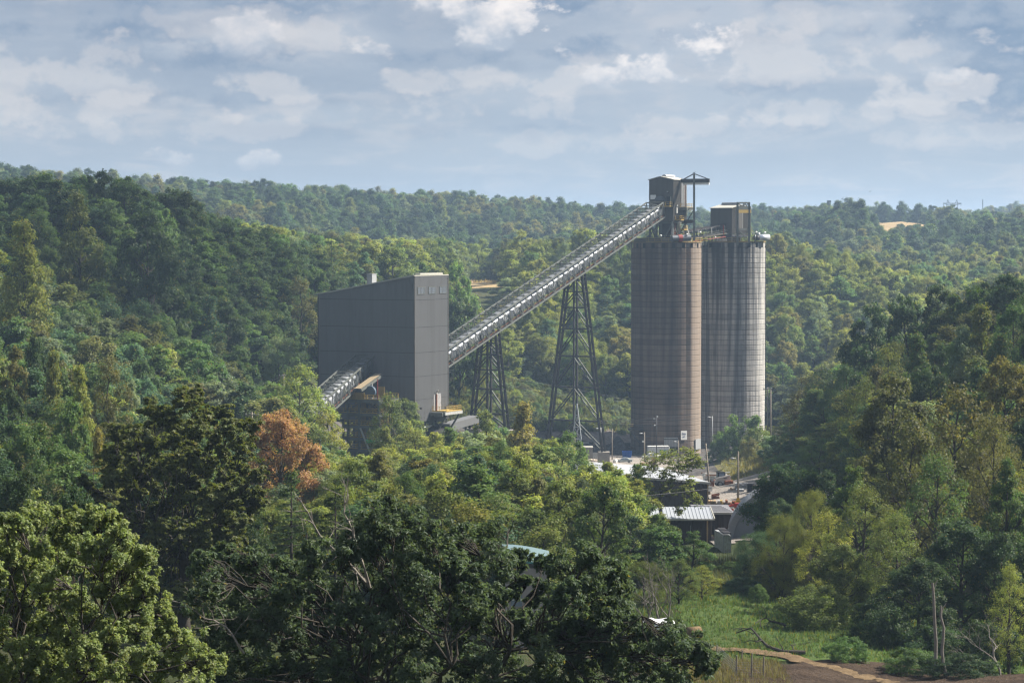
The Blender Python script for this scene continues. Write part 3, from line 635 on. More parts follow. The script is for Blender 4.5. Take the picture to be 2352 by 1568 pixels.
# ------------------------------------------------------------------ woods: scatter over the hills
def in_poly(x, y, P):
    c = False
    for i in range(len(P)):
        (xa, ya), (xb, yb) = P[i], P[i-1]
        if (ya > y) != (yb > y) and x < (xb-xa)*(y-ya)/(yb-ya)+xa: c = not c
    return c
CLEAR = [[(-52, 585), (96, 620), (98, 770), (60, 790), (25, 800), (-8, 800), (-20, 735), (-46, 690)],                     # plant yard
         [(18, 290), (45, 285), (58, 400), (64, 560), (80, 600), (80, 660), (20, 660), (10, 480), (12, 340)],  # work yard and sheds
         [(-70, 555), (-40, 555), (-35, 600), (-62, 600)],
         [(12, 150), (52, 150), (50, 292), (18, 292)],                                                          # pasture
         [(232, 1560), (290, 1560), (290, 1760), (232, 1760)], [(-20, 945), (0, 945), (-4, 1090), (-24, 1090)]]
GUARD = [(728, 632, 1025, 905, 640), (745, 818, 870, 965, 600), (985, 900, 1090, 985, 590), (1085, 760, 1165, 950, 640), (1265, 640, 1395, 1000, 680), (1449, 556, 1612, 1040, 690), (1610, 556, 1757, 950, 720),
         (1355, 1010, 1625, 1070, 560), (1490, 1060, 1660, 1240, 300), (1625, 1050, 1730, 1235, 290), (1575, 1395, 1850, 1568, 180), (1620, 1040, 1750, 1110, 500), (1030, 860, 1270, 960, 760), (565, 950, 730, 1095, 325), (235, 930, 600, 1300, 175), (795, 895, 872, 1028, 565), (1076, 618, 1130, 700, 1010), (2030, 498, 2112, 513, 1560)]
def guarded(u, vt, vb, w, Y):
    for (a, b, c, d, yy) in GUARD:
        if Y < yy and u+w*.45 > a and u-w*.45 < c and vt < d and vb > b: return True
    return False
def wood_kind(x, y, rg):
    """species and colour by place"""
    r = rg.random(); p = rg.random()
    if y < 1250:
        if x < -30 and y < 760:      # left slope: darker, mixed
            p = p*.62 if y > 575 else .25+p*.75
            key = ('round1', 'round2', 'round3', 'oval1', 'oval2', 'airy2', 'round1', 'poplar1', 'layer1')[min(8, int(r*9))]
            col = 'dark green' if p < .33 else 'mid green' if p < .55 else 'blue green' if p < .68 else 'olive' if p < .82 else 'grey green' if p < .88 else 'yellow green' if p < .94 else 'brownish green'
        elif x > 60 and y < 560:
            key = ('round1', 'round2', 'oval1', 'poplar1', 'willow2', 'airy1')[min(5, int(r*6))]
            col = 'dark green' if p < .35 else 'mid green' if p < .65 else 'olive' if p < .85 else 'brownish green'
        else:
            key = ('round1', 'round3', 'oval1', 'oval2', 'round2', 'airy2', 'round3', 'poplar2', 'willow2')[min(8, int(r*9))]
            col = 'olive' if p < .28 else 'mid green' if p < .42 else 'yellow green' if p < .74 else 'grey green' if p < .82 else 'blue green' if p < .90 else 'brownish green' if p < .95 else 'golden'
    else:
        p = min(.999, max(0, .5+.32*math.sin(x*.021+y*.013)+.3*math.sin(x*.047-y*.031+2)+rg.uniform(-.42, .42)))
        key = 'far'; col = 'dark green' if p < .22 else 'blue green' if p < .46 else 'mid green' if p < .66 else 'grey green' if p < .80 else 'olive' if p < .92 else 'yellow green' if p < .98 else 'golden'
    return key, col
def scatter():
    rg = random.Random(99); far = []; near = []
    taken = [(t['x'], t['y'], t['W']) for t in TREES]
    y = 225.0
    while y < 2780:
        s = 7.8 if y < 740 else (9.4 if y < 1250 else (9.2 if y < 1500 else 10.6))
        if y < 330: s = 6.5
        half = 0.225*y+25
        x = -half+rg.random()*s
        while x < half:
            X = x+rg.uniform(-.42, .42)*s; Y = y+rg.uniform(-.42, .42)*s; x += s
            if any(in_poly(X, Y, P) for P in CLEAR): continue
            key, col = wood_kind(X, Y, rg)
            z = gz(X, Y)
            if Y > 2500 and X < 380: continue
            if key == 'far':
                q = rg.random()**1.3; H = 9.5+11*q+rg.uniform(-2, 3); W = 6.5+7*q+rg.uniform(-1.2, 3.2)
                if guarded(*proj((X, Y, z+H))[:2], proj((X, Y, z))[1], W/Y*FPX, Y): continue
                far.append((X, Y, z, H, W, col, rg.uniform(0, 6.28), rg.randrange(5)))
                continue
            H = rg.uniform(12, 19); W = rg.uniform(8, 12)
            if Y > 740: H = rg.uniform(12, 21); W = rg.uniform(9.5, 15.5)
            elif X < -30 and Y > 430: H = rg.uniform(13, 21); W = rg.uniform(10, 15)
            if Y < 330: H *= .75; W *= .8
            if 330 <= Y < 560 and -60 < X < 45: H *= .78
            uu, vt, f = proj((X, Y, z+H)); vb = proj((X, Y, z))[1]
            if guarded(uu, vt, vb, W/Y*FPX, Y): continue
            if any((X-a)**2+(Y-b)**2 < (0.33*w+1.8)**2 for a, b, w in taken): continue
            near.append(dict(key=key, x=X, y=Y, H=H, W=W, c=col, label=None, group=None, rz=rg.uniform(0, 6.28), j=.22, tilt=0, name=None, hero=False))
        y += s*.86
    return near, far
near_, far_ = scatter()
# which single trees show largest: sweep front to back over a coarse picture grid
cand = TREES+near_
BLOCK = [(728, 640, 1025, 960, 640), (1449, 556, 1757, 1035, 710)]
def show_area(cand, step=6):
    nu, nv = 2352//step, 1568//step
    free = np.ones((nv, nu), bool); out = []
    blk = list(BLOCK)
    order = sorted(range(len(cand)), key=lambda i: cand[i]['y'])
    res = [0]*len(cand)
    yy, xx = np.mgrid[0:nv, 0:nu]
    pre = [(0, 1180, 480, 1568), (250, 930, 580, 1560), (450, 1260, 1450, 1568), (1380, 1430, 1620, 1568)]
    for a, b, c, d in pre: free[b//step:d//step, a//step:c//step] = False
    for i in order:
        t = cand[i]
        while blk and blk[0][4] < t['y']:
            a, b, c, d, _ = blk.pop(0); free[b//step:d//step, a//step:c//step] = False
        z = gz(t['x'], t['y']); u, vt, f = proj((t['x'], t['y'], z+t['H'])); vb = proj((t['x'], t['y'], z+t['H']*.1))[1]; w = t['W']/t['y']*FPX/2
        a, b, c, d = max(0, int((u-w)/step)), max(0, int(vt/step)), min(nu, int((u+w)/step)+1), min(nv, int(vb/step)+1)
        if a >= c or b >= d: continue
        cx, cyy, rx, ry = u/step, (vt+vb)/2/step, max(w/step, .5), max((vb-vt)/2/step, .5)
        m = ((xx[b:d, a:c]+.5-cx)/rx)**2+((yy[b:d, a:c]+.5-cyy)/ry)**2 < 1
        res[i] = int((m & free[b:d, a:c]).sum()); free[b:d, a:c] &= ~m
    return res
area = show_area(cand)
for t, a in zip(cand, area): t['a'] = a
heroes = [t for t in cand if t['hero']]
others = sorted([t for t in cand if not t['hero']], key=lambda t: -t['a'])
N_TREES = 292
singles = heroes+[t for t in others if t['a'] >= 3][:N_TREES-len(heroes)]
sid = {id(t) for t in singles}
rest = [t for t in others if id(t) not in sid]

# labels of the trees without one of their own
def zone(t):
    u, v, f = proj((t['x'], t['y'], gz(t['x'], t['y'])+t['H']))
    y = t['y']
    if y >= 740: return 'on slope behind the conveyor' if u < 1530 and u > 740 else ('on slope beyond the silos' if u >= 1530 else 'on the left slope')
    if u < 740 and y >= 420: return 'on the left slope'
    if u < 620: return 'in grove above the maple' if v < 1000 else 'in grove around the maple'
    if u > 1640 and y > 520: return 'beside the silo bank'
    if u > 1640 and y > 340: return 'on dark right hillside'
    if u > 1640: return 'at right pasture edge'
    if y > 370: return 'in thicket before the plant'
    return 'in trees behind the oak'
ORD = ['first', 'second', 'third', 'fourth', 'fifth', 'sixth', 'seventh', 'eighth', 'ninth', 'tenth', 'eleventh', 'twelfth', 'thirteenth', 'fourteenth', 'fifteenth', 'sixteenth', 'seventeenth', 'eighteenth', 'nineteenth', 'twentieth']
def label_trees(ts):
    zs = {}
    for t in ts: zs.setdefault(zone(t), []).append(t)
    for z, L in zs.items():
        vs_ = sorted(proj((t['x'], t['y'], gz(t['x'], t['y'])+t['H']))[1] for t in L)
        cuts = [vs_[int(len(vs_)*k)] for k in (.25, .5, .75)] if len(L) > 16 else ([vs_[len(vs_)//2]] if len(L) > 7 else [])
        names = {0: ['all'], 1: ['upper', 'lower'], 3: ['top', 'upper', 'lower', 'bottom']}[len(cuts)]
        buckets = {}
        for t in L:
            v = proj((t['x'], t['y'], gz(t['x'], t['y'])+t['H']))[1]
            bnd = names[sum(v >= c for c in cuts)]
            t['group'] = 'trees '+z
            P = PROTO[t['key']]
            if t['label']: continue
            noun = 'shrub' if P['cat'] == 'shrub' else 'tree'
            form = {'round': 'round', 'tall oval': 'tall oval', 'pointed': 'pointed', 'airy layered': 'airy', 'flat layered': 'flat-tiered', 'soft willowy': 'soft willowy', 'bushy': 'bushy', 'layered pine': 'pine-like', 'drooping spruce': 'spruce-like', 'leafless': 'leafless'}[P['form']]
            buckets.setdefault((bnd, t['c'], form, noun), []).append(t)
        for (bnd, c, form, noun), B in buckets.items():
            B.sort(key=lambda t: proj((t['x'], t['y'], 0))[0])
            row = '' if bnd == 'all' else f' {bnd} row'
            for i, t in enumerate(B):
                base = f'{c} {form} {noun} {z}'
                if len(B) == 1: t['label'] = base+(f',{row}' if row else '')
                else: t['label'] = f'{base}, {ORD[min(i, 19)]} from left'+(f',{row}' if row else '')
label_trees(singles)
for t in singles: place_tree(t)

# ---- everything past those: one far wood, instanced over the hills
def wood_object(name, label, recs, protos, setter):
    """recs: (x, y, z, H/H0, W/W0, colour, rz, index); protos: list of (crown, trunk)"""
    src = bpy.data.collections.new(name+'_kinds')
    for i, (c, tr) in enumerate(protos):
        me = c.copy(); n0 = len(me.materials)
        o = bpy.data.objects.new(f'{name}_kind_{i:02d}', join_meshes(f'{name}_kind', c, tr)); src.objects.link(o)
    me = bpy.data.meshes.new(name); V = np.array([r[:3] for r in recs], np.float32)
    me.vertices.add(len(V)); me.vertices.foreach_set('co', V.ravel())
    def att(nm, typ, arr, key):
        a = me.attributes.new(nm, typ, 'POINT'); a.data.foreach_set(key, np.asarray(arr, np.float32 if typ != 'INT' else np.int32).ravel())
    att('tree_scale', 'FLOAT_VECTOR', [(r[4], r[4], r[3]) for r in recs], 'vector')
    att('tree_turn', 'FLOAT_VECTOR', [(0, 0, r[6]) for r in recs], 'vector')
    att('tree_kind', 'INT', [r[7] for r in recs], 'value')
    rg = np.random.default_rng(3)
    cols = np.array([np.array(PAL[r[5]])*(.80 if r[1] > 1150 else .95) for r in recs])*np.clip(1+rg.normal(0, .22, (len(recs), 1)), .5, 1.6)*(1+rg.uniform(-.06, .06, (len(recs), 3)))
    att('tree_colour', 'FLOAT_COLOR', np.concatenate([cols, np.ones((len(recs), 1))], 1), 'color')
    o = obj(name, me); tag(o, label, kind='stuff')
    ng = bpy.data.node_groups.new(name, 'GeometryNodeTree')
    ng.interface.new_socket('Geometry', in_out='INPUT', socket_type='NodeSocketGeometry'); ng.interface.new_socket('Geometry', in_out='OUTPUT', socket_type='NodeSocketGeometry')
    gi = ng.nodes.new('NodeGroupInput'); go = ng.nodes.new('NodeGroupOutput')
    ci = ng.nodes.new('GeometryNodeCollectionInfo'); ci.inputs['Collection'].default_value = src; ci.inputs['Separate Children'].default_value = True; ci.inputs['Reset Children'].default_value = True
    ip = ng.nodes.new('GeometryNodeInstanceOnPoints'); ip.inputs['Pick Instance'].default_value = True
    def named(nm, dt):
        n = ng.nodes.new('GeometryNodeInputNamedAttribute'); n.data_type = dt; n.inputs['Name'].default_value = nm; return n.outputs['Attribute']
    L = ng.links.new
    L(gi.outputs[0], ip.inputs['Points']); L(ci.outputs[0], ip.inputs['Instance']); L(named('tree_kind', 'INT'), ip.inputs['Instance Index'])
    e2r = ng.nodes.new('FunctionNodeEulerToRotation'); L(named('tree_turn', 'FLOAT_VECTOR'), e2r.inputs[0]); L(e2r.outputs[0], ip.inputs['Rotation'])
    L(named('tree_scale', 'FLOAT_VECTOR'), ip.inputs['Scale']); L(ip.outputs[0], go.inputs[0])
    md = o.modifiers.new('wood', 'NODES'); md.node_group = ng
    return o
def join_meshes(name, crown, trunk):
    import bmesh
    def arr(me):
        v = np.empty(len(me.vertices)*3, np.float32); me.vertices.foreach_get('co', v)
        return v.reshape(-1, 3)
    V1, V2 = arr(crown), arr(trunk)
    n1, n2 = len(crown.polygons), len(trunk.polygons)
    l1 = np.empty(len(crown.loops), np.int32); crown.loops.foreach_get('vertex_index', l1); l2 = np.empty(len(trunk.loops), np.int32); trunk.loops.foreach_get('vertex_index', l2)
    F2 = l2.reshape(-1, 4); F2 = np.concatenate([F2[:, [0, 1, 2]], F2[:, [0, 2, 3]]])
    F = np.concatenate([l1.reshape(-1, 3), F2+len(V1)])
    me = fast_mesh(name, np.concatenate([V1, V2]), F, None)
    me.materials.append(LEAF_FAR); me.materials.append(BARK)
    me.polygons.foreach_set('material_index', np.concatenate([np.zeros(n1, np.int32), np.ones(len(F2), np.int32)]))
    a = me.attributes.new('tint', 'FLOAT_COLOR', 'POINT')
    c1 = np.empty(len(V1)*4, np.float32); crown.attributes['tint'].data.foreach_get('color', c1)
    a.data.foreach_set('color', np.concatenate([c1, np.full(len(V2)*4, .5, np.float32)]))
    me.update(); return me
MIDKEYS = ['round1', 'round2', 'round3', 'oval1', 'oval2', 'poplar1', 'poplar2', 'airy1', 'airy2', 'layer1', 'willow2', 'pine1', 'shrub1', 'shrub2']
recs = []
rv = random.Random(31)
for (x, y, z, H, W, c, rz, i) in far_:
    if rv.random() < .5:
        k_ = rv.choice(['round1', 'round2', 'round3', 'oval1', 'oval2', 'poplar1', 'airy2', 'willow2']); P = PROTO[k_]; recs.append((x, y, z, H/P['H'], W*1.1/P['W'], c, rz, len(FAR)+MIDKEYS.index(k_)))
    else: recs.append((x, y, z, H/15, W/8.5, c, rz, i))
for t in rest:
    if t['key'] not in MIDKEYS: continue
    P = PROTO[t['key']]
    recs.append((t['x'], t['y'], gz(t['x'], t['y']), t['H']/P['H'], t['W']/P['W'], t['c'], t['rz'], len(FAR)+MIDKEYS.index(t['key'])))
rg_ = random.Random(12)
for poly, n_ in (([(-34, 700), (0, 722), (44, 740), (44, 800), (-12, 812)], 620), ([(62, 668), (90, 690), (98, 640), (88, 640)], 40), ([(46, 735), (46, 760), (95, 760), (95, 735)], 40), ([(-45, 590), (-48, 640), (-20, 640), (-14, 600)], 30), ([(8, 505), (28, 560), (22, 600), (-6, 600), (-20, 560)], 50)):
    xs_, ys_ = [q[0] for q in poly], [q[1] for q in poly]
    for _ in range(n_):
        x, y = rg_.uniform(min(xs_), max(xs_)), rg_.uniform(min(ys_), max(ys_))
        if in_poly(x, y, poly): recs.append((x, y, gz(x, y), rg_.uniform(.3, .95), rg_.uniform(.4, 1.0), rg_.choice(['mid green', 'olive', 'grey green', 'brownish green', 'yellow green']), rg_.uniform(0, 6), len(FAR)+MIDKEYS.index(rg_.choice(['shrub1', 'shrub2']))))
wood_object('distant_wood', 'dense mixed wood covering the far ridges and filling the slopes between single trees', recs, FAR+[(PROTO[k]['crown'], PROTO[k]['trunk']) for k in MIDKEYS], None)
print('trees: single', len(singles), 'far', len(far_), 'rest', len(rest))
# ------------------------------------------------------------------ four large near trees, limb by limb
def near_tree(name, label, base, Y, lobes, seed, col, bark, leaf=.15, subs=10, leaves=150, sub_k=.42, turned=.02, up=.35, flat=.8, aspect=.55, tr=.32, dead=(), droop=.25, fork=.35, shape_up=0.0, rand=.6):
    """lobes: (u, v, radius in photo pixels, metres nearer(-)/farther(+))"""
    b = Vector(base); t = TreeMesh(seed); rg = t.rg
    L = []
    for (u, v, r, dy) in lobes:
        p = px(u, v, Y+dy)-b; L.append((np.array(p), r/FPX*(Y+dy)))
    cen = np.mean([p for p, r in L], 0); top = max(p[2] for p, r in L)
    f0 = np.array([cen[0]*.2, cen[1]*.2, top*fork])
    t.limb(t.curve((0, 0, -1), f0, 0, .02, 5), tr*1.2, tr*.85, 10)
    mains = []
    for k in range(5):
        a = k*2*math.pi/5+rg.uniform(-.4, .4)
        e = cen*np.array([.6, .6, .9])+np.array([math.cos(a), math.sin(a), 0])*np.std([p[:2] for p, r in L])*.9+np.array([0, 0, rg.uniform(-.5, .5)])
        mp = t.curve(f0, e, 0, .05, 7, .08); t.limb(mp, tr*.42, tr*.14, 8); mains.append(mp)
    for (p, r) in L:
        best = min(((np.linalg.norm(q-p)+.6*max(0, q[2]-p[2]), i, j) for i, mp in enumerate(mains) for j, q in enumerate(mp) if j > 1))
        st = mains[best[1]][best[2]]
        lp = t.curve(st, p, 0, .06, 6, .06); t.limb(lp, tr*.13, tr*.04, 6)
        sh = rg.random(); lo = nrm(p-np.array([cen[0], cen[1], top*.35]))
        for j in range(subs):
            d = nrm(rg.normal(size=3)+.8*lo+np.array([0, 0, .25]))
            sc = p+d*r*rg.uniform(.3, .95)*np.array([1, 1, .9]); sr = r*sub_k*rg.uniform(.7, 1.2)
            t.limb(t.curve(lp[4], sc, 0, .08, 4), tr*.06, .012, 4)
            dd = nrm(.7*d+.3*lo+np.array([0, 0, shape_up]))
            for q in range(3):   # sprays within the clump
                c3 = sc+rg.normal(size=3)*sr*.5+np.array([0, 0, shape_up*sr*q*.4])
                t.limb(np.array([sc, (sc+c3)/2+rg.normal(0, .04, 3), c3]), .014, .006, 3)
                t.clump(c3, sr*.62, int(leaves/3*rg.uniform(.7, 1.3)), leaf, dd, flat, up, rand, turned, shade=np.clip(.5*sh+.5*rg.random(), 0, 1), tight=.7)
    T = thing(name, label, 'tree', tuple(b), 0)
    obj('trunk', t.trunk_mesh('trunk', bark), T)
    o = obj('crown', t.crown_mesh('crown', LEAF, aspect=aspect, droop=droop), T); o.color = (*PAL[col], 1) if isinstance(col, str) else (*col, 1)
    for (pts, r0) in dead:
        d = TreeMesh(seed+len(pts)); P3 = [np.array(px(u, v, Y+dy)-b) for (u, v, dy) in pts]
        fine = [P3[0]]
        for a, c in zip(P3[:-1], P3[1:]): fine += [a+(c-a)*k+d.rg.normal(0, .03, 3) for k in (.33, .66)]+[c]
        d.limb(fine, r0, r0*.22, 6)
        for k in range(3, len(fine)):
            for _ in range(2):
                dirn = nrm((fine[k]-fine[k-2])+d.rg.normal(0, .9, 3)*np.linalg.norm(fine[k]-fine[k-2])+np.array([0, 0, .12]))
                e = fine[k-1]+dirn*d.rg.uniform(.4, 1.3); tw = d.curve(fine[k-1], e, 0, .07, 4); d.limb(tw, r0*.28, r0*.06, 4)
                for _ in range(2):
                    e2 = tw[2]+nrm(dirn+d.rg.normal(0, .6, 3))*d.rg.uniform(.25, .6); d.limb(d.curve(tw[2], e2, 0, .06, 3), r0*.12, r0*.05, 3)
        obj('dead_branch', d.trunk_mesh('dead_branch', BARK_DEAD), T)
    return T
def fill_lobes(outline, n, r, seed, dy=(-4, 4)):
    """lobe centres spread through the outline (photo pixels), kept apart"""
    rg = random.Random(seed); out = []
    us = [p[0] for p in outline]; vs_ = [p[1] for p in outline]; tries = 0
    while len(out) < n and tries < 6000:
        tries += 1; u, v = rg.uniform(min(us), max(us)), rg.uniform(min(vs_), max(vs_))
        if in_poly(u, v, outline) and all((u-a)**2+(v-b)**2 > (r*.95)**2*(1-tries/9000) for a, b, *_ in out): out.append((u, v, r*rg.uniform(.8, 1.2), rg.uniform(*dy)))
    return out
OAK = [(455, 1330), (560, 1290), (640, 1330), (720, 1280), (800, 1240), (860, 1190), (930, 1190), (990, 1200), (1040, 1230), (1120, 1230), (1150, 1300), (1130, 1400), (1200, 1430), (1270, 1400), (1270, 1310), (1330, 1290), (1420, 1330), (1445, 1380), (1400, 1440), (1480, 1450), (1560, 1470), (1600, 1510), (1570, 1570), (1500, 1640), (450, 1640), (480, 1500), (440, 1420)]
near_tree('oak_tree', 'large dark blue-green oak with dead grey branches, nearest across the bottom middle', (px(980, 1500, 92).x, 92, gz(px(980, 1500, 92).x, 92)), 92,
          fill_lobes(OAK, 128, 52, 5, (-4, 5))+[(880, 1170, 34, 0), (960, 1205, 34, 1), (1190, 1290, 30, 3), (1240, 1300, 26, 2), (1600, 1500, 36, -2), (1620, 1530, 26, -2), (1545, 1455, 36, -1), (850, 1215, 34, 1), (1415, 1345, 36, 0), (470, 1290, 30, -2), (520, 1275, 30, -1), (600, 1280, 34, 0), (1180, 1360, 24, 4), (1225, 1390, 28, 4), (1160, 1320, 22, 3), (1245, 1350, 22, 3), (1380, 1440, 40, -1), (1425, 1428, 36, 0), (1350, 1415, 40, 1), (1465, 1452, 34, -1), (1310, 1435, 40, 0), (1400, 1475, 40, -1), (1330, 1480, 44, 0), (1270, 1460, 40, 0), (1205, 1335, 16, 4), (1195, 1420, 30, 2), (1260, 1400, 26, 2)], 51, (.086, .128, .070), BARK, leaf=.175, subs=12, leaves=160, sub_k=.46, turned=.01, up=.35, rand=.75, aspect=.42, tr=.42,
          dead=(([(905, 1430, 0), (850, 1350, -1), (800, 1290, -1), (735, 1230, -1), (690, 1150, -1)], .085), ([(850, 1350, -1), (815, 1240, -1), (790, 1180, -1), (795, 1120, -1)], .06), ([(560, 1500, -4), (520, 1440, -4), (470, 1420, -4), (420, 1380, -4)], .05), ([(1120, 1330, 2), (1165, 1255, 2), (1170, 1200, 2)], .05)))
LIGHT = [(0, 1215), (60, 1200), (130, 1190), (170, 1195), (240, 1200), (285, 1250), (315, 1290), (320, 1340), (370, 1400), (385, 1440), (450, 1490), (475, 1540), (470, 1640), (-90, 1640), (-90, 1260)]
near_tree('maple_tree', 'bright light-green tree with upturned sprays filling the bottom left corner', (px(110, 1500, 74).x, 74, gz(px(110, 1500, 74).x, 74)), 74,
          fill_lobes(LIGHT, 82, 44, 8, (-3, 4))+[(68, 1190, 24, 0), (171, 1192, 24, 1), (225, 1188, 22, 1), (262, 1196, 20, 1), (310, 1280, 22, 0), (325, 1345, 20, 0), (385, 1425, 20, 0), (470, 1520, 22, 0), (130, 1185, 20, 1), (15, 1205, 24, 0)], 52, (.205, .255, .092), BARK, leaf=.098, subs=12, leaves=240, sub_k=.40, turned=.01, up=.15, flat=1.1, aspect=.62, tr=.3, shape_up=.8, droop=-.4)
MAPLE = [(450, 925), (520, 935), (560, 975), (560, 1030), (590, 1075), (605, 1130), (570, 1190), (540, 1260), (520, 1340), (470, 1420), (400, 1480), (330, 1420), (280, 1330), (210, 1240), (150, 1165), (190, 1120), (250, 1090), (245, 1040), (290, 980), (340, 945), (400, 930)]
near_tree('maple_tree', 'very large rounded dark olive maple left of the orange tree', (px(425, 1450, 180).x, 180, gz(px(425, 1450, 180).x, 180)), 180,
          fill_lobes(MAPLE, 100, 34, 9, (-4.5, 4.5)), 53, (.118, .140, .036), BARK, leaf=.25, subs=10, leaves=150, sub_k=.45, turned=.02, up=.6, flat=.5, aspect=.8, tr=.45)
LEAN_Y = 330
near_tree('walnut_tree', 'thin leaning tree with dark curved trunk in front of the long shed', (px(1513, 1195, LEAN_Y).x, LEAN_Y, gz(px(1513, 1195, LEAN_Y).x, LEAN_Y)), LEAN_Y,
          [(1500, 1060, 22, 0), (1540, 1050, 22, 1), (1580, 1050, 22, 0), (1605, 1068, 16, 0), (1480, 1085, 16, 1), (1560, 1085, 20, 0), (1520, 1095, 16, -1), (1585, 1110, 14, 1), (1490, 1120, 14, 0), (1550, 1130, 12, 0), (1600, 1150, 12, 0), (1560, 1175, 12, -1), (1470, 1150, 12, 0), (1520, 1058, 22, 1), (1560, 1062, 22, -1), (1592, 1052, 18, 0), (1540, 1075, 20, 1), (1505, 1078, 18, 0), (1575, 1072, 18, 1), (1540, 1108, 16, 0), (1572, 1125, 14, 0), (1500, 1140, 14, 0), (1525, 1125, 14, 1), (1590, 1135, 12, -1), (1575, 1155, 12, 0), (1480, 1110, 14, 1)], 54, (.16, .19, .045), BARK, leaf=.3, subs=10, leaves=34, sub_k=.7, turned=.06, up=.7, flat=.4, aspect=.5, tr=.22, fork=.62)
# ------------------------------------------------------------------ plant: materials and builders
STEEL = mat('steel_greygreen', (.105, .115, .105), .6, .1, .2, 1.2, stain=(.10, .055, .03), stain_amt=.35)
STEEL_DK = mat('steel_dark', (.040, .040, .044), .55, .2, .25, 1.0, stain=(.10, .060, .040), stain_amt=.4)
STEEL_LT = mat('steel_light', (.42, .43, .42), .5, .2, .2, 1.5, stain=(.16, .10, .06), stain_amt=.5)
CLAD = mat('cladding_dark_grey', (.150, .151, .154), .55, .1, .07, .35, stain=(.115, .114, .114), stain_amt=.5, streak=True)
CLAD_B = mat('cladding_grey_brown', (.088, .082, .074), .6, .1, .14, .5, stain=(.055, .050, .046), stain_amt=.6, streak=True)
ROOF_LT = mat('roof_pale', (.40, .385, .34), .55, .05, .12, .8)
ROOF_WH = mat('roof_white', (.32, .34, .37), .5, .1, .08, .8)
GALV = mat('galvanised_hood', (.20, .213, .23), .45, .25, .22, 1.3, stain=(.22, .21, .20), stain_amt=.6)
GALV_DK = mat('galvanised_grey', (.11, .12, .135), .5, .4, .2, 1.3)
YEL = mat('yellow_paint', (.36, .25, .065), .6, .0, .15, 2, stain=(.16, .09, .03), stain_amt=.35)
YEL_DULL = mat('yellow_panel', (.26, .185, .06), .6, .0, .2, 1.6, stain=(.14, .09, .03), stain_amt=.5)
RED = mat('red_paint', (.22, .03, .026), .6, .0, .2, 2)
RUST = mat('rust', (.20, .075, .035), .85, .0, .35, 3, bump=.4)
BLACK = mat('black_dark', (.012, .012, .014), .6, 0, .2, 1)
WHITE = mat('white_paint', (.74, .74, .72), .45, 0, .08, 2, stain=(.42, .40, .36), stain_amt=.35)
GLASS = mat('window_glass', (.16, .20, .26), .12, .0, .3, 1.2, spec=.8)
GREEN_SIGN = mat('green_banner', (.03, .42, .10), .5, 0, .05, 2)
BLUE = mat('blue_paint', (.012, .085, .33), .45, 0, .15, 2)
CONC = mat('concrete', (.25, .23, .205), .9, 0, .2, 1.5, bump=.3, stain=(.13, .12, .11), stain_amt=.5)
BROWN = mat('brown_cladding', (.050, .037, .033), .6, .05, .12, .8)
TIMBER = mat('timber', (.36, .25, .14), .85, 0, .25, 3, bump=.3)
POLE = mat('weathered_pole', (.22, .19, .155), .9, 0, .25, 2, bump=.3)
GREYP = mat('grey_paint', (.30, .31, .32), .5, .1, .12, 1.5)
TIRE = mat('tyre_rubber', (.02, .02, .02), .85, 0, .2, 4)
PLANK_TAN = mat('tan_planks', (.26, .205, .13), .8, 0, .2, 2.5)

def corr(T, name, a, b, z0, z1a, z1b, m, pitch=.36, depth=.07, out=None):
    """ribbed sheet standing between plan points a and b; top runs from z1a to z1b (local coordinates)"""
    a, b = Vector((*a, 0)), Vector((*b, 0)); L = (b-a).length; d = (b-a)/L
    n = Vector((d.y, -d.x, 0)) if out is None else Vector((*out, 0))
    V = []; F = []; k = max(1, round(L/pitch)); p = L/k
    prof = [(0, 0), (.30, 0), (.42, 1), (.72, 1), (.84, 0)]
    xs = [(i+f)*p for i in range(k) for f, _ in prof]+[L]; ds = [q for i in range(k) for _, q in prof]+[0]
    for x, q in zip(xs, ds):
        w = a+d*x+n*(depth*q); zt = z1a+(z1b-z1a)*x/L
        V += [(w.x, w.y, z0), (w.x, w.y, zt)]
    for i in range(len(xs)-1): F.append((2*i, 2*i+2, 2*i+3, 2*i+1))
    # back face gives thickness
    o = len(V); bk = -n*.06
    V += [tuple(Vector((a.x, a.y, z0))+bk), tuple(Vector((b.x, b.y, z0))+bk), tuple(Vector((b.x, b.y, z1b))+bk), tuple(Vector((a.x, a.y, z1a))+bk)]
    F.append((o, o+3, o+2, o+1)); e = 2*(len(xs)-1)
    F += [(0, 1, o+3, o), (e, o+1, o+2, e+1), (0, o, o+1, e), (1, e+1, o+2, o+3)]
    return obj(name, mesh_from(name, V, F, m), T)
def railing(T, pts, m=None, h=1.1, post=1.6, w=.09, closed=False, name='railing', world=False):
    m = m or YEL; mb = MB(); P = [Vector(p) for p in pts]
    if closed: P.append(P[0])
    for a, b in zip(P[:-1], P[1:]):
        L = (b-a).length; k = max(1, round(L/post))
        for i in range(k+1):
            q = a+(b-a)*i/k; mb.bar(q, q+Vector((0, 0, h)), w)
        for zz in (h, h*.55, .08): mb.bar(a+Vector((0, 0, zz)), b+Vector((0, 0, zz)), w if zz > .2 else w*.6, w if zz > .2 else w*1.6)
    o = mb.build(name, m, T, world=world); o['kind'] = 'stuff'; return o
def platform(T, c, sx, sy, z, m=None, rail=True, sides='nesw', th=.35):
    x0, x1, y0, y1 = c[0]-sx/2, c[0]+sx/2, c[1]-sy/2, c[1]+sy/2
    MB().box((c[0], c[1], z-th/2), (sx, sy, th)).build('platform', m or STEEL, T)
    if rail: railing(T, [(x0, y0, z), (x1, y0, z), (x1, y1, z), (x0, y1, z)], closed=True)
def plan(u, v, Y): p = px(u, v, Y); return p
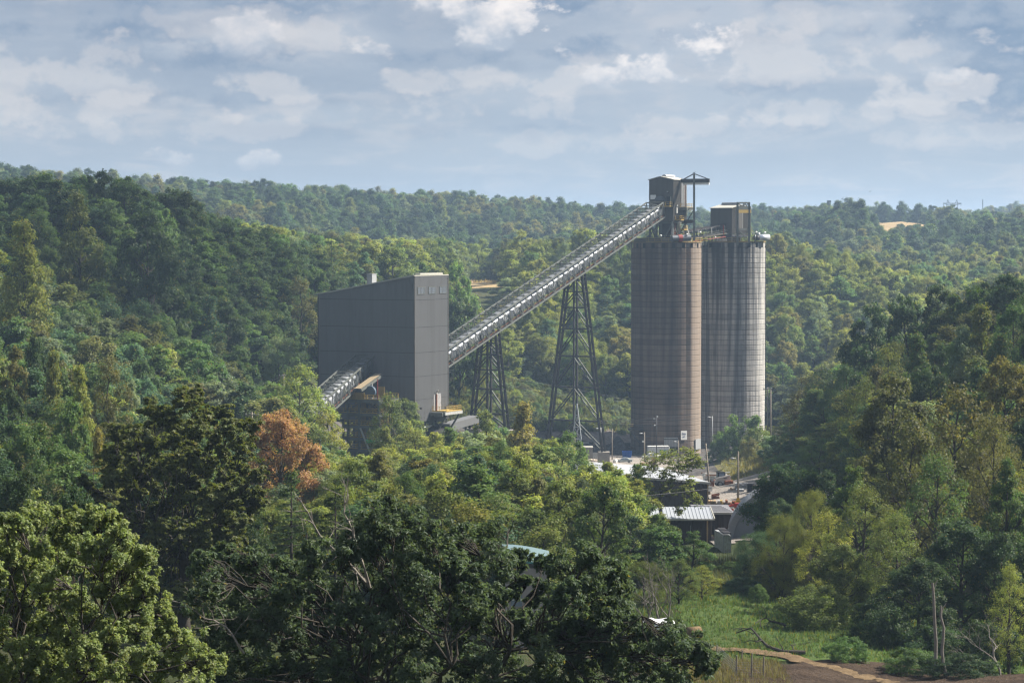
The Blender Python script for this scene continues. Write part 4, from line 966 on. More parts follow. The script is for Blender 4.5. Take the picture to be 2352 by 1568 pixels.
def text(T, name, s, M, size, m, ext=.01):
    cu = bpy.data.curves.new(name, 'FONT'); cu.body = s; cu.size = size; cu.align_x = 'CENTER'; cu.align_y = 'CENTER'; cu.extrude = ext; cu.materials.append(m)
    tmp = bpy.data.objects.new(name, cu); COL.objects.link(tmp); dg = bpy.context.evaluated_depsgraph_get(); me = bpy.data.meshes.new_from_object(tmp.evaluated_get(dg)); bpy.data.objects.remove(tmp)
    me.materials.clear(); me.materials.append(m); o = obj(name, me, T, M); o['kind'] = 'stuff'; return o
AL = R_(29)
# ------------------------------------------------------------------ the tall plant building
def build_plant():
    C = px(952.5, 970, 575); gzc = gz(C.x, C.y)
    T = thing('plant_building', 'tall windowless grey metal-clad plant building with sloping roof and three small top windows', 'building', (C.x, C.y, gzc), -AL)
    zb = C.z-gzc; L1, L2 = 27.3, 15.6
    zt = lambda v, Y=575: 62-(v-556)/5553*Y-gzc
    zR, zL = zt(632), 62-(674-556)/5553*588-gzc
    seams = [zb, zt(919), zt(865.7), zt(810.9), zt(752.3), zt(689.4)]
    g = .035
    for k in range(5):
        a, b = seams[k]+(g if k else 0), seams[k+1]-g
        corr(T, 'siding_panel', (-L1, 0), (0, 0), a, b, b, CLAD)
        corr(T, 'siding_panel', (0, 0), (0, L2), a, b, b, CLAD)
        corr(T, 'siding_panel', (0, L2), (-L1, L2), a, b, b, CLAD)
        corr(T, 'siding_panel', (-L1, L2), (-L1, 0), a, b, b, CLAD)
    a = seams[5]+g; ra, rb = zL-.25, zR-.25
    corr(T, 'siding_panel', (-L1, 0), (0, 0), a, ra, rb, CLAD); corr(T, 'siding_panel', (0, L2), (-L1, L2), a, rb, ra, CLAD)
    corr(T, 'siding_panel', (-L1, L2), (-L1, 0), a, ra, ra, CLAD)
    corr(T, 'siding_panel', (0, 0), (0, L2), a, rb, rb, CLAD)
    MB().box((-L1/2, L2/2, (zb+zL)/2-.3), (L1-.5, L2-.5, zL-zb-1.2)).build('core_frame', BLACK, T)
    # corner trims
    for x, y, z in ((0, 0, zR), (0, L2, zR), (-L1, 0, zL), (-L1, L2, zL)):
        MB().box((x+(.06 if x == 0 else -.06), y+(-.06 if y == 0 else .06), (zb+z-.28)/2), (.22, .22, z-.28-zb)).build('corner_trim', CLAD_B, T)
    # roof slab with a pale edge
    d = Vector((L1+.3, 0, zR-zL)); n = Vector((-(zR-zL), 0, L1+.3)).normalized()
    MB().poly([(-L1-.2, -.22, zL-.2), (.12, -.22, zR-.2), (.12, -.22, zR+.02), (-L1-.2, -.22, zL+.02)], (0, L2+.44, 0)).build('roof', ROOF_LT, T)
    MB().poly([(-L1+3.0, -.30, zL+.2), (-.1, -.30, zR-.04), (-.1, -.30, zR+.18), (-L1+3.0, -.30, zL+.42)], (0, .07, 0)).build('gutter', ROOF_LT, T)
    MB().box((-1.2, L2/2+1, zR+.25), (1.4, L2-5, .35)).build('roof_cap', ROOF_LT, T)
    MB().box((-13.6, 2.5, zL+3.6), (1.5, 2.0, 2.4)).box((-13.6, 2.5, zL+4.85), (1.7, 2.2, .12)).build('roof_vent', mat('vent_white', (.27, .28, .29), .5, .1), T)
    # three louvred windows on the lit face
    for yc in (2.9, 8.0, 13.2):
        f = MB(); zw = zt(667.5); w, h = 3.3, 1.62
        for sy in (-1, 1): f.box((.1, yc+sy*w/2, zw), (.12, .16, h+.16))
        for sz in (-1, 1): f.box((.1, yc, zw+sz*h/2), (.12, w, .16))
        fr = f.build('window', STEEL, T)
        MB().box((.085, yc, zw), (.04, w-.1, h-.1)).build('pane', mat('window_pale_blue', (.13, .15, .19), .3, 0, .35, 1.5), fr)
        bars = MB()
        for k in range(1, 5): bars.box((.13, yc-w/2+w*k/5, zw), (.06, .09, h))
        for k in range(1, 4): bars.box((.128, yc, zw-h/2+h*k/4), (.05, w, .07))
        b = bars.build('glazing_bar', STEEL, fr); b['kind'] = 'stuff'
    # door, flue, landing and lamp
    zd = zt(949); yd = 11.0
    dr = MB().box((.11, yd, zd+2.05), (.1, 2.05, 4.1)).build('door', mat('door_white', (.27, .265, .27), .5, 0, .1, 2), T)
    dbr = MB()
    for z0 in (0.15, 2.05, 3.95): dbr.box((.18, yd, zd+z0), (.05, 2.0, .14))
    dbr.bar((.18, yd-.9, zd+.2), (.18, yd+.9, zd+2.0), .05, .12, (1, 0, 0)); dbr.bar((.18, yd-.9, zd+2.1), (.18, yd+.9, zd+3.9), .05, .12, (1, 0, 0)); dbr.build('door_brace', GREYP, dr)
    MB().box((.10, yd-2.0, zd+2.05), (.09, .7, 4.0)).build('door_leaf', MATS['door_white'], T)
    MB().tube([(.35, yd-1.4, zd-.2), (.35, yd-1.4, zd+4.1)], .2, 10).build('flue_pipe', RUST, T)
    MB().tube([(.35, yd-1.4, zd+4.12), (.35, yd-1.4, zd+4.6), (.75, yd-1.2, zd+4.95)], .2, 10).build('flue_cap', STEEL_LT, T)
    MB().box((2.2, 11.4, zd-.45), (4.0, 8.2, .75)).build('landing', STEEL_LT, T)
    MB().box((1.9, 6.9, zd-.7), (3.6, .5, .9)).build('landing_beam', STEEL, T)
    MB().box((2.2, 11.4, zd+.0), (4.1, 7.4, .14)).build('landing_deck', YEL, T)
    railing(T, [(.3, 7.8, zd+.05), (4.1, 7.8, zd+.05), (4.1, 15.0, zd+.05), (.3, 15.0, zd+.05)])
    for y in (8.2, 14.2): bar(T, 'landing_strut', (4.0, y, zd-.9), (.3, y-.2, zd-6.5), .35, .35, STEEL)
    for yy, zz in ((1.0, zt(938)), (15.3, zt(934))):
        MB().bar((.1, yy, zz-.5), (.9, yy, zz-.1), .08).box((1.1, yy, zz), (.6, .4, .45)).build('flood_lamp', STEEL_DK, T)
    # open steelwork below
    for x in (-.3, -6.8, -13.6, -20.4, -27):
        for y in (.3, 5.2, 10.4, 15.3):
            bar(T, 'column', (x, y, -.5), (x, y, zb-.02), .42, .42, STEEL, kind='ibeam')
    for x in (-.3, -6.8, -13.6, -20.4, -27): bar(T, 'floor_beam', (x, .3, zb-.3), (x, 15.3, zb-.3), .3, .6, STEEL, kind='ibeam')
    for y in (.3, 5.2, 10.4, 15.3): bar(T, 'floor_beam', (-27, y, zb-.32), (-.1, y, zb-.32), .3, .55, STEEL, kind='ibeam')
    for a, b in ((.3, 5.2), (5.2, 10.4), (10.4, 15.3)):
        bar(T, 'brace', (-.3, a, zb-1), (-.3, b, zb-7.5), .2, .2, STEEL_LT); bar(T, 'brace', (-.3, b, zb-1), (-.3, a, zb-7.5), .2, .2, STEEL)
        bar(T, 'girder', (-.3, a, zb-7.8), (-.3, b, zb-7.8), .3, .4, STEEL_LT)
    bar(T, 'pipe', (.3, .5, zb-1.6), (.3, 7.5, zb-1.2), .35, .35, STEEL_LT, kind='rod'); bar(T, 'pipe', (.4, 1, zb-2.6), (.4, 5, zb-2.4), .25, .25, RUST, kind='rod')
    MB().box((-5.5, 6, zb-5.5), (7, 8, 4)).lathe([(3.2, -2), (3.2, 2), (.6, 2.6)], 14, (-3.8, 12, zb-6)).build('machinery', STEEL_DK, T)
    # inclined outlet conveyor box
    e2 = (math.sin(AL), math.cos(AL))
    M = T.matrix_basis.inverted()
    a, b = M @ px(1008, 985, 585), M @ px(1089, 962, 596); c0 = M @ px(985, 1000, 580)
    MB().bar(a, b, 3.0, 1.75).build('outlet_cover', CLAD, T); MB().bar(c0, a+Vector((0, 0, -.3)), 3.2, 2.2).build('outlet_box', STEEL_DK, T)
    for u, v, Y in ((1000, 992, 586), (1032, 985, 590), (1070, 975, 595)):
        p = M @ px(u, v, Y); bar(T, 'outlet_leg', p, Vector((p.x, p.y, -1)), .4, .4, STEEL)
    q0, q1 = M @ px(1030, 1003, 590), M @ px(1086, 1000, 596)
    MB().bar(q0+Vector((0, 0, -1.3)), q1+Vector((0, 0, -1.3)), 4, 2.6).build('outlet_house', CLAD_B, T); MB().bar(q0+Vector((0, 0, .1)), q1+Vector((0, 0, .1)), 4.3, .25).build('outlet_house_roof', ROOF_LT, T)
    return T
PLANT = build_plant()

# ------------------------------------------------------------------ covered conveyor galleries
def gallery(name, label, A, B, width, height, bays, hood_r=1.9):
    A, B = Vector(A), Vector(B); d = (B-A).normalized(); L = (B-A).length
    s = Vector((d.y, -d.x, 0)).normalized(); n = s.cross(d)
    T = thing(name, label, 'conveyor', (A.x, A.y, A.z)); W = lambda t, x, z: A+d*t+s*x+n*z
    h = width/2
    for x in (-h, h):
        for z in (0, height): bar(T, 'chord', W(0, x, z), W(L, x, z), .26, .34, STEEL, n, world=True)
    P = L/bays
    for i in range(bays+1):
        t = i*P
        for x in (-h, h): bar(T, 'post', W(t, x, .1), W(t, x, height-.1), .17, .17, STEEL, s, world=True)
        bar(T, 'cross_bar', W(t, -h, height+.06), W(t, h, height+.06), .2, .2, STEEL, n, world=True)
        bar(T, 'floor_beam', W(t, -h, -.1), W(t, h, -.1), .2, .25, STEEL_DK, n, world=True)
        if i < bays:
            for x in (-h, h):
                za, zb_ = (.1, height-.1) if i % 2 else (height-.1, .1)
                bar(T, 'brace', W(t, x, za), W(t+P, x, zb_), .15, .15, STEEL, s, world=True)
            xa = h if i % 2 else -h
            bar(T, 'top_brace', W(t, xa, height), W(t+P, -xa, height), .13, .13, STEEL, n, world=True)
            # hood over the belt
            mb = MB(); k = 9; r = hood_r*(1 if i % 3 else .98)
            pts = [(math.cos(math.pi*j/(k-1))*r+.05, math.sin(math.pi*j/(k-1))*r*.92+height*.44) for j in range(k)]
            pts = [(r*1.02+.05, height*.27)]+pts+[(-r*1.02+.05, height*.27)]
            t0, t1 = t+.04, t+P-.04
            ring0 = [W(t0, x, z) for x, z in pts]; ring1 = [W(t1, x, z) for x, z in pts]; nn = len(pts)
            mb.add(ring0+ring1, [(j, j+1, nn+j+1, nn+j) for j in range(nn-1)])
            mb.build('hood_panel', GALV if (i*7) % 5 != 2 else GALV_DK, T, False, True)
            # side sheet behind the near truss, lower, and idler frame
            bar(T, 'idler_frame', W(t+P/2, -h*.75, .75), W(t+P/2, h*.75, .75), .3, .25, STEEL_DK, n, world=True)
            if (i*5) % 7 not in (1, 4):
                m2 = MB(); c = W(t+P/2, h*.86, height*.45); m2.box(c, (.05, height*.30, P-.25), Matrix((s, n, d)).transposed()); m2.build('side_sheet', GALV_DK if i % 4 else STEEL, T, False, True)
    for x in (-.8, .8): bar(T, 'stringer', W(0, x, .95), W(L, x, .95), .14, .3, STEEL_DK, n, world=True)
    bar(T, 'belt', W(0, 0, 1.25), W(L, 0, 1.25), 1.5, .06, BLACK, n, world=True)
    for x in (-h*.72, h*.72): bar(T, 'walkway', W(0, x, .08), W(L, x, .08), 1.0, .07, STEEL_DK, n, world=True)
    for x in (-h*.93, h*.93):
        bar(T, 'handrail', W(0, x, 1.15), W(L, x, 1.15), .06, .06, GALV_DK, n, world=True)
        bar(T, 'pipe', W(0, x*.96, .55), W(L, x*.96, .55), .12, .12, RUST if x > 0 else STEEL_LT, n, 'rod', world=True)
    return T, W, d, s, n, L
Ynear_u, Ynear_l = 700.0, 588.0
w_main, h_main = 5.4, 4.3
def gallery_between(name, label, near_top_low, near_top_high, width, height, bays):
    P, Q = Vector(near_top_low), Vector(near_top_high); d = (Q-P).normalized(); s = Vector((d.y, -d.x, 0)).normalized(); n = s.cross(d)
    off = -s*width/2-n*height
    return gallery(name, label, P+off, Q+off, width, height, bays)
MAIN = gallery_between('conveyor_gallery', 'long inclined truss conveyor gallery rising from the plant building to the silo top', px(1021.5, 806.7, 590.2), px(1523.4, 465.5, Ynear_u), w_main, h_main, 42)
LOW = gallery_between('conveyor_gallery', 'short lower truss conveyor gallery entering the front of the plant building', px(715, 947, 541), px(861, 816, 581), 4.9, 4.0, 16)

# ------------------------------------------------------------------ trestle towers under the gallery
def trestle(label, u_top, v_foot, spread_px, levels, bent_gap, name='trestle_tower', topw=2.3):
    T_, W, d, s, n, L = MAIN
    best = min((abs(proj(W(t, 0, 0))[0]-u_top), t) for t in np.linspace(0, L, 400))[1]
    P = W(best, 0, -.3); gx = gz(P.x, P.y); zf = max(gx+.6, px(u_top, v_foot, P.y).z)
    hd = Vector((d.x, d.y, 0)).normalized(); half = spread_px/FPX*P.y/2/abs(s.x)
    T = thing(name, label, 'tower', (P.x, P.y, gx)); H = P.z-zf
    zs = [zf+H*f for f in levels]
    for b in (-bent_gap/2, bent_gap/2):
        dz = b*d.z/math.hypot(d.x, d.y)
        def X(k, z): f = (z-zf)/H; return P.xy.to_3d()+hd*b+s*(k*(half+(topw-half)*f))+Vector((0, 0, z))
        for k in (-1, 1): bar(T, 'leg', X(k, zf), X(k, P.z+dz), .5, .5, STEEL_DK, hd, 'ibeam', world=True)
        bar(T, 'centre_column', X(0, zf), X(0, P.z+dz), .45, .45, STEEL_DK, hd, world=True)
        for i, z in enumerate(zs):
            bar(T, 'strut', X(-1, z), X(1, z), .3, .32, STEEL_DK, hd, world=True)
        tops = zs+[P.z-.6]
        lows = [zf+.2]+zs
        for z0, z1 in zip(lows, tops):
            for k in (-1, 1): bar(T, 'brace', X(0, z1-.3), X(k*.97, z0+.35), .26, .26, STEEL_DK if k < 0 else STEEL, hd, world=True)
    for k in (-1, 0, 1):
        for i, z in enumerate(zs+[P.z-.8]):
            f = (z-zf)/H; q = P.xy.to_3d()+s*(k*(half+(topw-half)*f))+Vector((0, 0, z))
            bar(T, 'tie', q-hd*bent_gap/2, q+hd*bent_gap/2, .2, .2, STEEL_DK, world=True)
            if k and i < len(zs):
                z2 = (zs+[P.z-.8])[i+1]; f2 = (z2-zf)/H; q2 = P.xy.to_3d()+s*(k*(half+(topw-half)*f2))+Vector((0, 0, z2))
                bar(T, 'tie_brace', q-hd*bent_gap/2, q2+hd*bent_gap/2, .16, .16, STEEL_DK, world=True)
    # ladder up one leg
    for k in (-1, 0, 1):
        q = P.xy.to_3d()+s*(k*half); MB().box((q.x, q.y, (zf+gx-1)/2), (2.2+bent_gap*.5, 2.2+bent_gap*.5, zf-gx+1)).build('pier', CONC, T, world=True)
trestle('tall steel trestle tower with doubled legs carrying the gallery near the silos', 1322, 1034, 128, [.17, .36, .535, .69, .81, .90], 1.9)
trestle('shorter steel trestle tower carrying the gallery close to the plant building', 1124, 985, 82, [.16, .42, .62, .78, .90], 1.9)

# ------------------------------------------------------------------ steel platform tower below the lower gallery
def build_platform_tower():
    B = px(826, 1040, 566); g = gz(B.x, B.y)
    T = thing('platform_tower', 'open steel platform tower with yellow railings and panels below the lower gallery', 'tower', (B.x, B.y, g), -AL)
    zz = lambda v, Y=566: 62-(v-556)/5553*Y-g
    lv = [zz(917.5), zz(949), zz(977), zz(1005), zz(1032)]
    X0, X1, Y0, Y1 = -3.2, 5.4, 0.0, 8.5
    for x in (X0, 0, X1):
        for y in (Y0, Y1): bar(T, 'column', (x, y, -.5), (x, y, lv[0]-.35), .5, .5, STEEL, kind='ibeam')
    for k, z in enumerate(lv):
        x0 = X0-(.8 if k == 0 else 6.2 if k == 1 else 1.0)
        bar(T, 'girder', (x0, Y0, z-.4), (X1, Y0, z-.4), .3, .7, STEEL); bar(T, 'girder', (x0, Y1, z-.4), (X1, Y1, z-.4), .3, .7, STEEL)
        for x in (X0, 0, X1): bar(T, 'girder', (x, Y0, z-.42), (x, Y1, z-.42), .3, .6, STEEL)
        MB().box(((x0+X1)/2, Y1/2+.2, z), (X1-x0, Y1+.6, .1)).build('grating', STEEL_DK, T)
        railing(T, [(x0, -.1, z+.06), (X1, -.1, z+.06)], w=.11); railing(T, [(x0, Y1, z+.06), (X1, Y1, z+.06)], w=.1)
        if k < 4:
            z2 = lv[k+1]
            bar(T, 'brace', (0, Y0, z-.7), (-3.2 if k else -4, Y0, z2), .22, .22, STEEL); bar(T, 'brace', (.2, Y0, z2), (4.6, Y0, z-.7), .26, .26, STEEL)
            MB().box((-1.6, 3.0, (z+z2)/2-.2), (3.0, .12, abs(z-z2)*.72)).build('yellow_panel', YEL_DULL, T); MB().box((4.2, 3.2, (z+z2)/2-.2), (3.4, .12, abs(z-z2)*.72)).build('yellow_panel', YEL_DULL, T)
            st = MB()
            for i in range(12):
                f = i/11; st.box((1.0+4.6*f, 1.6, z-.2+(z2-z)*f), (.5, 1.0, .08))
            st.bar((.8, 1.05, z-.1), (5.8, 1.05, z2-.1), .08, .3).bar((.8, 2.15, z-.1), (5.8, 2.15, z2-.1), .08, .3); s_ = st.build('stair', STEEL_DK, T); s_['kind'] = 'stuff'
            railing(T, [(.8, 1.05, z), (5.8, 1.05, z2)], post=.9, w=.08)
    MB().box((-.4, .1, lv[0]+.85), (3.6, .08, 1.6)).build('yellow_screen', YEL_DULL, T)
    MB().box((3.9, 3.4, lv[0]+1.6), (1.7, .1, 2.6)).build('yellow_panel', YEL_DULL, T)
    for x, r in ((-1.5, 1.45), (1.8, 1.45)):
        mb = MB(); mb.lathe([(0, -.3), (r, -.3), (r, .3), (0, .3)], 20); M = Matrix.Rotation(math.pi/2, 4, 'X')
        mb.V = [tuple(M @ Vector(v)+Vector((x, 2.0, lv[0]+1.7))) for v in mb.V]; mb.build('drive_guard', mat('blue_grey', (.06, .09, .13), .5), T)
    bar(T, 'prop', (.4, -.3, lv[2]-.6), (4.4, -.6, lv[4]-3.0), .32, .32, STEEL_LT)
    bar(T, 'red_pipe', (5.1, -.2, lv[0]+.3), (5.1, -.2, lv[0]+5.0), .22, .22, RED, kind='rod')
    # plank canopy sloping up to the wall
    a, b = T.matrix_basis.inverted() @ px(821, 892, 565), T.matrix_basis.inverted() @ px(869, 858, 574)
    dv = (b-a); sd = Vector((-dv.y, dv.x, 0)).normalized()
    for k in range(5): bar(T, 'canopy_plank', a+sd*(k-2)*.36, b+sd*(k-2)*.36, .32, .09, PLANK_TAN)
    bar(T, 'canopy_beam', a-sd*1.0+Vector((0, 0, -.45)), b-sd*1.0+Vector((0, 0, -.45)), .25, .6, STEEL)
    bar(T, 'canopy_post', a+dv*.45-sd*1.4+Vector((0, 0, -.3)), Vector((*(a+dv*.45-sd*1.4).xy, lv[0])), .2, .2, STEEL_LT)
    # green banner
    bn = MB().box((3.1, -.35, zz(1012.5)), (2.7, .06, .72)).build('banner', GREEN_SIGN, T)
    m = MB()
    for k in range(9): m.box((2.15+k*.22, -.39, zz(1012.3)+(.02 if k % 2 else -.02)), (.14, .02, .18))
    lt = m.build('banner_writing', mat('banner_ink', (.02, .10, .04), .6), bn); lt['kind'] = 'stuff'
build_platform_tower()
# ------------------------------------------------------------------ silos
def silo_mat(name, base, tan, dark, rust_az=None, amount=.8, pale_az=None, scale=1.0):
    m = bpy.data.materials.new(name); m.use_nodes = True; nt = m.node_tree; b = nt.nodes['Principled BSDF']; b.inputs['Roughness'].default_value = .88; b.inputs['Specular IOR Level'].default_value = .2
    tc = N(nt, 'ShaderNodeAttribute'); tc.attribute_name = 'wall_place'; v = tc.outputs['Vector']        # (angle, height, lift random)
    sp = N(nt, 'ShaderNodeSeparateXYZ'); nt.links.new(v, sp.inputs[0]); ang, hgt, _ = sp.outputs
    oi = N(nt, 'ShaderNodeObjectInfo')
    co = N(nt, 'ShaderNodeNewGeometry'); sz = N(nt, 'ShaderNodeSeparateXYZ'); nt.links.new(co.outputs['Position'], sz.inputs[0]); z = sz.outputs[2]
    # runs down the wall: noise stretched in height
    sv = comb(nt, math_n(nt, 'MULTIPLY', ang, 8.0), math_n(nt, 'MULTIPLY', z, .022), 0.0)
    s1 = noise(nt, sv, 1.0*scale, 7, .62)
    sv2 = comb(nt, math_n(nt, 'MULTIPLY', ang, 22.0), math_n(nt, 'MULTIPLY', z, .05), 3.0); s2 = noise(nt, sv2, 1.0, 5, .6)
    bl = noise(nt, co.outputs['Position'], .35, 6, .65)
    c = mix_c(nt, sstep(nt, s1, .36, .62), base, tan)
    c = mix_c(nt, math_n(nt, 'MULTIPLY', sstep(nt, s2, .5, .75), amount*.7), c, dark)
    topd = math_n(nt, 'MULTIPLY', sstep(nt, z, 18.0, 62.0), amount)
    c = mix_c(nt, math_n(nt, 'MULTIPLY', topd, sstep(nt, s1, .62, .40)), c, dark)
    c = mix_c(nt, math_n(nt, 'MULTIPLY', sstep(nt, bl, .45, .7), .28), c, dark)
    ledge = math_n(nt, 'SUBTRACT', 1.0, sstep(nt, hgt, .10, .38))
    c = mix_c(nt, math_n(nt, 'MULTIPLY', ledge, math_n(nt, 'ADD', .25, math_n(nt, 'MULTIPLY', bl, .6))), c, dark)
    # each lift a little different
    f = math_n(nt, 'ADD', .80, math_n(nt, 'MULTIPLY', oi.outputs['Random'], .40))
    c = mix_c(nt, 1.0, c, comb(nt, f, f, f), 'MULTIPLY')
    if pale_az is not None:     # paler round one side, by wall angle
        c = mix_c(nt, math_n(nt, 'MULTIPLY', sstep(nt, ang, pale_az-.35, pale_az+.35), math_n(nt, 'ADD', .1, math_n(nt, 'MULTIPLY', sstep(nt, s2, .62, .38), .7))), c, (.52, .50, .46))
    if rust_az is not None:
        c = mix_c(nt, math_n(nt, 'MULTIPLY', sstep(nt, ang, rust_az+.05, rust_az+.22), math_n(nt, 'ADD', .2, math_n(nt, 'MULTIPLY', s1, 1.0))), c, (.255, .205, .16))
        d = math_n(nt, 'ABSOLUTE', math_n(nt, 'SUBTRACT', ang, rust_az))
        w = math_n(nt, 'ADD', .085, math_n(nt, 'MULTIPLY', math_n(nt, 'SUBTRACT', s2, .5), .05))
        k = math_n(nt, 'SUBTRACT', 1.0, sstep(nt, math_n(nt, 'SUBTRACT', d, w), -.012, .02))
        cr = mix_c(nt, sstep(nt, bl, .42, .62), (.006, .005, .005), (.034, .019, .012))
        c = mix_c(nt, math_n(nt, 'MULTIPLY', k, sstep(nt, z, -30, 50)), c, cr)
    nt.links.new(c, b.inputs['Base Color'])
    bn = N(nt, 'ShaderNodeBump'); bn.inputs['Strength'].default_value = .35; bn.inputs['Distance'].default_value = .06
    nt.links.new(noise(nt, co.outputs['Position'], 2.2, 6, .65), bn.inputs['Height']); nt.links.new(bn.outputs[0], b.inputs['Normal'])
    return m
def lift_mesh(name, r, h, m, npan=64, notch=None):
    """one ring of poured wall: panels with recessed joints all round and a recessed joint above"""
    V = []; F = []; A = []; g = .035; dp = .10; dv = .010
    offs = [(0.0, -dv), (g*.5, -dv), (g*.9, 0), (1-g*.9, 0), (1-g*.5, -dv)]
    cols = [(i+f, q) for i in range(npan) for f, q in offs]; nc = len(cols)
    zs = [(0, -dp), (.09, -dp), (.15, 0), (h-.08, 0), (h, -dp)]
    for z, q in zs:
        for f, p in cols:
            a = 2*math.pi*f/npan; rr = r+min(q, p)
            V.append((rr*math.cos(a), rr*math.sin(a), z)); A.append((a if a <= math.pi else a-2*math.pi, z, 0))
    for i in range(len(zs)-1):
        for k in range(nc):
            k2 = (k+1) % nc
            if notch and 1 <= i <= 2 and notch(cols[k][0] % npan): continue
            F.append((i*nc+k, i*nc+k2, (i+1)*nc+k2, (i+1)*nc+k))
    me = mesh_from(name, V, F, m)
    a = me.attributes.new('wall_place', 'FLOAT_VECTOR', 'POINT'); a.data.foreach_set('vector', np.array(A, np.float32).ravel())
    return me
def build_silo(label, u, Y, R, v_top, m, lifts, rz=0.0):
    x = (u-1176)/FPX*Y; g = gz(x, Y); zt = 62-(v_top-556)/FPX*Y
    T = thing('silo', label, 'silo', (x, Y, g-.6), 0); H = zt-g+.6; h = H/lifts
    me = lift_mesh('concrete_lift', R, h, m)
    for k in range(lifts-1): obj('concrete_lift', me, T, Matrix.Translation((0, 0, k*h)) @ Matrix.Rotation(0, 4, 'Z'))
    top = lift_mesh('rim_lift', R, h, m, 64, lambda f: int(f) % 3 == 1)
    obj('rim_lift', top, T, Matrix.Translation((0, 0, (lifts-1)*h)))
    MB().lathe([(R-.9, H-h*1.2), (R-.9, H+.05), (0, H+.05)], 48).build('rim_core', BLACK, T)
    MB().lathe([(R-.95, H+.06), (R+.12, H+.06), (R+.12, H+.34), (0, H+.34)], 64).build('roof_deck', mat('deck_edge', (.12, .085, .05), .8, 0, .3, 2, stain=(.30, .21, .04), stain_amt=.5), T)
    return T, x, Y, g-.6, H
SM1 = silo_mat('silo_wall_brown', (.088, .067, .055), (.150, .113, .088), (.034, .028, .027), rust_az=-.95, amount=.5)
SM2 = silo_mat('silo_wall_pale', (.085, .085, .088), (.34, .325, .305), (.026, .026, .030), amount=.95, pale_az=-.75)
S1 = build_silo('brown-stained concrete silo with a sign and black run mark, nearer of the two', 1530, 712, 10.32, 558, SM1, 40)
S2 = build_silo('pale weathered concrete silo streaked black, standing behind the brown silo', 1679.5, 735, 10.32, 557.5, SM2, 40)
def on_silo(S, u, v, extra=.12):
    """(angle, z) local to silo S seen at (u, v), and the wall frame there"""
    T, x, Y, z0, H = S; R = 10.32
    s = (u-1176)/FPX; # near intersection of the ray with the wall
    a = 1+s*s; b = -2*(s*x+Y); c = x*x+Y*Y-R*R; t = (-b-math.sqrt(max(0, b*b-4*a*c)))/(2*a)
    ang = math.atan2(t-Y, s*t-x); z = 62-(v-556)/FPX*t-z0
    n = Vector((math.cos(ang), math.sin(ang), 0)); tg = Vector((-math.sin(ang), math.cos(ang), 0))
    M = Matrix.Translation(n*(R+extra)+Vector((0, 0, z))) @ Matrix((tg, Vector((0, 0, 1)), n)).transposed().to_4x4()   # local: x along wall, y up, z out
    return M
def wall_box(S, name, u, v, w, h, d, m, extra=.12, parent=None):
    mb = MB().box((0, 0, 0), (w, h, d)); M = on_silo(S, u, v, extra); mb.V = [tuple(M @ Vector(p)) for p in mb.V]
    return mb.build(name, m, parent or S[0])
T1, T2 = S1[0], S2[0]
sg = wall_box(S1, 'sign_board', 1571, 999.8, 2.0, 2.6, .1, WHITE, .2)
ink = mat('sign_ink_blue', (.02, .05, .16), .6, 0, .1)
text(T1, 'sign_lettering', 'Silo', on_silo(S1, 1571, 996.6, .27), .95, ink); text(T1, 'sign_lettering', '#1', on_silo(S1, 1571, 1003.2, .27), .85, ink)
wall_box(S1, 'small_sign', 1521, 1026.3, .65, .95, .06, WHITE, .16)
dr_ = MB()
for k in range(9):
    b_ = MB().box((-1.75+k*.45, 0, 0), (.36, 2.7, .12)); dr_.add([on_silo(S1, 1541.5, 1016, .22) @ Vector(p) for p in b_.V], b_.F)
dr_.build('slatted_door', GREYP, T1)
wall_box(S1, 'door_opening', 1541.5, 1031, 3.9, 1.6, .3, BLACK, .06); wall_box(S1, 'door_frame', 1541.5, 1009, 4.3, .25, .3, STEEL_DK, .15)
wall_box(S1, 'side_door', 1603.5, 1020, 3.6, 3.0, .2, GREYP, .12)
# ledge platform low on the left side
pb = px(1459, 985, 703); lp = pb-Vector((S1[1], S1[2], S1[3]))
MB().box((lp.x, lp.y, lp.z), (4.4, 3.2, .35)).build('ledge', STEEL_DK, T1); railing(T1, [(lp.x-2.1, lp.y-1.5, lp.z+.2), (lp.x+2.1, lp.y-1.5, lp.z+.2)], m=STEEL_DK, w=.12)
MB().box((lp.x-1.0, lp.y-1, lp.z+1.2), (.9, .6, 1.0)).build('yellow_box', YEL, T1)
bar(T1, 'ledge_strut', (lp.x-1.8, lp.y-1.3, lp.z-.2), (lp.x+1.6, lp.y+1.2, lp.z-4.4), .22, .22, STEEL_DK)
# run-off ladder on the far edge of the pale silo
MB().box((10.1, -1.6, S2[4]*.5), (.5, .7, S2[4]-2)).build('ladder_duct', STEEL_DK, T2)
# rim railings
for S, mt in ((S1, YEL), (S2, YEL)):
    T, x, Y, z0, H = S
    pts = [(10.3*math.cos(a), 10.3*math.sin(a), H+.34) for a in np.linspace(0, 2*math.pi, 33)[:-1]]
    railing(T, pts, mt, closed=True, post=2.0, w=.10)
MB().bar((-9.8, -7.2, S1[4]+.9), (2.4, -9.85, S1[4]+.9), .15, 1.2).build('rim_screen', STEEL, T1)
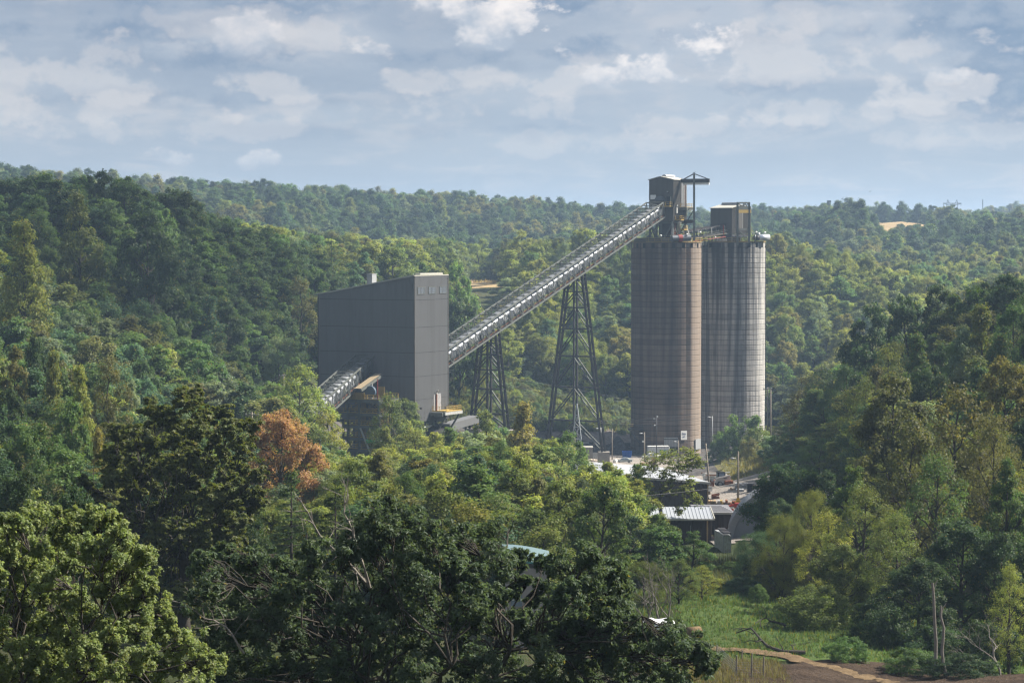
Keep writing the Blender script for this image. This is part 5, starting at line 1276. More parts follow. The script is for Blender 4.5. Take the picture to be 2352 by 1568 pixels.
# walkway between the rims
wa, wb = Vector((S1[1]+9.2, S1[2]+4, S1[3]+S1[4]+.2)), Vector((S2[1]-8.5, S2[2]-5.5, S2[3]+S2[4]+.2))
T = thing('silo_walkway', 'yellow-railed steel walkway joining the tops of the two silos', 'walkway', tuple(wa))
bar(T, 'deck', wa, wb, 2.4, .4, STEEL, world=True); bar(T, 'edge_beam', wa+Vector((0, 0, -.5)), wb+Vector((0, 0, -.5)), 2.0, .7, STEEL, world=True)
sv_ = (wb-wa).normalized().cross(Vector((0, 0, 1)))
for k in (-1.1, 1.1): railing(T, [wa+sv_*k+Vector((0, 0, .2)), wb+sv_*k+Vector((0, 0, .2))], world=True)

# ------------------------------------------------------------------ headhouse on the brown silo
def build_headhouse1():
    C = px(1546, 508.6, 704); z0 = S1[3]+S1[4]+.34
    T = thing('headhouse', 'tall grey-brown gabled headhouse on stilts above the brown silo, hooded ridge vent on roof', 'headhouse', (C.x, C.y, z0), -AL)
    zb = C.z-z0; ze = px(1546, 413, 704).z-z0; za = ze+.95; L1, L2 = 7.75, 9.3
    zm = zb+(ze-zb)*.5
    for a, b in ((zb, zm-.03), (zm+.03, ze)):
        corr(T, 'siding_panel', (-L1, 0), (0, 0), a, b, b, CLAD_B); corr(T, 'siding_panel', (0, 0), (0, L2), a, b, b, CLAD_B)
        corr(T, 'siding_panel', (0, L2), (-L1, L2), a, b, b, CLAD_B); corr(T, 'siding_panel', (-L1, L2), (-L1, 0), a, b, b, CLAD_B)
    for y0, s in ((-.03, 1), (L2-.0, 1)): MB().poly([(-L1, y0, ze), (0, y0, ze), (-L1*.53, y0, za-.05)], (0, .06, 0)).build('gable', CLAD_B, T)
    MB().poly([(-L1-.3, -.3, ze-.02), (-L1*.53, -.3, za), (-L1*.53, -.3, za+.16), (-L1-.3, -.3, ze+.14)], (0, L2+.6, 0)).build('roof_slope', ROOF_LT, T)
    MB().poly([(.3, -.3, ze-.02), (-L1*.53+.01, -.3, za), (-L1*.53+.01, -.3, za+.16), (.3, -.3, ze+.14)][::-1], (0, L2+.6, 0)).build('roof_slope', ROOF_LT, T)
    mb = MB(); pts = [(math.cos(a)*.75, math.sin(a)*.62) for a in np.linspace(0, math.pi, 9)]; mb.poly([(-L1*.5+p, 2.0, za+.1+q) for p, q in pts], (0, 6.2, 0)); mb.build('ridge_vent', ROOF_WH, T)
    MB().box((-L1/2, L2/2, (zb+ze)/2), (L1-.3, L2-.3, ze-zb-.1)).build('core_frame', BLACK, T)
    # sliding door bay on the lit face
    MB().box((.12, 6.1, zb+(ze-zb)*.66), (.1, 1.7, (ze-zb)*.62)).build('sliding_door', CLAD, T); MB().box((.10, 7.9, zb+(ze-zb)*.66), (.08, 1.3, (ze-zb)*.60)).build('door_opening', mat('opening_brown', (.05, .028, .02), .8), T)
    bar(T, 'door_jamb', (.2, 7.15, zb+(ze-zb)*.36), (.2, 7.15, ze-.6), .16, .16, STEEL_LT); bar(T, 'door_jamb', (.2, 8.7, zb+(ze-zb)*.36), (.2, 8.7, ze-.6), .16, .16, STEEL_LT)
    zp = px(1570, 475, 704).z-z0
    MB().box((1.2, 6.9, zp-.55), (2.4, 5.4, .8)).build('hoist_platform', STEEL, T); railing(T, [(.3, 4.2, zp-.1), (2.35, 4.2, zp-.1), (2.35, 9.5, zp-.1), (.3, 9.5, zp-.1)], w=.10)
    bar(T, 'platform_strut', (2.2, 9.2, zp-1), (.2, 8.0, zp-5), .22, .22, STEEL_DK)
    # conveyor door landing on the dark face
    zd = px(1532, 474, 704).z-z0
    MB().box((-1.5, -.06, zd+1.6), (1.2, .1, 2.6)).build('door', BLACK, T); MB().box((-.7, -.2, zd+1.6), (.1, .35, 2.6)).build('door_leaf', STEEL_LT, T)
    MB().box((-1.6, -1.0, zd), (3.0, 2.0, .3)).build('landing', YEL, T); railing(T, [(-3.0, -1.9, zd+.1), (-.2, -1.9, zd+.1), (-.2, -.1, zd+.1)], w=.1)
    MB().box((-6.4, -.1, px(1500, 452.5, 704).z-z0), (1.75, .08, 1.3)).build('notice_board', WHITE, T)
    mb = MB(); pts = [(math.cos(a)*1.5, math.sin(a)*1.4) for a in np.linspace(0, math.pi, 9)]; mb.poly([(-3.9+p, -1.4, zb+6.0+q) for p, q in pts], (0, 1.3, 0)); mb.build('hood_end', GALV_DK, T)
    MB().box((-1.6, -.3, zd+4.3), (.4, .5, .3)).build('flood_lamp', STEEL_LT, T); MB().box((.4, 1.8, zb+4.6), (.5, .4, .5)).box((.3, 1.8, zb+3.2), (.3, .7, 1.6)).build('meter_box', STEEL_LT, T)
    MB().box((.9, 2.4, zb+.45), (1.6, 3.0, .2)).build('landing', YEL, T); railing(T, [(.2, 1.0, zb+.5), (1.7, 1.0, zb+.5), (1.7, 3.8, zb+.5), (.2, 3.8, zb+.5)], w=.1)
    # stilts
    for x in (-L1+.2, -L1*.5, -.2):
        for y in (.2, L2/2, L2-.2): bar(T, 'stilt', (x, y, 0), (x, y, zb), .5, .5, STEEL if not (x > -1 and y < 5) else STEEL_LT, kind='ibeam')
    for y in (.2, L2-.2):
        bar(T, 'brace', (-L1*.5-.2, y, zb-.4), (-L1-1.6, y, .3), .35, .35, STEEL); bar(T, 'brace', (-.3, y, zb-.6), (-L1*.45, y, .2), .35, .35, STEEL); bar(T, 'brace', (-L1*.55, y, .2), (-L1+.4, y, zb-.6), .3, .3, STEEL)
        bar(T, 'beam', (-L1-3.4, y, zb-.35), (.4, y, zb-.35), .35, .6, STEEL, kind='ibeam')
    for x in (-.2, -L1+.2):
        bar(T, 'brace', (x, .4, zb-.6), (x, L2*.5, .2), .3, .3, STEEL); bar(T, 'brace', (x, L2-.4, zb-.6), (x, L2+3.4, .2), .35, .35, STEEL_LT)
        bar(T, 'beam', (x, -.5, zb-.3), (x, L2+.5, zb-.3), .35, .5, STEEL, kind='ibeam')
    MB().box((-L1*.45, L2*.45, zb-2.2), (4.0, 4.5, 3.6)).lathe([(2.6, -2.4), (1.2, -5.2)], 4, (-L1*.45, L2*.45, zb-1.8)).build('chute', mat('chute_dark', (.05, .04, .035), .8), T)
    MB().box((.6, L2*.62, zb-2.4), (1.6, 2.4, .2)).build('landing', YEL, T); railing(T, [(.0, L2*.5, zb-2.3), (1.4, L2*.5, zb-2.3), (1.4, L2*.76, zb-2.3)], w=.1); railing(T, [(-.2, .4, zb-4.4), (-.2, 4.6, zb-4.4)], m=RUST, w=.1)
    bar(T, 'red_pipe', (.2, .9, .3), (.2, .9, zb-.4), .14, .14, RED, kind='rod'); bar(T, 'red_pipe', (.2, L2*.75, .3), (.2, L2*.75, zb-1.8), .14, .14, RED, kind='rod')
    # duct lying along the rim
    a, b = T.matrix_basis.inverted() @ px(1543, 548, 700), T.matrix_basis.inverted() @ px(1585, 546, 702)
    MB().tube([a, b], .95, 14).build('duct', GALV_DK, T); MB().tube([a+(b-a)*.33, a+(b-a)*.55], 1.05, 14).build('duct_collar', RED, T)
    return T
build_headhouse1()
def build_hoist_mast():
    m0 = px(1594.2, 553, 703); T = thing('hoist_mast', 'slim steel hoist mast with a cross beam and stay bars beside the taller headhouse', 'hoist mast', tuple(m0))
    top = px(1594.2, 399, 703)
    bar(T, 'mast', m0, top, .55, .55, STEEL, kind='bar', world=True)
    a, b = px(1564, 415.5, 708), px(1629.5, 415, 703)
    bar(T, 'beam', a, b, .5, 1.15, STEEL_DK, world=True); bar(T, 'runway_beam', px(1569, 421.8, 708), px(1629, 421.5, 703), .4, .75, WHITE, world=True)
    bar(T, 'stay', top, px(1571, 411.5, 707), .25, .25, STEEL_DK, world=True); bar(T, 'stay', top, px(1627, 411.5, 703), .25, .25, STEEL_DK, world=True)
    bar(T, 'tie_beam', px(1571, 508.7, 712), px(1593.5, 508.7, 703), .5, 1.0, STEEL_DK, world=True); bar(T, 'tie_rod', px(1576, 478.6, 712), px(1593.5, 478.6, 703), .25, .25, STEEL_DK, world=True)
build_hoist_mast()
# ------------------------------------------------------------------ headhouse on the pale silo
def build_headhouse2():
    al = R_(43); C = px(1680.5, 536.9, 728); z0 = S2[3]+S2[4]+.34
    T = thing('headhouse', 'lower boxy headhouse with pale roof and yellow hoist beam above the pale silo', 'headhouse', (C.x, C.y, z0), -al)
    zb = C.z-z0; ze = px(1680.5, 478, 728).z-z0; L1, L2 = 8.1, 9.4; za = ze+1.0
    corr(T, 'siding_panel', (-L1, 0), (0, 0), zb, ze, ze, CLAD_B); corr(T, 'siding_panel', (0, 0), (0, L2), zb, ze, ze, CLAD_B, .5, .12); corr(T, 'siding_panel', (0, L2), (-L1, L2), zb, ze, ze, CLAD_B); corr(T, 'siding_panel', (-L1, L2), (-L1, 0), zb, ze, ze, CLAD_B)
    for x in (-.03, -L1-.02): MB().poly([(x, 0, ze), (x, L2, ze), (x, L2/2, za-.04)], (.06, 0, 0)).build('gable', CLAD_B, T)
    MB().poly([(-L1-.3, -.3, ze-.02), (-L1-.3, L2/2, za), (-L1-.3, L2/2, za+.15), (-L1-.3, -.3, ze+.13)][::-1], (L1+.6, 0, 0)).build('roof_slope', ROOF_LT, T)
    MB().poly([(-L1-.3, L2+.3, ze-.02), (-L1-.3, L2/2+.01, za), (-L1-.3, L2/2+.01, za+.15), (-L1-.3, L2+.3, ze+.13)], (L1+.6, 0, 0)).build('roof_slope', ROOF_LT, T)
    mb = MB(); pts = [(math.cos(a)*.7, math.sin(a)*.75) for a in np.linspace(0, math.pi, 9)]; mb.poly([(-L1+1.0, L2/2+p, za+.1+q) for p, q in pts], (6.2, 0, 0)); mb.build('ridge_vent', GALV, T)
    MB().box((-L1/2, L2/2, (zb+ze)/2), (L1-.3, L2-.3, ze-zb-.1)).build('core_frame', BLACK, T)
    MB().box((.1, 2.05, zb+4.4), (.1, 1.3, 5.4)).build('door_opening', BLACK, T); MB().box((.2, 3.9, zb+4.4), (.1, 2.0, 5.4)).build('sliding_door', CLAD_B, T); bar(T, 'door_jamb', (.25, 5.0, zb+1.7), (.25, 5.0, zb+7.0), .16, .16, STEEL_LT)
    for x in (-L1+.4, -L1/2, -.3):
        for y in (.3, L2-.3): bar(T, 'stilt', (x, y, 0), (x, y, zb), .4, .4, STEEL, kind='ibeam')
    MB().box((-L1/2, L2/2, zb-.5), (L1, L2, .6)).build('floor_frame', STEEL_DK, T); MB().box((-L1/2, L2/2, zb-1.4), (4, 4, 1.6)).build('chute', STEEL_DK, T)
    mb = MB()
    for k in range(7): mb.blob((.2, 5.6+k*.52, ze+.28+.15*(6-k)*.0), (.14, .22, .2), k, 1, .1)
    b_ = mb.build('roof_finial', STEEL_DK, T); b_['kind'] = 'stuff'
    # portal hoist frame in front of the lit face
    A0, A1 = px(1694, 563, 722), px(1694, 465.5, 722); B0, B1 = px(1720.5, 557, 724), px(1720.5, 465.5, 724)
    F = thing('portal_hoist', 'grey portal hoist frame with a yellow runway beam before the lower headhouse', 'hoist frame', tuple(A0))
    bar(F, 'post', A0, A1, .62, .62, STEEL, world=True); bar(F, 'post', B0, B1, .62, .62, STEEL, world=True)
    at = lambda u, v: px(u, v, 722+(u-1694)/26.5*2)
    bar(F, 'top_beam', at(1693, 466), at(1722, 466), .4, .5, STEEL, world=True); bar(F, 'beam', at(1694, 477.5), at(1724, 477.5), .45, 1.0, STEEL, world=True); bar(F, 'yellow_runway_beam', at(1695, 485.5), at(1724.5, 485.5), .5, .95, YEL, world=True)
    bar(F, 'sill_beam', at(1694, 526.5), at(1720, 526.5), .35, .5, STEEL, world=True)
    for a, b in (((1696, 468), (1706, 475)), ((1706.5, 474.5), (1712, 468)), ((1709.5, 466.5), (1718, 476)), ((1714, 472), (1719, 467.5)), ((1696, 528), (1715, 546)), ((1719, 529), (1700, 546)), ((1707.5, 467), (1707.5, 476))): bar(F, 'brace', at(*a), at(*b), .22, .22, STEEL, world=True)
build_headhouse2()
# ------------------------------------------------------------------ open conveyor between the headhouses
def build_transfer():
    a, b = px(1566, 549, 716), px(1678, 530, 733); d = (b-a).normalized(); s = Vector((d.y, -d.x, 0)).normalized(); n = s.cross(d); L = (b-a).length
    T = thing('transfer_conveyor', 'dark open conveyor with a red water pipe running between the two headhouses', 'conveyor', tuple(a)); W = lambda t, x, z: a+d*t+s*x+n*z
    k = 11
    for x in (-1.2, 1.2):
        bar(T, 'chord', W(0, x, 0), W(L, x, 0), .25, .4, STEEL_DK, n, world=True); bar(T, 'chord', W(L*.12, x, 2.2), W(L, x, 2.2), .2, .3, STEEL_DK, n, world=True)
        for i in range(k+1): bar(T, 'post', W(L*i/k, x, 0), W(L*i/k, x, 2.2), .16, .16, STEEL_DK if i % 3 else STEEL_LT, s, world=True)
    for i in range(k):
        mb = MB(); r = .95; pts = [(math.cos(q)*r, math.sin(q)*r*.6+1.5) for q in np.linspace(0, math.pi, 7)]
        t0, t1 = L*i/k+.1, L*(i+1)/k-.3; A_ = [W(t0, x, z) for x, z in pts]; B_ = [W(t1, x, z) for x, z in pts]
        mb.add(A_+B_, [(j, j+1, 7+j+1, 7+j) for j in range(6)]); mb.build('belt_cover', STEEL_DK, T, False, True)
    bar(T, 'belt', W(0, 0, 1.2), W(L, 0, 1.2), 1.4, .1, BLACK, n, world=True); bar(T, 'walkway', W(0, 1.9, -.3), W(L, 1.9, -.3), 1.2, .2, mat('walk_tan', (.11, .085, .055), .8), n, world=True)
    railing(T, [W(L*.3, 2.4, -.2), W(L, 2.4, -.2)], m=STEEL, w=.09, world=True)
    bar(T, 'red_pipe', W(0, 2.6, -.9), W(L*.75, 2.6, -1.2), .22, .22, RED, n, 'rod', world=True); bar(T, 'red_pipe', W(L*.72, 2.5, -1.1), W(L*.72, 2.5, 2.4), .16, .16, RED, d, 'rod', world=True)
    for f in (.25, .55, .85): bar(T, 'support', W(L*f, 0, -.1), Vector((*W(L*f, 0, 0).xy, 62.0)), .35, .35, STEEL_DK, world=True)
build_transfer()
# rim clutter: silver dust duct, round lamps, tanks
c0 = px(1722, 547, 727); c1 = px(1765, 545, 730)
T = thing('dust_duct', 'fat silver duct with fan unit on the right rim of the pale silo', 'duct', tuple(c0))
MB().tube([px(1742, 545.8, 728), c1], .95, 16).build('pipe', mat('silver', (.62, .64, .68), .3, .6, .1, 2), T, True, True); MB().tube([px(1753, 545.6, 729), px(1753.6, 545.6, 729)], 1.0, 16).build('pipe_band', STEEL_DK, T, True, True)
MB().tube([px(1735, 546, 727), px(1742, 546, 728)], .8, 14).build('fan_housing', STEEL_DK, T, True, True); MB().tube([px(1733.3, 546.5, 727), px(1735.5, 546.5, 727)], 1.05, 16).build('end_flange', GALV, T, True, True)
p = px(1738.5, 540.5, 727.5); MB().box(p, (1.0, .8, 1.0)).build('fan_motor', STEEL_LT, T, world=True); p = px(1743, 541, 728); MB().tube([p, p+Vector((0, 0, .9))], .35, 10).build('fan_motor', WHITE, T, True, True)
for i in range(4):
    p = px(1651+i*4.3+(2 if i > 1 else 0), 549.5, 729)
    T = thing('dust_bag', f'small pale filter canister on the silo roof below the lower headhouse, {("first", "second", "third", "fourth")[i]} from left', 'filter', tuple(p-Vector((0, 0, 1.4))), 0, 'filter canisters on the pale silo roof')
    mb = MB().lathe([(.05, 0), (.55, .1), (.6, 1.0), (.5, 1.5), (.05, 1.7)], 12); mb.build('canister', WHITE, T, True); MB().tube([(0, 0, -1.2), (0, 0, .1)], .12, 6).build('foot', STEEL_DK, T)
for i, (u, v, Y, w) in enumerate(((1642, 548, 724, 'right of the hoist mast foot'), (1578, 540, 701, 'in front of the red pipe'), (1608, 535, 706, 'midway under the transfer conveyor'), (1737, 535, 727, 'above the silver duct fan'), (1756.5, 535.5, 730, 'above the silver duct end'), (1517.5, 543, 702, 'on the brown silo rim under the gallery'))):
    p = px(u, v, Y); T = thing('rim_lamp', 'thin lamp post '+w, 'lamp', (p.x, p.y, 62.3), 0, 'lamp posts on the silo tops'); h_ = p.z-62.3
    MB().tube([(0, 0, 0), (0, 0, max(1, h_))], .09, 6).build('post', STEEL, T); MB().blob((0, -.1, max(1, h_)+.2), (.35, .3, .3), i, 2, .02).build('lamp_head', WHITE, T, True)
# ------------------------------------------------------------------ ground sheets
def ground_like(name, a, b, c=None, scale=.6, bump=.8, bscale=3.0, bdist=.25):
    m = bpy.data.materials.new(name); m.use_nodes = True; nt = m.node_tree; p = nt.nodes['Principled BSDF']; p.inputs['Roughness'].default_value = .95; p.inputs['Specular IOR Level'].default_value = .08
    v = N(nt, 'ShaderNodeNewGeometry').outputs['Position']
    n1 = noise(nt, v, scale, 7, .65); n2 = noise(nt, v, scale*6, 5, .6)
    cc = mix_c(nt, sstep(nt, n1, .38, .62), a, b)
    if c: cc = mix_c(nt, sstep(nt, n2, .52, .74), cc, c)
    nt.links.new(cc, p.inputs['Base Color'])
    bn = N(nt, 'ShaderNodeBump'); bn.inputs['Strength'].default_value = bump; bn.inputs['Distance'].default_value = bdist
    nt.links.new(noise(nt, v, bscale, 5, .65), bn.inputs['Height']); nt.links.new(bn.outputs[0], p.inputs['Normal'])
    return m
GRAVEL = ground_like('gravel', (.27, .24, .21), (.20, .18, .16), (.33, .30, .27), .25)
COALDUST = ground_like('coal_dust', (.060, .056, .055), (.10, .092, .085), (.045, .043, .043), .3)
WEEDS = ground_like('weeds', (.052, .062, .026), (.085, .078, .038), (.036, .05, .02), .35)
DRYGRASS = ground_like('dry_grass', (.15, .125, .062), (.10, .105, .040), (.20, .165, .09), .4)
PASTURE = ground_like('pasture_grass', (.060, .105, .026), (.085, .120, .034), (.11, .12, .045), .35)
SOIL = ground_like('brown_soil', (.052, .036, .026), (.085, .060, .042), (.040, .028, .022), .5, 1.0, 2.0, .4)
STRAW = ground_like('straw', (.22, .155, .088), (.15, .105, .06), (.28, .20, .12), .8)
TANFIELD = ground_like('tan_field', (.34, .25, .13), (.27, .20, .11), None, .05)
ROCKS = ground_like('rubble', (.20, .17, .15), (.13, .11, .10), (.26, .22, .19), .7, 1.0, 1.5, .6)
sheet('yard', [(22, 590), (96, 640), (92, 735), (30, 742), (-5, 720), (-42, 690), (-48, 600)], COALDUST, .10, 4, 'black coal-dusted plant yard around the silos', 3, 0)
sheet('gravel_road', [(26.5, 322), (34, 326), (41, 380), (50, 430), (56, 500), (55, 566), (44, 600), (46, 690), (20, 690), (18, 640), (28, 600), (33, 560), (35, 500), (36, 450), (34.5, 416), (31, 360)], GRAVEL, .16, 3, 'pale gravel road and storage yard climbing to the silos', 1.5)
sheet('weedy_bank', [(-32, 745), (44, 742), (44, 800), (-12, 812)], WEEDS, .14, 4, 'weedy bank behind the conveyor towers', 3)
sheet('rubble_bank', [(12, 716), (36, 714), (38, 745), (14, 748)], ROCKS, .2, 3, 'pinkish rubble bank behind the tall trestle tower', 3, .8, 2)
sheet('grass_slope', [(48, 560), (60, 520), (80, 600), (84, 664), (58, 668), (50, 620)], DRYGRASS, .12, 3, 'dry grassy slope right of the storage yard', 2)
sheet('pasture', [(14, 205), (52, 205), (48, 302), (20, 302)], PASTURE, .08, 2.5, 'green pasture below the right wood', 1.5)
sheet('hill_clearing', [(-19, 950), (-3, 950), (-7, 1085), (-22, 1085)], TANFIELD, .25, 5, 'dry open clearing on the hillside right of the plant building roof', 4)
sheet('far_field', [(230, 1560), (284, 1560), (290, 1760), (236, 1760)], TANFIELD, .5, 12, 'tan crop field on the far right ridge', 0)
sheet('dirt_track', [(28, 205), (34, 206), (40, 200), (46, 195), (52, 192), (52, 150), (16, 150), (18, 198)], SOIL, .14, 1.2, 'dark brown bare soil at the bottom edge', .6, .16, 3)
def strip(name, pts, w, m, off, label, n=60, seed=5):
    rg = random.Random(seed); P = [Vector(p) for p in pts]; V = []; F = []
    for i in range(n+1):
        f = i/n*(len(P)-1); k = min(int(f), len(P)-2); q = P[k].lerp(P[k+1], f-k); d = (P[k+1]-P[k]).normalized(); s = Vector((d.y, -d.x, 0))
        for j in range(4):
            a = q+s*(w*(j/3-.5)*(1+rg.uniform(-.3, .3))); V.append((a.x, a.y, gz(a.x, a.y)+off+(.18*rg.random() if j in (1, 2) else 0)))
        if i:
            for j in range(3): b = (i-1)*4+j; F.append((b, b+1, b+5, b+4))
    return tag(obj(name, mesh_from(name, V, F, m, True)), label, kind='structure')
gp = [ground_pt(u, v) for u, v in ((1590, 1488), (1650, 1493), (1730, 1503), (1800, 1511), (1880, 1533), (1960, 1552), (2060, 1575))]
strip('straw_edge', [(p.x, p.y, 0) for p in gp], 2.0, STRAW, .2, 'tan strip of straw along the soil edge')
# ------------------------------------------------------------------ grass and weeds
def tufts(name, label, polys, n, h, col, seed, w=.05, blades=5, m=None, keep=None):
    rg = np.random.default_rng(seed); V = []; F = []; T = []
    P = polys; x0, x1 = min(p[0] for p in P), max(p[0] for p in P); y0, y1 = min(p[1] for p in P), max(p[1] for p in P)
    k = 0; tries = 0
    while k < n and tries < n*6:
        tries += 1; x, y = rg.uniform(x0, x1), rg.uniform(y0, y1)
        if not in_poly(x, y, P) or (keep and not keep(x, y)): continue
        k += 1; z = gz(x, y); tn = rg.random(); hh = h*rg.uniform(.4, 1.5)*(.6+.8*tn)
        for _ in range(blades):
            a = rg.uniform(0, 6.28); l = rg.uniform(.1, .55)*hh; b0 = len(V); c, s = math.cos(a), math.sin(a); r = rg.uniform(0, .3*hh)
            bx, by = x+c*r, y+s*r
            V += [(bx-s*w, by+c*w, z), (bx+s*w, by-c*w, z), (bx+c*l, by+s*l, z+hh*rg.uniform(.6, 1))]; F.append((b0, b0+1, b0+2))
            T += [(tn, rg.random(), float(rg.random() < .08))]*3
    me = fast_mesh(name, V, F, LEAF); a = me.attributes.new('tint', 'FLOAT_COLOR', 'POINT'); a.data.foreach_set('color', np.concatenate([np.array(T), np.ones((len(T), 1))], 1).astype(np.float32).ravel())
    o = obj(name, me); o.color = (*col, 1); tag(o, label, kind='stuff'); return o
tufts('pasture_grass', 'short tufted grass on the pasture', [(11, 207), (50, 207), (47, 302), (13, 302)], 24000, .42, (.085, .135, .034), 1, .045, 4)
tufts('tall_grass', 'tall dull weeds along the far pasture edge', [(18, 272), (48, 272), (47, 300), (18, 302)], 6000, 1.5, (.085, .10, .035), 2, .06, 5)
tufts('weeds', 'rank weeds on the bank behind the conveyor towers', [(-34, 702), (0, 724), (44, 742), (44, 800), (-12, 812)], 15000, 1.7, (.072, .088, .034), 3, .14, 5)
tufts('slope_grass', 'long dry grass on the slope right of the storage yard', [(50, 565), (62, 540), (84, 664), (58, 668)], 9000, 1.0, (.16, .15, .055), 4, .10, 4)
tufts('yard_weeds', 'scrubby weeds at the yard edges', [(12, 500), (34, 560), (24, 640), (-40, 640), (-45, 560)], 5000, 1.2, (.075, .105, .032), 5, .12, 5)
tufts('fence_grass', 'dry grass around the wire fence posts', [(11, 176), (21.5, 176), (22.5, 205), (11, 207)], 6000, .55, (.15, .13, .06), 6, .035, 4)
tufts('clearing_grass', 'dry grass on the hillside clearing', [(-20, 1000), (-6, 1000), (-7, 1085), (-22, 1085)], 2200, 1.2, (.26, .19, .10), 7, .25, 4)

# ------------------------------------------------------------------ sheds
def ribbed_roof(T, name, a, b, c, d, m, pitch=.6, depth=.05):
    """ribs run from edge a-b to edge d-c"""
    a, b, c, d = map(Vector, (a, b, c, d)); n = (b-a).cross(d-a).normalized(); n = n if n.z > 0 else -n
    k = max(1, round((b-a).length/pitch)); V = []; F = []
    for i in range(k):
        for f, q in ((0, 0), (.7, 0), (.76, 1), (.94, 1)): 
            t = (i+f)/k; V += [tuple(a.lerp(b, t)+n*(q*depth)), tuple(d.lerp(c, t)+n*(q*depth))]
    V += [tuple(b), tuple(c)]; mI = len(V)//2
    for i in range(mI-1): F.append((2*i, 2*i+1, 2*i+3, 2*i+2))
    o = len(V); V += [tuple(p-n*.12) for p in (a, b, c, d)]; F += [(o, o+1, o+2, o+3), (0, o, o+3, 1), (2*mI-2, 2*mI-1, o+2, o+1)]
    return obj(name, mesh_from(name, V, F, m), T)
def build_long_shed():
    R, M_, L_ = Vector((34.1, 420, 0)), Vector((21.5, 417, 0)), Vector((8.9, 414, 0)); bk = Vector((-6.4, 27.2, 0)); g = 15.2
    T = thing('long_shed', 'long brown metal shed with pale low-pitched roof in front of the silos', 'shed', (R.x, R.y, g))
    W = lambda p, z: T.matrix_basis.inverted() @ Vector((p.x, p.y, z))
    ze, zr = 20.2, 21.4
    for a, b, z0, z1 in ((L_, M_, ze, zr), (M_, R, zr, ze), (R, R+bk, ze, ze), (L_+bk, L_, ze, ze)):
        A, B = W(a, 0), W(b, 0); corr(T, 'wall', A.xy, B.xy, -.4, z0-g-.03, z1-g-.03, BROWN, .9, .06)
    MB().add([W(L_+bk, g-.4), W(R+bk, g-.4), W(R+bk, ze-.1), W(M_+bk, zr-.1), W(L_+bk, ze-.1)], [(0, 1, 2, 3, 4)]).build('wall', BROWN, T)
    o = -bk.normalized()*.4; e = (R-L_).normalized()*.4; b2 = bk-o
    ribbed_roof(T, 'roof_slope', W(R+o+e, ze), W(R+e+b2, ze), W(M_+b2, zr+.05), W(M_+o, zr+.05), ROOF_WH, .9); ribbed_roof(T, 'roof_slope', W(L_+o-e, ze), W(L_-e+b2, ze), W(M_+b2, zr+.05), W(M_+o, zr+.05), ROOF_WH, .9)
    bar(T, 'verge_trim', W(R+o*1.1+e, ze-.12), W(M_+o*1.1, zr-.08), .14, .38, ROOF_LT); bar(T, 'verge_trim', W(L_+o*1.1-e, ze-.12), W(M_+o*1.1, zr-.08), .14, .38, ROOF_LT)
    MB().box(W(R, 17.6)+Vector((.02, -.05, 0)), (.22, .22, 4.9)).build('corner_trim', TIMBER, T)
    for f, s in ((.45, 4), (.62, 5.5), (.7, 4.8)):
        p = R+bk*f-(R-M_).normalized()*s; MB().lathe([(.28, 0), (.28, .55), (.45, .6), (.4, .8), (.05, .9)], 10).build('roof_vent', STEEL_LT, T).matrix_basis = Matrix.Translation(W(p, ze+s*.095))
build_long_shed()
def build_lower_shed():
    Y = 330; x0, x1 = 14.5, 27.35; g = 20.3; ze, zr = 24.2, 25.05
    T = thing('open_shed', 'low dark shed with bright ribbed metal roof beyond the near trees', 'shed', (x1, Y, g)); W = lambda x, y, z: Vector((x-x1, y-Y, z-g))
    ribbed_roof(T, 'roof_slope', W(x0, Y-.5, ze), W(x1+.2, Y-.5, ze), W(x1+.3, Y+6.8, zr), W(x0, Y+6.8, zr), ROOF_WH, .5, .06); ribbed_roof(T, 'roof_slope', W(x0, Y+14, ze), W(x1+.3, Y+14, ze), W(x1+.3, Y+6.8, zr), W(x0, Y+6.8, zr), ROOF_WH, .5, .06)
    bar(T, 'gutter', W(x0, Y-.62, ze-.1), W(x1+.25, Y-.62, ze-.1), .16, .22, ROOF_LT); bar(T, 'verge_trim', W(x1+.38, Y-.5, ze-.05), W(x1+.38, Y+6.8, zr-.05), .12, .3, ROOF_LT)
    corr(T, 'wall', W(x0, Y+.6, 0).xy, W(x1, Y+.6, 0).xy, -.5, ze-g-.08, ze-g-.08, BROWN, .7, .06); corr(T, 'wall', W(x1, Y+.6, 0).xy, W(x1, Y+13.6, 0).xy, -.5, ze-g-.05, ze-g-.05, BROWN, .7, .06)
    bar(T, 'downpipe', W(26.75, Y-.3, g-.3), W(26.75, Y-.3, ze-.15), .2, .2, TIMBER)
    for x in (24.5, 22.6): bar(T, 'conduit', W(x, Y+.45, ze-1.0), W(x, Y+.45, ze-2.4), .08, .08, GREYP)
build_lower_shed()
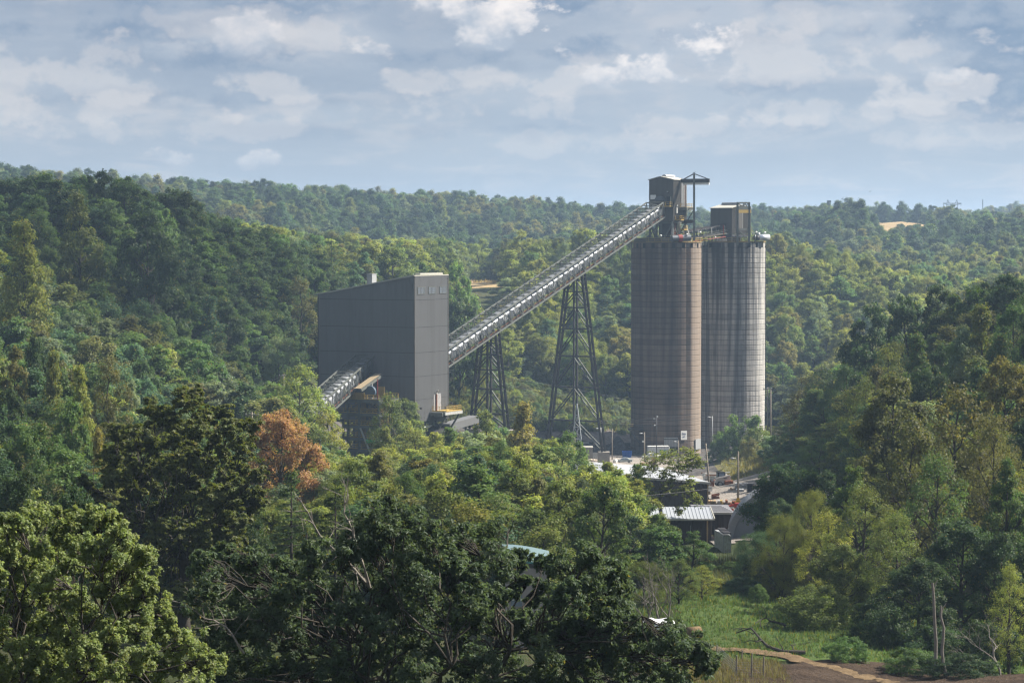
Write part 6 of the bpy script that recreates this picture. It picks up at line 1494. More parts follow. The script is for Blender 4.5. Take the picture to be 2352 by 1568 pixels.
def build_small_shed():
    Y = 345; x0, x1 = 26.2, 31.4; g = 20.2
    T = thing('small_shed', 'small brown gabled shed with grey shingle roof right of the ribbed roof', 'shed', (x1, Y, g)); W = lambda x, y, z: Vector((x-x1, y-Y, z-g)); ze = 62-(1178-556)/FPX*Y; zr = 62-(1160-556)/FPX*(Y+6)
    corr(T, 'wall', W(x0, Y, 0).xy, W(x1, Y, 0).xy, -.4, ze-g-.05, ze-g-.05, BROWN, .7, .06); corr(T, 'wall', W(x1, Y, 0).xy, W(x1, Y+10, 0).xy, -.4, ze-g-.05, ze-g-.05, BROWN, .7, .06)
    sh = mat('grey_shingle', (.17, .17, .185), .85, 0, .3, 2, bump=.4)
    for k in range(7):
        a, b = k/7, (k+1)/7; q = lambda x, f, dz: W(x, Y-.4+5.4*f, ze+(zr-ze)*f+dz)
        MB().add([q(x0-.2, a, .06), q(x1+.4-1.6*a, a, .06), q(x1+.4-1.6*b, b, .0), q(x0-.2, b, .0)], [(0, 1, 2, 3)]).add([q(x0-.2, a, -.06), q(x1+.4-1.6*a, a, -.06), q(x1+.4-1.6*a, a, .06), q(x0-.2, a, .06)], [(0, 1, 2, 3)]).build('shingle', sh, T)
    MB().add([W(x0-.2, Y+5, zr), W(x1-1.2, Y+5, zr), W(x1+.4, Y+10.4, ze), W(x0-.2, Y+10.4, ze)], [(0, 1, 2, 3)]).build('roof_slope', sh, T)
    MB().add([W(x1+.4, Y-.4, ze), W(x1+.4, Y+10.4, ze), W(x1-1.2, Y+5, zr)], [(0, 1, 2)]).build('roof_slope', sh, T)
    bar(T, 'fascia', W(x0-.2, Y-.46, ze-.08), W(x1+.45, Y-.46, ze-.08), .12, .28, ROOF_LT)
build_small_shed()
def build_dome():
    Y = 330; r = 9.0; xc = 38.3; g = 20.4; fab = mat('grey_fabric', (.27, .28, .30), .75, 0, .12, .6, bump=.15, bscale=3); fr = mat('grey_fabric_end', (.20, .21, .225), .8, 0, .1, .5)
    T = thing('fabric_dome', 'grey fabric arch shelter half hidden by the dark tree', 'shelter', (xc, Y, g)); n = 26; seg = 6; Lg = 9
    P = lambda a, y, rr=r: ((math.cos(a)*rr)+(.10)*y, y, math.sin(a)*rr*.93+.0)
    for k in range(seg):
        y0, y1 = Lg*k/seg, Lg*(k+1)/seg-.12; V = []; F = []
        for j in range(n+1):
            a = math.pi*j/n; V += [P(a, y0), P(a, (y0+y1)/2, r-.10), P(a, y1)]
        for j in range(n): F += [(3*j, 3*j+3, 3*j+4, 3*j+1), (3*j+1, 3*j+4, 3*j+5, 3*j+2)]
        obj('fabric_panel', mesh_from('fabric_panel', V, F, fab, True), T)
    mb = MB(); mb.add([P(math.pi*j/n, .9, r-.35) for j in range(n+1)], [tuple(range(n+1))]); mb.build('end_wall', fr, T)
    V = [P(math.pi*j/n, -.05, r+.05) for j in range(n+1)]+[P(math.pi*j/n, .55, r-.9) for j in range(n+1)]
    obj('end_flap', mesh_from('end_flap', V, [(j, j+1, n+2+j, n+1+j) for j in range(n)], fab), T)
    for j in range(1, n, 1):
        a = math.pi*j/n; bar(T, 'lacing', P(a, -.1, r+.08), P(a, .5, r-.8), .07, .05, GREYP)
build_dome()
def build_house():
    Y = 215; c = px(1205, 1330, Y); g = gz(c.x, c.y); teal = mat('teal_roof', (.15, .22, .24), .5, .2, .12, 1)
    T = thing('house', 'pale house with curved teal metal roof glimpsed through the oak', 'house', (c.x, c.y, g)); x0, x1 = px(1158, 1300, Y).x-c.x, px(1258, 1300, Y).x-c.x; zt = px(1205, 1281, Y).z-g; ze = px(1205, 1302, Y).z-g
    mb = MB(); n = 8
    A = [(x0-.2+(x1-x0+.4)*j/n, -.4, ze+(zt-ze)*math.sin(math.pi*(.5-.42*(j/n)))**1.0) for j in range(n+1)]
    mb.add(A+[(x, 6, z+.5) for x, y, z in A], [(j, j+1, n+2+j, n+1+j) for j in range(n)]); mb.build('roof', teal, T, True)
    bar(T, 'roof_edge', A[0], A[-1], .1, .16, mat('teal_edge', (.07, .20, .21), .5))
    wm = mat('pale_wall', (.30, .27, .265), .8, 0, .08, 1.5)
    MB().box(((x0+x1)/2, 2.5, ze/2-.5), (x1-x0-.2, 5, ze+.8)).build('wall', wm, T)
    for z in (ze*.35, ze*.6, ze*.82): bar(T, 'wall_board', (x0+.1, -.03, z), (x1-.1, -.03, z), .06, .07, GREYP)
    w = MB().box((x0+1.1, -.06, ze*.6), (1.0, .08, 1.2)).build('window', GLASS, T); MB().box((x0+1.1, -.1, ze*.6), (1.15, .03, .1)).build('frame', WHITE, w)
build_house()
def concrete_block_house():
    a = ground_pt(1348, 1056); T = thing('block_house', 'squat tan concrete block hut at the foot of the tall trestle tower', 'hut', tuple(a)); s = a.y/FPX
    MB().box((0, 2, 14*s), (27*s, 4, 28*s)).build('wall', CONC, T); MB().box((0, 2, 28.6*s), (28.5*s, 4.3, .25)).build('roof', ROOF_LT, T)
    b = ground_pt(1376, 1056); T = thing('panel_fence', 'grey sheet-metal fence between concrete hut and trestle pier', 'fence', tuple(b)); s = b.y/FPX
    for k in range(8): MB().box(((-15+k*4.2)*s, 0, 8*s), (3.9*s, .12, 17*s+.05*(k % 2))).build('panel', GREYP, T)
concrete_block_house()
# ------------------------------------------------------------------ poles, wires, pylons
def pole(label, u, vt, vb, Y=None, r=.17, m=None, lamp=None, arms=0, lean=0, name='utility_pole', cat='pole', extra=None):
    b = ground_pt(u, vb) if Y is None else Vector((px(u, vb, Y).x, Y, gz(px(u, vb, Y).x, Y))); H = px(u+lean, vt, b.y).z-b.z; dx = lean/FPX*b.y
    T = thing(name, label, cat, tuple(b), 0, 'poles around the plant')
    MB().tube([(0, 0, -.6), (dx*.5, 0, H*.5), (dx, 0, H)], [r*1.15, r, r*.75], 8).build('shaft', m or POLE, T, True)
    for k in range(arms):
        z = H-.5-k*1.1; f = z/H; MB().box((dx*f, -.15, z), (2.4, .12, .16)).build('cross_arm', POLE, T)
        for q in (-1.05, -.35, .35, 1.05): MB().lathe([(.05, 0), (.09, .1), (.05, .28)], 6, (dx*f+q, -.15, z+.08)).build('insulator', GREYP, T)
    if lamp:
        s = -1 if lamp < 0 else 1; z = H-.5 if abs(lamp) == 1 else H*.86
        MB().tube([(dx*z/H, 0, z), (dx*z/H+s*.9, -.4, z+.3)], .07, 6).build('lamp_arm', GREYP, T); MB().blob((dx*z/H+s*1.1, -.5, z+.22), (.38, .24, .17), int(u), 2, .03).build('lamp_head', GREYP, T, True)
    if extra: extra(T, H, dx)
    return T
def cams(T, H, dx):
    MB().box((-.35, -.2, H*.72), (.5, .35, .4)).build('camera_box', WHITE, T)
def twin(T, H, dx):
    MB().blob((-.7, -.2, H-.8), (.36, .24, .24), 3, 2, .03).build('lamp_head', GREYP, T, True); MB().blob((.1, -.2, H-.2), (.32, .24, .2), 4, 2, .03).build('lamp_head', GREYP, T, True); MB().blob((-.6, -.2, H-2.6), (.26, .22, .22), 5, 2, .03).build('camera_box', GREYP, T, True)
def notice(T, H, dx): MB().box((dx*.12+.05, -.3, H*.13), (.9, .06, .95)).build('notice', WHITE, T); MB().box((dx*.12+.05, -.34, H*.13+.1), (.6, .03, .12)).build('notice_print', GREYP, T)
def diamond(T, H, dx):
    yl = mat('sign_yellow', (.62, .38, .02), .5, 0, .05); M = Matrix.Rotation(math.pi/4, 4, 'Y')
    mb = MB().box((0, 0, 0), (.95, .05, .95)); mb.V = [tuple(M @ Vector(v)+Vector((0, -.26, H*.105))) for v in mb.V]; s = mb.build('warning_sign', yl, T)
    m = MB()
    for k, w in enumerate((.5, .62, .5)): m.box((0, -.30, H*.105+.2-k*.2), (w, .02, .08))
    x = m.build('sign_print', BLACK, s); x['kind'] = 'stuff'
    MB().box((0, -.24, H*.16), (.55, .06, .45)).build('yellow_band', yl, T)
pole('grey lamp pole in front of the trestle tower foot', 1379.7, 981, 1056, lamp=-1, m=GREYP)
pole('bare slim wooden pole left of the blue skip', 1406, 984, 1057, r=.13)
pole('wooden pole with rust-banded top, lamp and small camera before the white trailer', 1480, 992, 1069, lamp=-1, extra=cams)
pole('dark slim pole with twin floodlights above the white trailer', 1508, 955, 1060, r=.13, m=STEEL_DK, extra=twin)
pole('short wooden lamp pole under the silo sign', 1558, 1011, 1064, lamp=-1)
pole('leaning wooden pole with white notice at the shed corner', 1630.6, 1018, 1139, lean=-10, extra=notice)
pole('wooden pole with yellow diamond sign and floodlight beside the gravel road', 1695, 1036, 1167, lamp=-2, extra=diamond)
pole('left post of the tall double pole right of the pale silo', 1762.8, 889, 1004, Y=655, r=.2, arms=1); pole('right post of the tall double pole right of the pale silo', 1769.8, 891, 1004, Y=655, r=.2)
pole('slim pole with small floodlight against the pale silo', 1636, 955, 1013, Y=668, r=.12, m=GREYP, lamp=-1)
pole('wooden power pole with cross arm on the left slope above the maple', 398.5, 853, 925, Y=470, r=.15, arms=1); pole('thin power pole half hidden by the willow left of the plant', 652, 858, 905, Y=560, r=.15, arms=1); pole('power pole between the maple and the orange tree', 579, 946, 1000, Y=420, r=.15, arms=1)
def wire(label, a, b, sag, r=.022, n=14):
    A, B = px(*a), px(*b); P = [A.lerp(B, i/n)-Vector((0, 0, sag*4*(i/n)*(1-i/n))) for i in range(n+1)]
    T = MB().tube(P, r, 4).build('power_line', mat('wire_grey', (.07, .07, .075), .5, .3, .05), None)
    tag(T, label, 'power line', 'power lines across the valley')
wire('power line running right from the double pole, upper wire', (1759, 893, 655), (2060, 838, 500), 2.0); wire('power line running right from the double pole, lower wire', (1770, 897, 655), (2060, 848, 500), 2.6)
wire('power line crossing the silo foot to the double pole, top wire', (1380, 966, 640), (1765, 925, 655), 1.0); wire('power line crossing the silo foot to the double pole, middle wire', (1380, 968, 640), (1765, 931, 655), 1.4); wire('power line crossing the silo foot to the double pole, bottom wire', (1380, 971, 640), (1765, 935, 655), 1.9)
wire('power line passing behind the short trestle toward the silos, upper wire', (1025, 848, 640), (1440, 918, 690), -.6); wire('power line passing behind the short trestle toward the silos, lower wire', (1025, 852, 640), (1440, 922, 690), 1.2)
wire('power line over the left slope ending at the willow, upper wire', (398.5, 858, 470), (652, 861, 560), 3.0); wire('power line over the left slope ending at the willow, lower wire', (398.5, 862, 470), (652, 866, 560), 3.6); wire('power line from the slope pole toward the left woods', (398.5, 858, 470), (320, 872, 440), .5)
wire('service wire from the notice pole across the gravel road', (1621, 1026, 425), (1900, 1120, 300), 1.5, .03); wire('sagging service wire from the shed-corner pole to the bank', (1621, 1022, 425), (1690, 1062, 560), 1.2, .03); wire('service wire crossing the ribbed roof to the right trees', (1450, 1140, 320), (1850, 1085, 330), .4, .03)
def pylon(label, u, vt, vb, Y, hw, horns=True):
    b = px(u, vb, Y); s = Y/FPX; H = (vb-vt)*s; T = thing('pylon', label, 'pylon', tuple(b), 0, 'pylons on the skyline'); m = mat('pylon_steel', (.16, .17, .19), .6, .3, .05); w = hw*s; t = .5
    for k in (-1, 1):
        bar(T, 'leg', (k*w*.28, 0, 0), (k*w*.62, 0, H*.72), t, t, m); bar(T, 'leg', (k*w*.28, 0, 0), (k*w*.2, 0, H*.72), t*.8, t*.8, m); bar(T, 'peak', (k*w*.62, 0, H*.72), (k*w*.5, 0, H), t*.8, t*.8, m); bar(T, 'peak', (k*w*.3, 0, H*.78), (k*w*.5, 0, H), t*.8, t*.8, m); bar(T, 'arm', (k*w, 0, H*.80), (k*w*.5, 0, H*.72), t*.7, t*.7, m); bar(T, 'brace', (k*w*.28, 0, H*.05), (k*w*.5, 0, H*.4), t*.7, t*.7, m)
        for q in (.95, .2): bar(T, 'insulator', (k*w*q, 0, H*.78), (k*w*q, 0, H*.66), .3, .3, m)
    bar(T, 'cross_beam', (-w, 0, H*.80), (w, 0, H*.80), t, t*1.4, m); bar(T, 'cross_beam', (-w*.62, 0, H*.72), (w*.62, 0, H*.72), t*.8, t, m)
pylon('larger lattice pylon standing above the right ridge', 2187, 459, 500, 2300, 21); pylon('smaller fainter lattice pylon over the tan field', 2042, 486, 509, 3200, 14)
def mast(label, u, vt, vb, Y, name='radio_mast', w=.7, head=False):
    b = px(u, vb, Y); H = (vb-vt)/FPX*Y; T = thing(name, label, 'mast', tuple(b), 0, 'masts on the skyline'); m = mat('pylon_steel', (.16, .17, .19), .6, .3, .05)
    bar(T, 'shaft', (0, 0, -4), (0, 0, H), w, w, m)
    if head: MB().box((0, 0, H*.95), (2.6, 1, 1.5)).box((0, 0, H*.75), (2.2, 1, 1.0)).build('antenna', m, T)
    else: MB().box((0, 0, H*.7), (1.6, .3, .3)).build('cross_arm', m, T)
mast('cell tower with antenna head above the wooded knoll right of silos', 1904, 462, 490, 1550, w=.45, head=True); mast('thin tall mast on the skyline near the right edge', 2257, 458, 492, 2600, w=.7); mast('cell mast on the ridge left of the gallery top', 1371.5, 474, 497, 1750, w=.5, head=True)
for i, u in enumerate((1778, 1802, 1813)): mast(f'faint distant pole right of the pale silo, {ORD[i]} from left', u, 480, 497, 3600, 'distant_pole', .8)
def lattice_mast():
    b = ground_pt(1325, 1050); b = Vector((px(1325, 1040, 610).x, 610, gz(px(1325, 1040, 610).x, 610))); T = thing('lattice_mast', 'small silvery lattice mast inside the tall trestle tower', 'mast', tuple(b)); H = px(1325, 925, 610).z-b.z; s = 610/FPX; m = mat('zinc', (.45, .48, .52), .45, .4, .1)
    def C(k, z): f = z/H; w = (10*s if f < .55 else 10*s*(1-(f-.55)/.45*.95)); return Vector(((1 if k in (0, 3) else -1)*w, (1 if k < 2 else -1)*w, z))
    lv = [H*f for f in (0, .11, .22, .33, .44, .55, .7, .85, .99)]
    for a, c in zip(lv[:-1], lv[1:]):
        for k in range(4):
            bar(T, 'leg', C(k, a), C(k, c), .13, .13, m); bar(T, 'lattice_bar', C(k, a), C((k+1) % 4, c), .08, .08, m); bar(T, 'lattice_bar', C((k+1) % 4, a), C(k, c), .08, .08, m); bar(T, 'ring_bar', C(k, c), C((k+1) % 4, c), .09, .09, m)
    bar(T, 'side_arm', C(0, H*.5), C(0, H*.5)+Vector((2, 0, 0)), .15, .15, m)
lattice_mast()
# ------------------------------------------------------------------ vehicles and yard goods
def wheel(T, x, y, r, w=.22):
    M = Matrix.Translation((x, y, r)) @ Matrix.Rotation(math.pi/2, 4, 'X')
    t = MB().lathe([(r*.62, -w/2), (r*.95, -w/2), (r, -w*.3), (r, w*.3), (r*.95, w/2), (r*.62, w/2)], 18); t.V = [tuple(M @ Vector(v)) for v in t.V]; W = t.build('wheel', TIRE, T, True)
    h = MB().lathe([(.03, -w*.42), (r*.62, -w*.4), (r*.62, w*.4), (.03, w*.42)], 14); h.V = [tuple(M @ Vector(v)) for v in h.V]; h.build('rim', STEEL_LT, W)
def car(name, label, u, v, rz, prof, glass, L, Wd, m, cat='car', r=.33, axles=(.19, .80), group='vehicles in the plant yard', bed=None):
    p = ground_pt(u, v); T = thing(name, label, cat, (p.x, p.y, p.z+.1), rz, group); h = Wd/2
    def prism(P, w0, w1, zb, zt):
        V = []; n = len(P)
        for s in (-1, 1):
            for x, z in P: f = min(1, max(0, (z-zb)/(zt-zb))); V.append((x*L-L/2, s*(w0+(w1-w0)*f), z))
        return V, [tuple(range(n))[::-1] if False else tuple(range(n)), tuple(range(n, 2*n))[::-1]]+[(i, n+i, n+(i+1) % n, (i+1) % n) for i in range(n)]
    zt = max(z for x, z in prof); V, F = prism(prof, h, h*.80, .75, zt)
    b = obj('body', mesh_from('body', V, F, m), T); bv = b.modifiers.new('soft', 'BEVEL'); bv.width = .06; bv.segments = 2; bv.limit_method = 'ANGLE'
    for g_ in glass:
        V, F = prism(g_, h+.012, h*.80+.02, .75, zt); obj('side_glass', mesh_from('side_glass', V, F, GLASS), T)
    for a in axles:
        for s in (-1, 1): wheel(T, a*L-L/2, s*(h-.10), r)
    for s in (-1, 1):
        MB().box((-L/2+.05, s*h*.7, .68), (.1, .35, .16)).build('headlight', STEEL_LT, T); MB().box((L/2-.04, s*h*.75, .75), (.1, .25, .18)).build('tail_light', RED, T)
    if bed: bed(T, L, h)
    return T
SEDAN = [(0, .30), (0, .62), (.02, .72), (.27, .88), (.40, 1.36), (.52, 1.44), (.70, 1.38), (.85, .98), (.985, .92), (1, .6), (1, .32)]
SG = [[(.30, .90), (.405, 1.31), (.51, 1.37), (.51, .92)], [(.53, .92), (.53, 1.37), (.68, 1.32), (.80, .98)]]
car('sedan', 'silver-green sedan parked between weeds and the blue skip', 1433.5, 1063.5, R_(-8), SEDAN, SG, 4.7, 1.78, mat('car_silver', (.36, .40, .40), .3, .4, .05))
PICK = [(0, .45), (0, .95), (.03, 1.05), (.25, 1.12), (.35, 1.75), (.45, 1.82), (.62, 1.80), (.66, 1.18), (.99, 1.16), (1, .5)]
car('pickup_truck', 'white pickup truck parked in front of the white box trailer', 1497.5, 1056.5, R_(6), PICK, [[(.285, 1.15), (.365, 1.68), (.47, 1.73), (.47, 1.15)], [(.49, 1.15), (.49, 1.73), (.60, 1.72), (.63, 1.2)]], 5.6, 1.95, WHITE, 'pickup truck', .4)
VAN = [(0, .4), (0, .9), (.03, 1.0), (.24, 1.08), (.36, 1.66), (.5, 1.74), (.9, 1.70), (1, 1.1), (1, .45)]
car('suv', 'pale car showing only its roof beyond the weeds below the silo door', 1570.5, 1046, R_(4), VAN, [[(.29, 1.1), (.375, 1.6), (.6, 1.66), (.6, 1.1)], [(.62, 1.1), (.62, 1.66), (.88, 1.63), (.95, 1.15)]], 4.8, 1.85, mat('car_pale', (.5, .53, .54), .3, .3, .05))
car('pickup_truck', 'white pickup between the fabric dome and the small brown shed', 1663, 1219, R_(80), PICK, [[(.285, 1.15), (.365, 1.68), (.47, 1.73), (.47, 1.15)]], 5.2, 1.9, WHITE, 'pickup truck', .38)
def box_trailer():
    p = ground_pt(1513.5, 1053); T = thing('box_trailer', 'long white box trailer with faded green lettering in front of the brown silo', 'trailer', (p.x, p.y+3, p.z), R_(7), 'vehicles in the plant yard'); s = p.y/FPX; L, H = 50*s, 2.3
    b = MB().box((0, 0, 1.0+H/2), (L, 2.4, H)).build('body', WHITE, T); bv = b.modifiers.new('soft', 'BEVEL'); bv.width = .1; bv.segments = 2
    for z in (1.05, 1+H-.05): bar(T, 'rail', (-L/2, -1.22, z), (L/2, -1.22, z), .08, .14, GREYP)
    for k in range(1, 8): bar(T, 'rib', (-L/2+L*k/8, -1.21, 1.1), (-L/2+L*k/8, -1.21, 1+H-.1), .05, .06, STEEL_LT)
    for x in (-L*.3, -L*.22, L*.3, L*.38):
        for y in (-.95, .95): wheel(T, x, y, .48, .3)
    g = mat('logo_green', (.03, .22, .09), .5); m = MB()
    for k, (x, w, h_) in enumerate(((.4, .5, .9), (1.05, .32, .8), (1.5, .32, .8), (1.95, .32, .8))): m.box((x, -1.225, 1.9), (w, .03, h_)).box((x, -1.235, 1.9), (w*.4, .03, h_*.4))
    lg = m.build('lettering', g, T); lg['kind'] = 'stuff'
box_trailer()
def dumpster():
    p = ground_pt(1440, 1052.5); T = thing('skip', 'blue open steel skip in front of the coal heap', 'skip', (p.x, p.y, p.z), R_(-4)); s = p.y/FPX; w = 22.5*s/2; h = 15.5*s
    V = [(-w*.86, -1, .25), (w*.86, -1, .25), (w*.86, 1.3, .25), (-w*.86, 1.3, .25), (-w, -1.2, h), (w, -1.2, h), (w, 1.5, h), (-w, 1.5, h), (-w*.93, -1.1, h), (w*.93, -1.1, h), (w*.93, 1.4, h), (-w*.93, 1.4, h), (-w*.8, -.9, .4), (w*.8, -.9, .4), (w*.8, 1.2, .4), (-w*.8, 1.2, .4)]
    F = [(0, 3, 2, 1)]+[(i, (i+1) % 4, 4+(i+1) % 4, 4+i) for i in range(4)]+[(4+i, 4+(i+1) % 4, 8+(i+1) % 4, 8+i) for i in range(4)]+[(8+i, 8+(i+1) % 4, 12+(i+1) % 4, 12+i) for i in range(4)]+[(12, 13, 14, 15)]
    MB().add(V, F).build('tub', BLUE, T)
    for k in range(6): x = -w*.8+w*1.6*k/5; bar(T, 'rib', (x*.95, -1.06, .3), (x*1.1, -1.26, h-.1), .14, .10, BLUE)
    bar(T, 'rim_bar', (-w, -1.25, h), (w, -1.25, h), .14, .16, BLUE)
    for x in (-w*.6, w*.6): MB().box((x, 0, .12), (.2, 2.2, .25)).build('skid', STEEL_DK, T)
dumpster()
def heap(name, label, u, v, wpx, hpx, depth, m, seed, n=34, kind='thing', cat='heap'):
    p = ground_pt(u, v); s = p.y/FPX; rg = np.random.default_rng(seed); w, h = wpx*s/2, hpx*s; V = []; F = []
    for j in range(n+1):
        for i in range(n+1):
            x, y = -1+2*i/n, -1+2*j/n; q = max(0, 1-math.hypot(x*(1+.1*math.sin(3*y)), y))
            z = h*(q**.8)*(1+.25*math.sin(5*x+seed)+.15*math.sin(9*x+4*y))+(.35*rg.random()*(q > .02)); V.append((x*w, y*depth+depth*.8, z-.1))
    for j in range(n):
        for i in range(n): a = j*(n+1)+i; F.append((a, a+1, a+n+2, a+n+1))
    o = obj(name, mesh_from(name, V, F, m, False)); o.location = p; tag(o, label, cat); return o
COAL = mat('coal', (.028, .027, .028), .75, 0, .4, 2.5, bump=1.0, bscale=3)
heap('coal_heap', 'black coal heap behind the blue skip', 1416, 1046, 110, 30, 8, COAL, 1); heap('gravel_heap', 'low tan gravel heap at the foot of the silo bank', 1600, 1068, 70, 16, 6, mat('tan_gravel', (.30, .25, .20), .9, 0, .3, 2, bump=1.0, bscale=2), 2)
p = ground_pt(1435, 1030); T = thing('steel_bin', 'dark low steel bin against the left foot of the brown silo', 'bin', tuple(p)); s = p.y/FPX
MB().box((0, 2, 6*s), (27*s, 2.5, 11*s)).build('tub', STEEL_DK, T); bar(T, 'rim_bar', (-13.8*s, .7, 11.6*s), (13.8*s, .7, 11.6*s), .2, .2, STEEL)
def stack(name, label, u, v, wpx, hpx, m, n, kind='box', rz=0, seed=0, cat='stack', group='goods in the storage yard', part='crate', depth=2.0):
    p = ground_pt(u, v); s = p.y/FPX; rg = random.Random(seed+int(u)); T = thing(name, label, cat, tuple(p), rz, group); w, h = wpx*s, hpx*s; made = 0
    if kind == 'box':
        rows = max(1, round(math.sqrt(n*h/w))); cols = max(1, math.ceil(n/rows)); bw, bh = w/cols, h/rows
        for r in range(rows):
            for c in range(cols):
                if r == rows-1 and made and rg.random() < .3: continue
                made += 1
                MB().box((-w/2+bw*(c+.5)+rg.uniform(-.1, .1)*bw, depth/2+rg.uniform(-.2, .2), bh*(r+.5)), (bw*rg.uniform(.8, .94), depth*rg.uniform(.8, 1), bh*.88), Matrix.Rotation(rg.uniform(-.08, .08), 3, 'Z')).build(part, m[(r*3+c*2+rg.randrange(2)) % len(m)], T)
    elif kind == 'bars':
        for k in range(n):
            z = h*(k/n)*rg.uniform(.8, 1.1)+.12; y = rg.uniform(0, depth); a = rg.uniform(-.06, .06)*w
            bar(T, part, (-w/2*rg.uniform(.7, 1), y-a, z), (w/2*rg.uniform(.7, 1), y+a, z+rg.uniform(-.2, .3)), .28, .24, m[k % len(m)])
    return T
stack('steel_stack', 'heaped white and rusty steel members behind the skid steer', 1645, 1102, 66, 15, [WHITE, STEEL_LT, RUST, WHITE], 18, 'bars', 0, 1, 'steel stack', part='beam', depth=3)
stack('rusty_bin', 'rusty open bin left of the skid steer', 1636, 1114, 15, 11, [RUST, STEEL_DK], 3, 'box', seed=2, cat='bin', part='panel'); stack('rusty_bin', 'rusty red bin right of the skid steer', 1675, 1114, 20, 10, [RUST], 3, 'box', seed=3, cat='bin', part='panel')
stack('block_stack', 'stacked grey concrete blocks behind the yellow-sign pole', 1705, 1126, 32, 15, [GREYP, STEEL_LT, CONC], 16, 'box', seed=4, cat='block stack', part='block'); stack('block_stack', 'loose flat row of grey blocks in front of the block stack', 1712, 1132, 40, 6, [GREYP, STEEL_LT], 9, 'box', seed=5, cat='block stack', part='block')
stack('pallet_stack', 'small tan timber pallet stack beside the grey blocks', 1686, 1127, 14, 6, [TIMBER], 4, 'box', seed=6, cat='pallets', part='pallet'); stack('rebar_stack', 'rust-red bundle of bars beside the shed corner', 1644, 1149, 20, 11, [RUST, RUST, STEEL_DK], 14, 'bars', seed=7, cat='steel stack', part='rod')
stack('timber_stack', 'tan timber stack below the rust-red bars', 1639, 1163, 22, 11, [TIMBER, PLANK_TAN, POLE], 9, 'box', seed=8, cat='timber stack', part='timber'); stack('crate_stack', 'pale grey crates and tanks right of the tan timber', 1655, 1166, 12, 14, [GREYP, STEEL_LT, YEL], 6, 'box', seed=9, cat='crates', part='crate')
stack('mesh_cage', 'rusty mesh cage, left one of the pair by the road', 1672, 1163, 22, 13, [RUST, mat('rust_dark', (.09, .05, .035), .9, 0, .4, 3)], 8, 'box', seed=10, cat='cage', part='panel'); stack('mesh_cage', 'rusty mesh cage, right one of the pair by the road', 1693, 1164, 20, 13, [MATS['rust_dark'], RUST], 8, 'box', seed=11, cat='cage', part='panel')
stack('crate', 'tan wooden crate, leftmost behind the long shed roof', 1476, 1071, 13, 9, [TIMBER, RUST], 3, 'box', seed=12, cat='crate', part='plank'); stack('crate', 'tan wooden crate stack, middle one behind the long shed roof', 1490, 1071, 12, 8, [RUST, TIMBER], 3, 'box', seed=13, cat='crate', part='plank'); stack('crate', 'tan wooden crate, rightmost behind the long shed roof', 1502, 1066, 9, 12, [TIMBER, RUST], 3, 'box', seed=14, cat='crate', part='plank')
stack('white_goods', 'white bagged goods on the gravel below the red lift', 1672, 1199, 26, 8, [WHITE, STEEL_LT, GREYP], 10, 'box', seed=15, cat='bags', part='bag')
for i, (u, v, w, h, lab) in enumerate(((1724, 1133, 18, 21, 'large black cable drum beside the dark tree, left of the pair'), (1737, 1134, 13, 18, 'black and blue cable drum, right of the pair'))):
    p = ground_pt(u, v); s = p.y/FPX; T = thing('cable_drum', lab, 'cable drum', tuple(p), 0, 'goods in the storage yard'); r = w*s/2; H = h*s
    MB().lathe([(0, 0), (r, 0), (r, .15), (r*.6, .15), (r*.6, H-.15), (r, H-.15), (r, H), (0, H)], 20).build('drum', MATS['rust_dark'] if i else STEEL_DK, T); MB().lathe([(r*.62, .2), (r*.9, .22), (r*.9, H-.22), (r*.62, H-.2)], 18).build('cable', BLACK if not i else mat('cable_blue', (.05, .07, .11), .5), T)
def skid_steer():
    p = ground_pt(1657, 1116.5); T = thing('skid_steer', 'white skid steer loader with dark cab and rusty bucket', 'loader', tuple(p), R_(12)); k = 1.25
    wh = mat('loader_white', (.55, .53, .50), .5, 0, .15, 2, stain=(.25, .18, .12), stain_amt=.5)
    MB().box((.2*k, 0, .85*k), (2.0*k, 1.3*k, .7*k)).box((1.0*k, 0, 1.2*k), (.6*k, 1.2*k, .8*k)).build('chassis', wh, T)
    c = MB().box((-.1*k, 0, 1.62*k), (1.15*k, 1.0*k, 1.15*k)).build('cab', BLACK, T); MB().box((-.1*k, -.52*k, 1.7*k), (.85*k, .04, .75*k)).build('side_glass', GLASS, c); MB().box((-.69*k, 0, 1.65*k), (.04, .8*k, .85*k)).build('windscreen', GLASS, c)
    for y in (-.72, .72):
        bar(T, 'lift_arm', (1.1*k, y*k, 1.65*k), (-.9*k, y*k, 1.25*k), .2*k, .24*k, wh); bar(T, 'lift_arm', (-.9*k, y*k, 1.3*k), (-1.45*k, y*k, .45*k), .18*k, .2*k, wh)
        for x in (-.45, .75): wheel(T, x*k, y*k*1.0, .42*k, .3*k)
    MB().poly([(-1.4*k, -.95*k, .1), (-2.15*k, -.95*k, .1), (-1.6*k, -.95*k, .35*k), (-1.45*k, -.95*k, .75*k)], (0, 1.9*k, 0)).build('bucket', RUST, T)
skid_steer()
def red_lift():
    p = ground_pt(1676, 1192); T = thing('boom_lift', 'red boom lift with white body between the shed and dome', 'lift', tuple(p), R_(10)); s = p.y/FPX
    rd = mat('lift_red', (.45, .05, .03), .45, 0, .1, 2); MB().box((0, 0, .8), (2.2, 1.4, .7)).build('chassis', WHITE, T); MB().box((-.5, 0, 1.35), (1.0, 1.2, .5)).build('turret', rd, T)
    bar(T, 'boom', (.6, 0, 1.5), (-1.3, 0, 1.9), .3, .35, rd); bar(T, 'boom', (-1.3, 0, 1.9), (.8, 0, 2.3), .26, .3, rd); MB().box((1.2, 0, 2.2), (.7, 1.0, .8)).build('basket', rd, T)
    for x in (-.75, .75):
        for y in (-.7, .7): wheel(T, x, y, .4)
red_lift()
